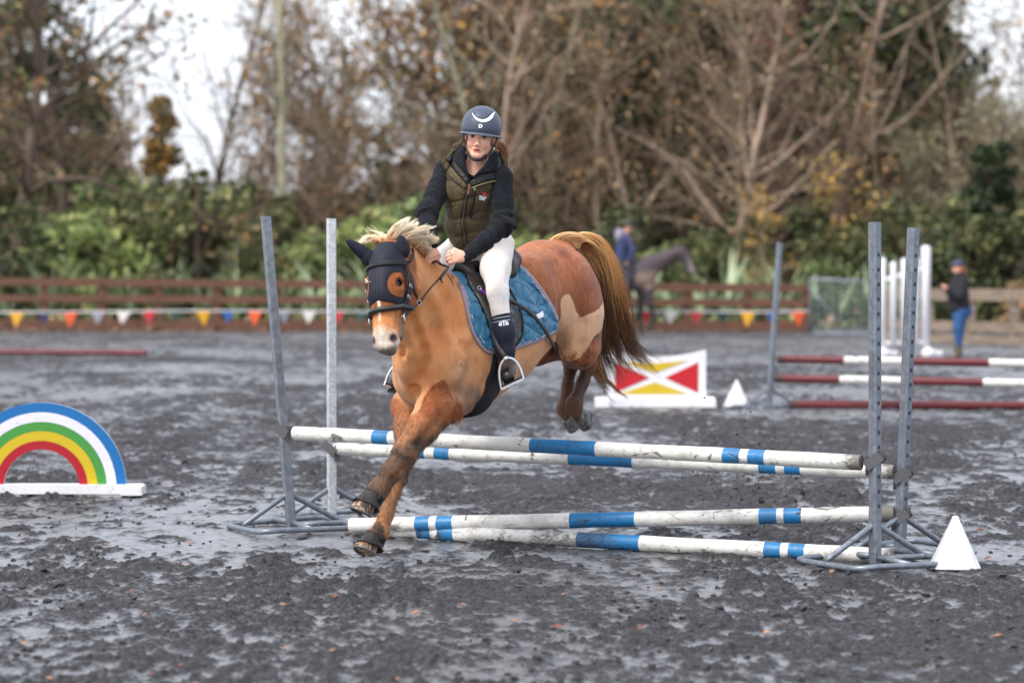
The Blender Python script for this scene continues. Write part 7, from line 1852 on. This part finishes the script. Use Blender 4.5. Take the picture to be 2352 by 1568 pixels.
# ================================================================ mane, tail and long leg hair
def rows_hair(name, rows, n, rng, colf, r0, mat, parent, seg=18, tmin=.7, clumps=40, clump_pull=.6, jit=.01, depth=.03, taper=.2):
    """rows: list of (inner point, outer point) from root to tip; every hair keeps its place u across"""
    K = len(rows); R_in = np.array([a for a, b in rows]); R_out = np.array([b for a, b in rows])
    u = rng.uniform(0, 1, n); cc_ = rng.uniform(0, 1, clumps); cl = np.argmin(np.abs(u[:, None] - cc_[None, :]), 1); uc = cc_[cl]
    cln = rng.uniform(tmin, 1, clumps)[cl] * rng.uniform(.82, 1.03, n)
    tt = np.linspace(0, 1, seg)[None, :] * cln[:, None]
    uu = u[:, None] + (uc - u)[:, None] * clump_pull * tt ** 1.2
    x = np.clip(tt, 0, .9999) * (K - 1); i = np.floor(x).astype(int); f = (x - i)[..., None]
    def cat(R):
        p0, p1, p2, p3 = R[np.maximum(i - 1, 0)], R[i], R[np.minimum(i + 1, K - 1)], R[np.minimum(i + 2, K - 1)]
        return .5 * (2 * p1 + (p2 - p0) * f + (2 * p0 - 5 * p1 + 4 * p2 - p3) * f * f + (-p0 + 3 * p1 - 3 * p2 + p3) * f ** 3)
    P = cat(R_in) * (1 - uu[..., None]) + cat(R_out) * uu[..., None]
    ph = rng.uniform(0, 6.28, (clumps, 3))[cl]; fr = rng.uniform(4, 9, (clumps, 3))[cl]; am = rng.uniform(.3, 1.2, (clumps, 1))[cl]
    ph2 = rng.uniform(0, 6.28, (n, 3)); 
    for j in range(3):
        P[:, :, j] += jit * am * np.sin(ph[:, j:j + 1] + fr[:, j:j + 1] * tt) * tt * 1.6 + jit * .5 * np.sin(ph2[:, j:j + 1] + 7 * tt) * tt
    dep = rng.normal(0, depth, n)[:, None]; P[:, :, 1] += dep * np.minimum(1, tt * 2 + .15)
    T = np.gradient(P, axis=1); T /= np.linalg.norm(T, axis=2, keepdims=True) + 1e-9
    A = np.cross(T, np.array([.31, .22, .92])); A /= np.linalg.norm(A, axis=2, keepdims=True) + 1e-9; Bn = np.cross(T, A)
    ts = np.linspace(0, 1, seg)[None, :]
    rr = (r0 * rng.uniform(.6, 1.35, (n, 1)) * (1 - (1 - taper) * ts ** 2))[:, :, None]; S3 = 3
    Vv = np.stack([P + rr * (math.cos(2.094 * k) * A + math.sin(2.094 * k) * Bn) for k in range(S3)], 2)
    base = (np.arange(n) * seg * S3)[:, None, None]; ii = np.arange(seg - 1)[None, :, None] * S3; kk = np.arange(S3)[None, None, :]; k2 = (kk + 1) % S3
    a = base + ii + kk; b = base + ii + k2; Fq = np.stack([a, b, b + S3, a + S3], -1).reshape(-1, 4)
    o = add(name, Vv.reshape(-1, 3), Fq, mat, parent)
    colr = colf(u, tt, cl, rng); setcol(o, np.repeat(colr, S3, axis=1).reshape(-1, 3)); return o
def L3(a, b, t): t = np.clip(t, 0, 1)[..., None]; return a * (1 - t) + b * t
m_mane = Mat('horse_hair', rough=.48, spec=.4); m_mane.col(m_mane.attr('Col', True))
rg = np.random.default_rng(11)
# ---- tail
def rw(a, b): return (W(*a), W(*b))
tail_rows = [rw((1262, 549, 13.62), (1308, 556, 13.70)), rw((1292, 552, 13.70), (1334, 539, 13.78)), rw((1322, 582, 13.82), (1380, 550, 13.86)), rw((1352, 624, 13.88), (1412, 606, 13.94)),
             rw((1372, 690, 13.92), (1426, 690, 13.98)), rw((1374, 765, 13.93), (1444, 772, 14.02)), rw((1366, 830, 13.95), (1478, 822, 14.05)), rw((1350, 875, 13.95), (1515, 846, 14.05))]
tail_rows = [rw((1262, 549, 13.62), (1308, 556, 13.70)), rw((1292, 552, 13.70), (1338, 536, 13.78)), rw((1322, 584, 13.82), (1386, 552, 13.86)), rw((1352, 630, 13.88), (1414, 612, 13.94)), rw((1364, 690, 13.92), (1428, 690, 13.98)), rw((1364, 755, 13.93), (1444, 768, 14.02)), rw((1360, 820, 13.95), (1478, 815, 14.05)), rw((1398, 925, 13.95), (1528, 850, 14.05))]
gold, dgold, brn, dkb = c3(250, 206, 146), c3(222, 162, 98), c3(122, 82, 54), c3(66, 46, 36)
def tailcol(u, tt, cl, rng):
    v = rng.uniform(-1, 1, len(u))[:, None]; vc = rng.uniform(-1, 1, 400)[cl][:, None]
    c = L3(gold * np.ones(tt.shape + (3,)), dgold, tt * 1.6 + v * .35 + .25 * vc)
    dk = (tt - (.30 + .24 * u[:, None] + .10 * v + .06 * vc)) / .12
    c = L3(c, L3(brn * np.ones(tt.shape + (3,)), dkb, .6 + .4 * v + .4 * vc), dk)
    pale = (v > .72) * (tt > .4); return L3(c, c3(196, 142, 86), pale * .8)
rows_hair('tail', tail_rows, 5200, rg, tailcol, .0019, m_mane, horse, 20, .62, 150, .42, .026, .045)
rows_hair('tail_flyaway', tail_rows, 420, rg, tailcol, .0012, m_mane, horse, 20, .6, 200, .2, .055, .06)
low = [rw((1366, 760, 13.9), (1380, 770, 13.95)), rw((1356, 810, 13.9), (1384, 830, 13.95)), rw((1356, 850, 13.9), (1400, 880, 13.95)), rw((1395, 895, 13.9), (1450, 915, 13.95))]
rows_hair('tail_end', low, 240, rg, lambda u, tt, cl, rng: L3(dgold * np.ones(tt.shape + (3,)), brn, tt * 1.2 + rng.uniform(-.6, .4, len(u))[:, None]), .0016, m_mane, horse, 14, .6, 16, .5, .015, .02)
arch = [rw((1262, 554, 13.58), (1330, 572, 13.66)), rw((1278, 541, 13.60), (1338, 556, 13.68)), rw((1310, 534, 13.66), (1358, 556, 13.72)), rw((1350, 550, 13.74), (1384, 580, 13.80)), rw((1378, 590, 13.8), (1404, 610, 13.84)), rw((1388, 650, 13.84), (1420, 680, 13.88))]
rows_hair('tail_top', arch, 2200, rg, lambda u, tt, cl, rng: L3(c3(252, 210, 156) * np.ones(tt.shape + (3,)), dgold, tt * .8 + rng.uniform(-.5, .4, len(u))[:, None]), .0017, m_mane, horse, 12, .35, 80, .3, .010, .03)
# ---- mane streaming up and back
cream, tan, rust = c3(255, 240, 212), c3(255, 200, 138), c3(206, 116, 60)
def manecol(k=1.0): return lambda u, tt, cl, rng: L3(L3(rust * np.ones(tt.shape + (3,)), tan, tt * 4 + .2), cream, tt * 1.9 * k - .25 + rng.uniform(-.35, .45, len(u))[:, None])
m1 = [rw((900, 566, 12.28), (985, 612, 12.72)), rw((908, 545, 12.28), (985, 585, 12.70)), rw((925, 522, 12.32), (992, 560, 12.66)), rw((945, 500, 12.34), (1008, 548, 12.62))]
m1 = [rw((884, 572, 12.36), (975, 608, 12.68)), rw((886, 545, 12.34), (980, 578, 12.60)), rw((908, 518, 12.34), (992, 556, 12.54)), rw((938, 492, 12.38), (1012, 552, 12.50))]
rows_hair('mane', m1, 3600, rg, manecol(), .0017, m_mane, horse, 12, .80, 60, .45, .013, .045)
m2 = [rw((900, 574, 12.34), (978, 606, 12.64)), rw((915, 550, 12.34), (984, 588, 12.54)), rw((950, 532, 12.34), (988, 574, 12.48)), rw((1000, 512, 12.34), (975, 592, 12.54))]
rows_hair('mane_top', m2, 2600, rg, manecol(.95), .0017, m_mane, horse, 12, .76, 44, .5, .010, .03)
m3 = [rw((862, 562, 12.34), (905, 570, 12.38)), rw((856, 552, 12.34), (900, 553, 12.34)), rw((842, 550, 12.34), (890, 540, 12.34)), rw((816, 556, 12.34), (868, 532, 12.34))]
rows_hair('forelock', m3, 420, rg, manecol(.8), .0014, m_mane, horse, 12, .55, 24, .55, .016, .03)
m3 = [rw((880, 560, 12.34), (905, 570, 12.38)), rw((868, 548, 12.34), (900, 553, 12.34)), rw((846, 540, 12.34), (880, 536, 12.34)), rw((822, 527, 12.34), (848, 514, 12.34))]
rows_hair('forelock', m3, 60, rg, manecol(.9), .0010, m_mane, horse, 12, .4, 12, .4, .016, .03)
m4 = [rw((1005, 618, 12.76), (1042, 634, 12.86)), rw((1014, 622, 12.68), (1048, 638, 12.80)), rw((1020, 640, 12.62), (1050, 648, 12.76)), rw((1026, 655, 12.60), (1046, 662, 12.74))]
rows_hair('mane_end', m4, 420, rg, lambda u, tt, cl, rng: L3(c3(160, 84, 40) * np.ones(tt.shape + (3,)), tan, tt * 1.2 - .1 + rng.uniform(-.4, .5, len(u))[:, None]), .0016, m_mane, horse, 9, .6, 16, .4, .012, .015)
m5 = [rw((940, 580, 12.44), (1000, 618, 12.76)), rw((952, 588, 12.38), (1006, 628, 12.70)), rw((960, 600, 12.36), (1008, 636, 12.67))]
rows_hair('mane_roots', m5, 520, rg, lambda u, tt, cl, rng: L3(c3(150, 78, 38) * np.ones(tt.shape + (3,)), c3(190, 110, 58), tt + rng.uniform(-.5, .5, len(u))[:, None]), .0016, m_mane, horse, 6, .5, 24, .3, .004, .006)
# eyelash and small face wisps
m6 = [rw((838, 640, 12.12), (842, 648, 12.12)), rw((842, 644, 12.09), (850, 650, 12.09)), rw((834, 650, 12.09), (860, 645, 12.08))]
rows_hair('wisps', m6, 26, rg, lambda u, tt, cl, rng: cream * np.ones(tt.shape + (3,)), .0010, m_mane, horse, 6, .6, 8, .3, .004, .004)
# ---- long coat on the legs and a soft outline elsewhere
def fur(n, pick, ln, r0, name, droop, colmul=1.0, seed=3):
    rng = np.random.default_rng(seed); tri = hF; w = np.where(pick)[0]
    if not len(w): return
    ctr = hv[tri].mean(1); sel = rng.choice(w, n); p = ctr[sel] + rng.normal(0, .004, (n, 3))
    fn = np.cross(hv[tri[sel, 2]] - hv[tri[sel, 0]], hv[tri[sel, 3]] - hv[tri[sel, 1]]); fn /= np.linalg.norm(fn, axis=1, keepdims=True) + 1e-12
    L_ = ln * rng.uniform(.5, 1.3, (n, 1)); dr = droop[sel] if droop.ndim == 2 else np.tile(droop, (n, 1))
    dr = dr + rng.normal(0, .18, (n, 3)); dr /= np.linalg.norm(dr, axis=1, keepdims=True)
    roots = p - fn * .002; mid = p + fn * L_ * .16 + dr * L_ * .4; tips = p + fn * L_ * .10 + dr * L_
    c = cu[tri[sel, 0]]; vv_ = rng.uniform(.55, 1.5, (n, 1)) * colmul
    strands(name, roots, mid, tips, c * vv_, r0, m_mane, horse, 4, .002, .2, 3, rng)
ctr = hv[hF].mean(1); lc = B_inv(ctr); uf = unc[hF[:, 0]]
lf_dir = nrm(W(855, 1130, 12.38) - W(1005, 930, 12.62)); rf_dir = nrm(W(880, 1200, 12.55) - W(934, 985, 12.87))
foreM = (lc[:, 0] > .12) & (uf > 0) & (ctr[:, 2] < 1.0)
isL = ((ctr - W(934, 1045, 12.60))[:, 1] < -.02)
dr = np.where(isL[:, None], lf_dir, rf_dir)
fur(12000, foreM, .015, .0009, 'leg_hair', dr, seed=3)
fur(900, (lc[:, 0] < -.35) & (uf > 0) & (ctr[:, 2] < .95), .018, .0009, 'leg_hair', nrm(W(1316, 928, 13.9) - W(1354, 836, 13.9)), seed=4)
elb = HS.seen(1040, 905)
fur(420, np.linalg.norm(ctr - W(1030, 935, 12.62), axis=1) < .075, .040, .0008, 'elbow_hair', nrm(V(.3, 0, -1)), seed=5)
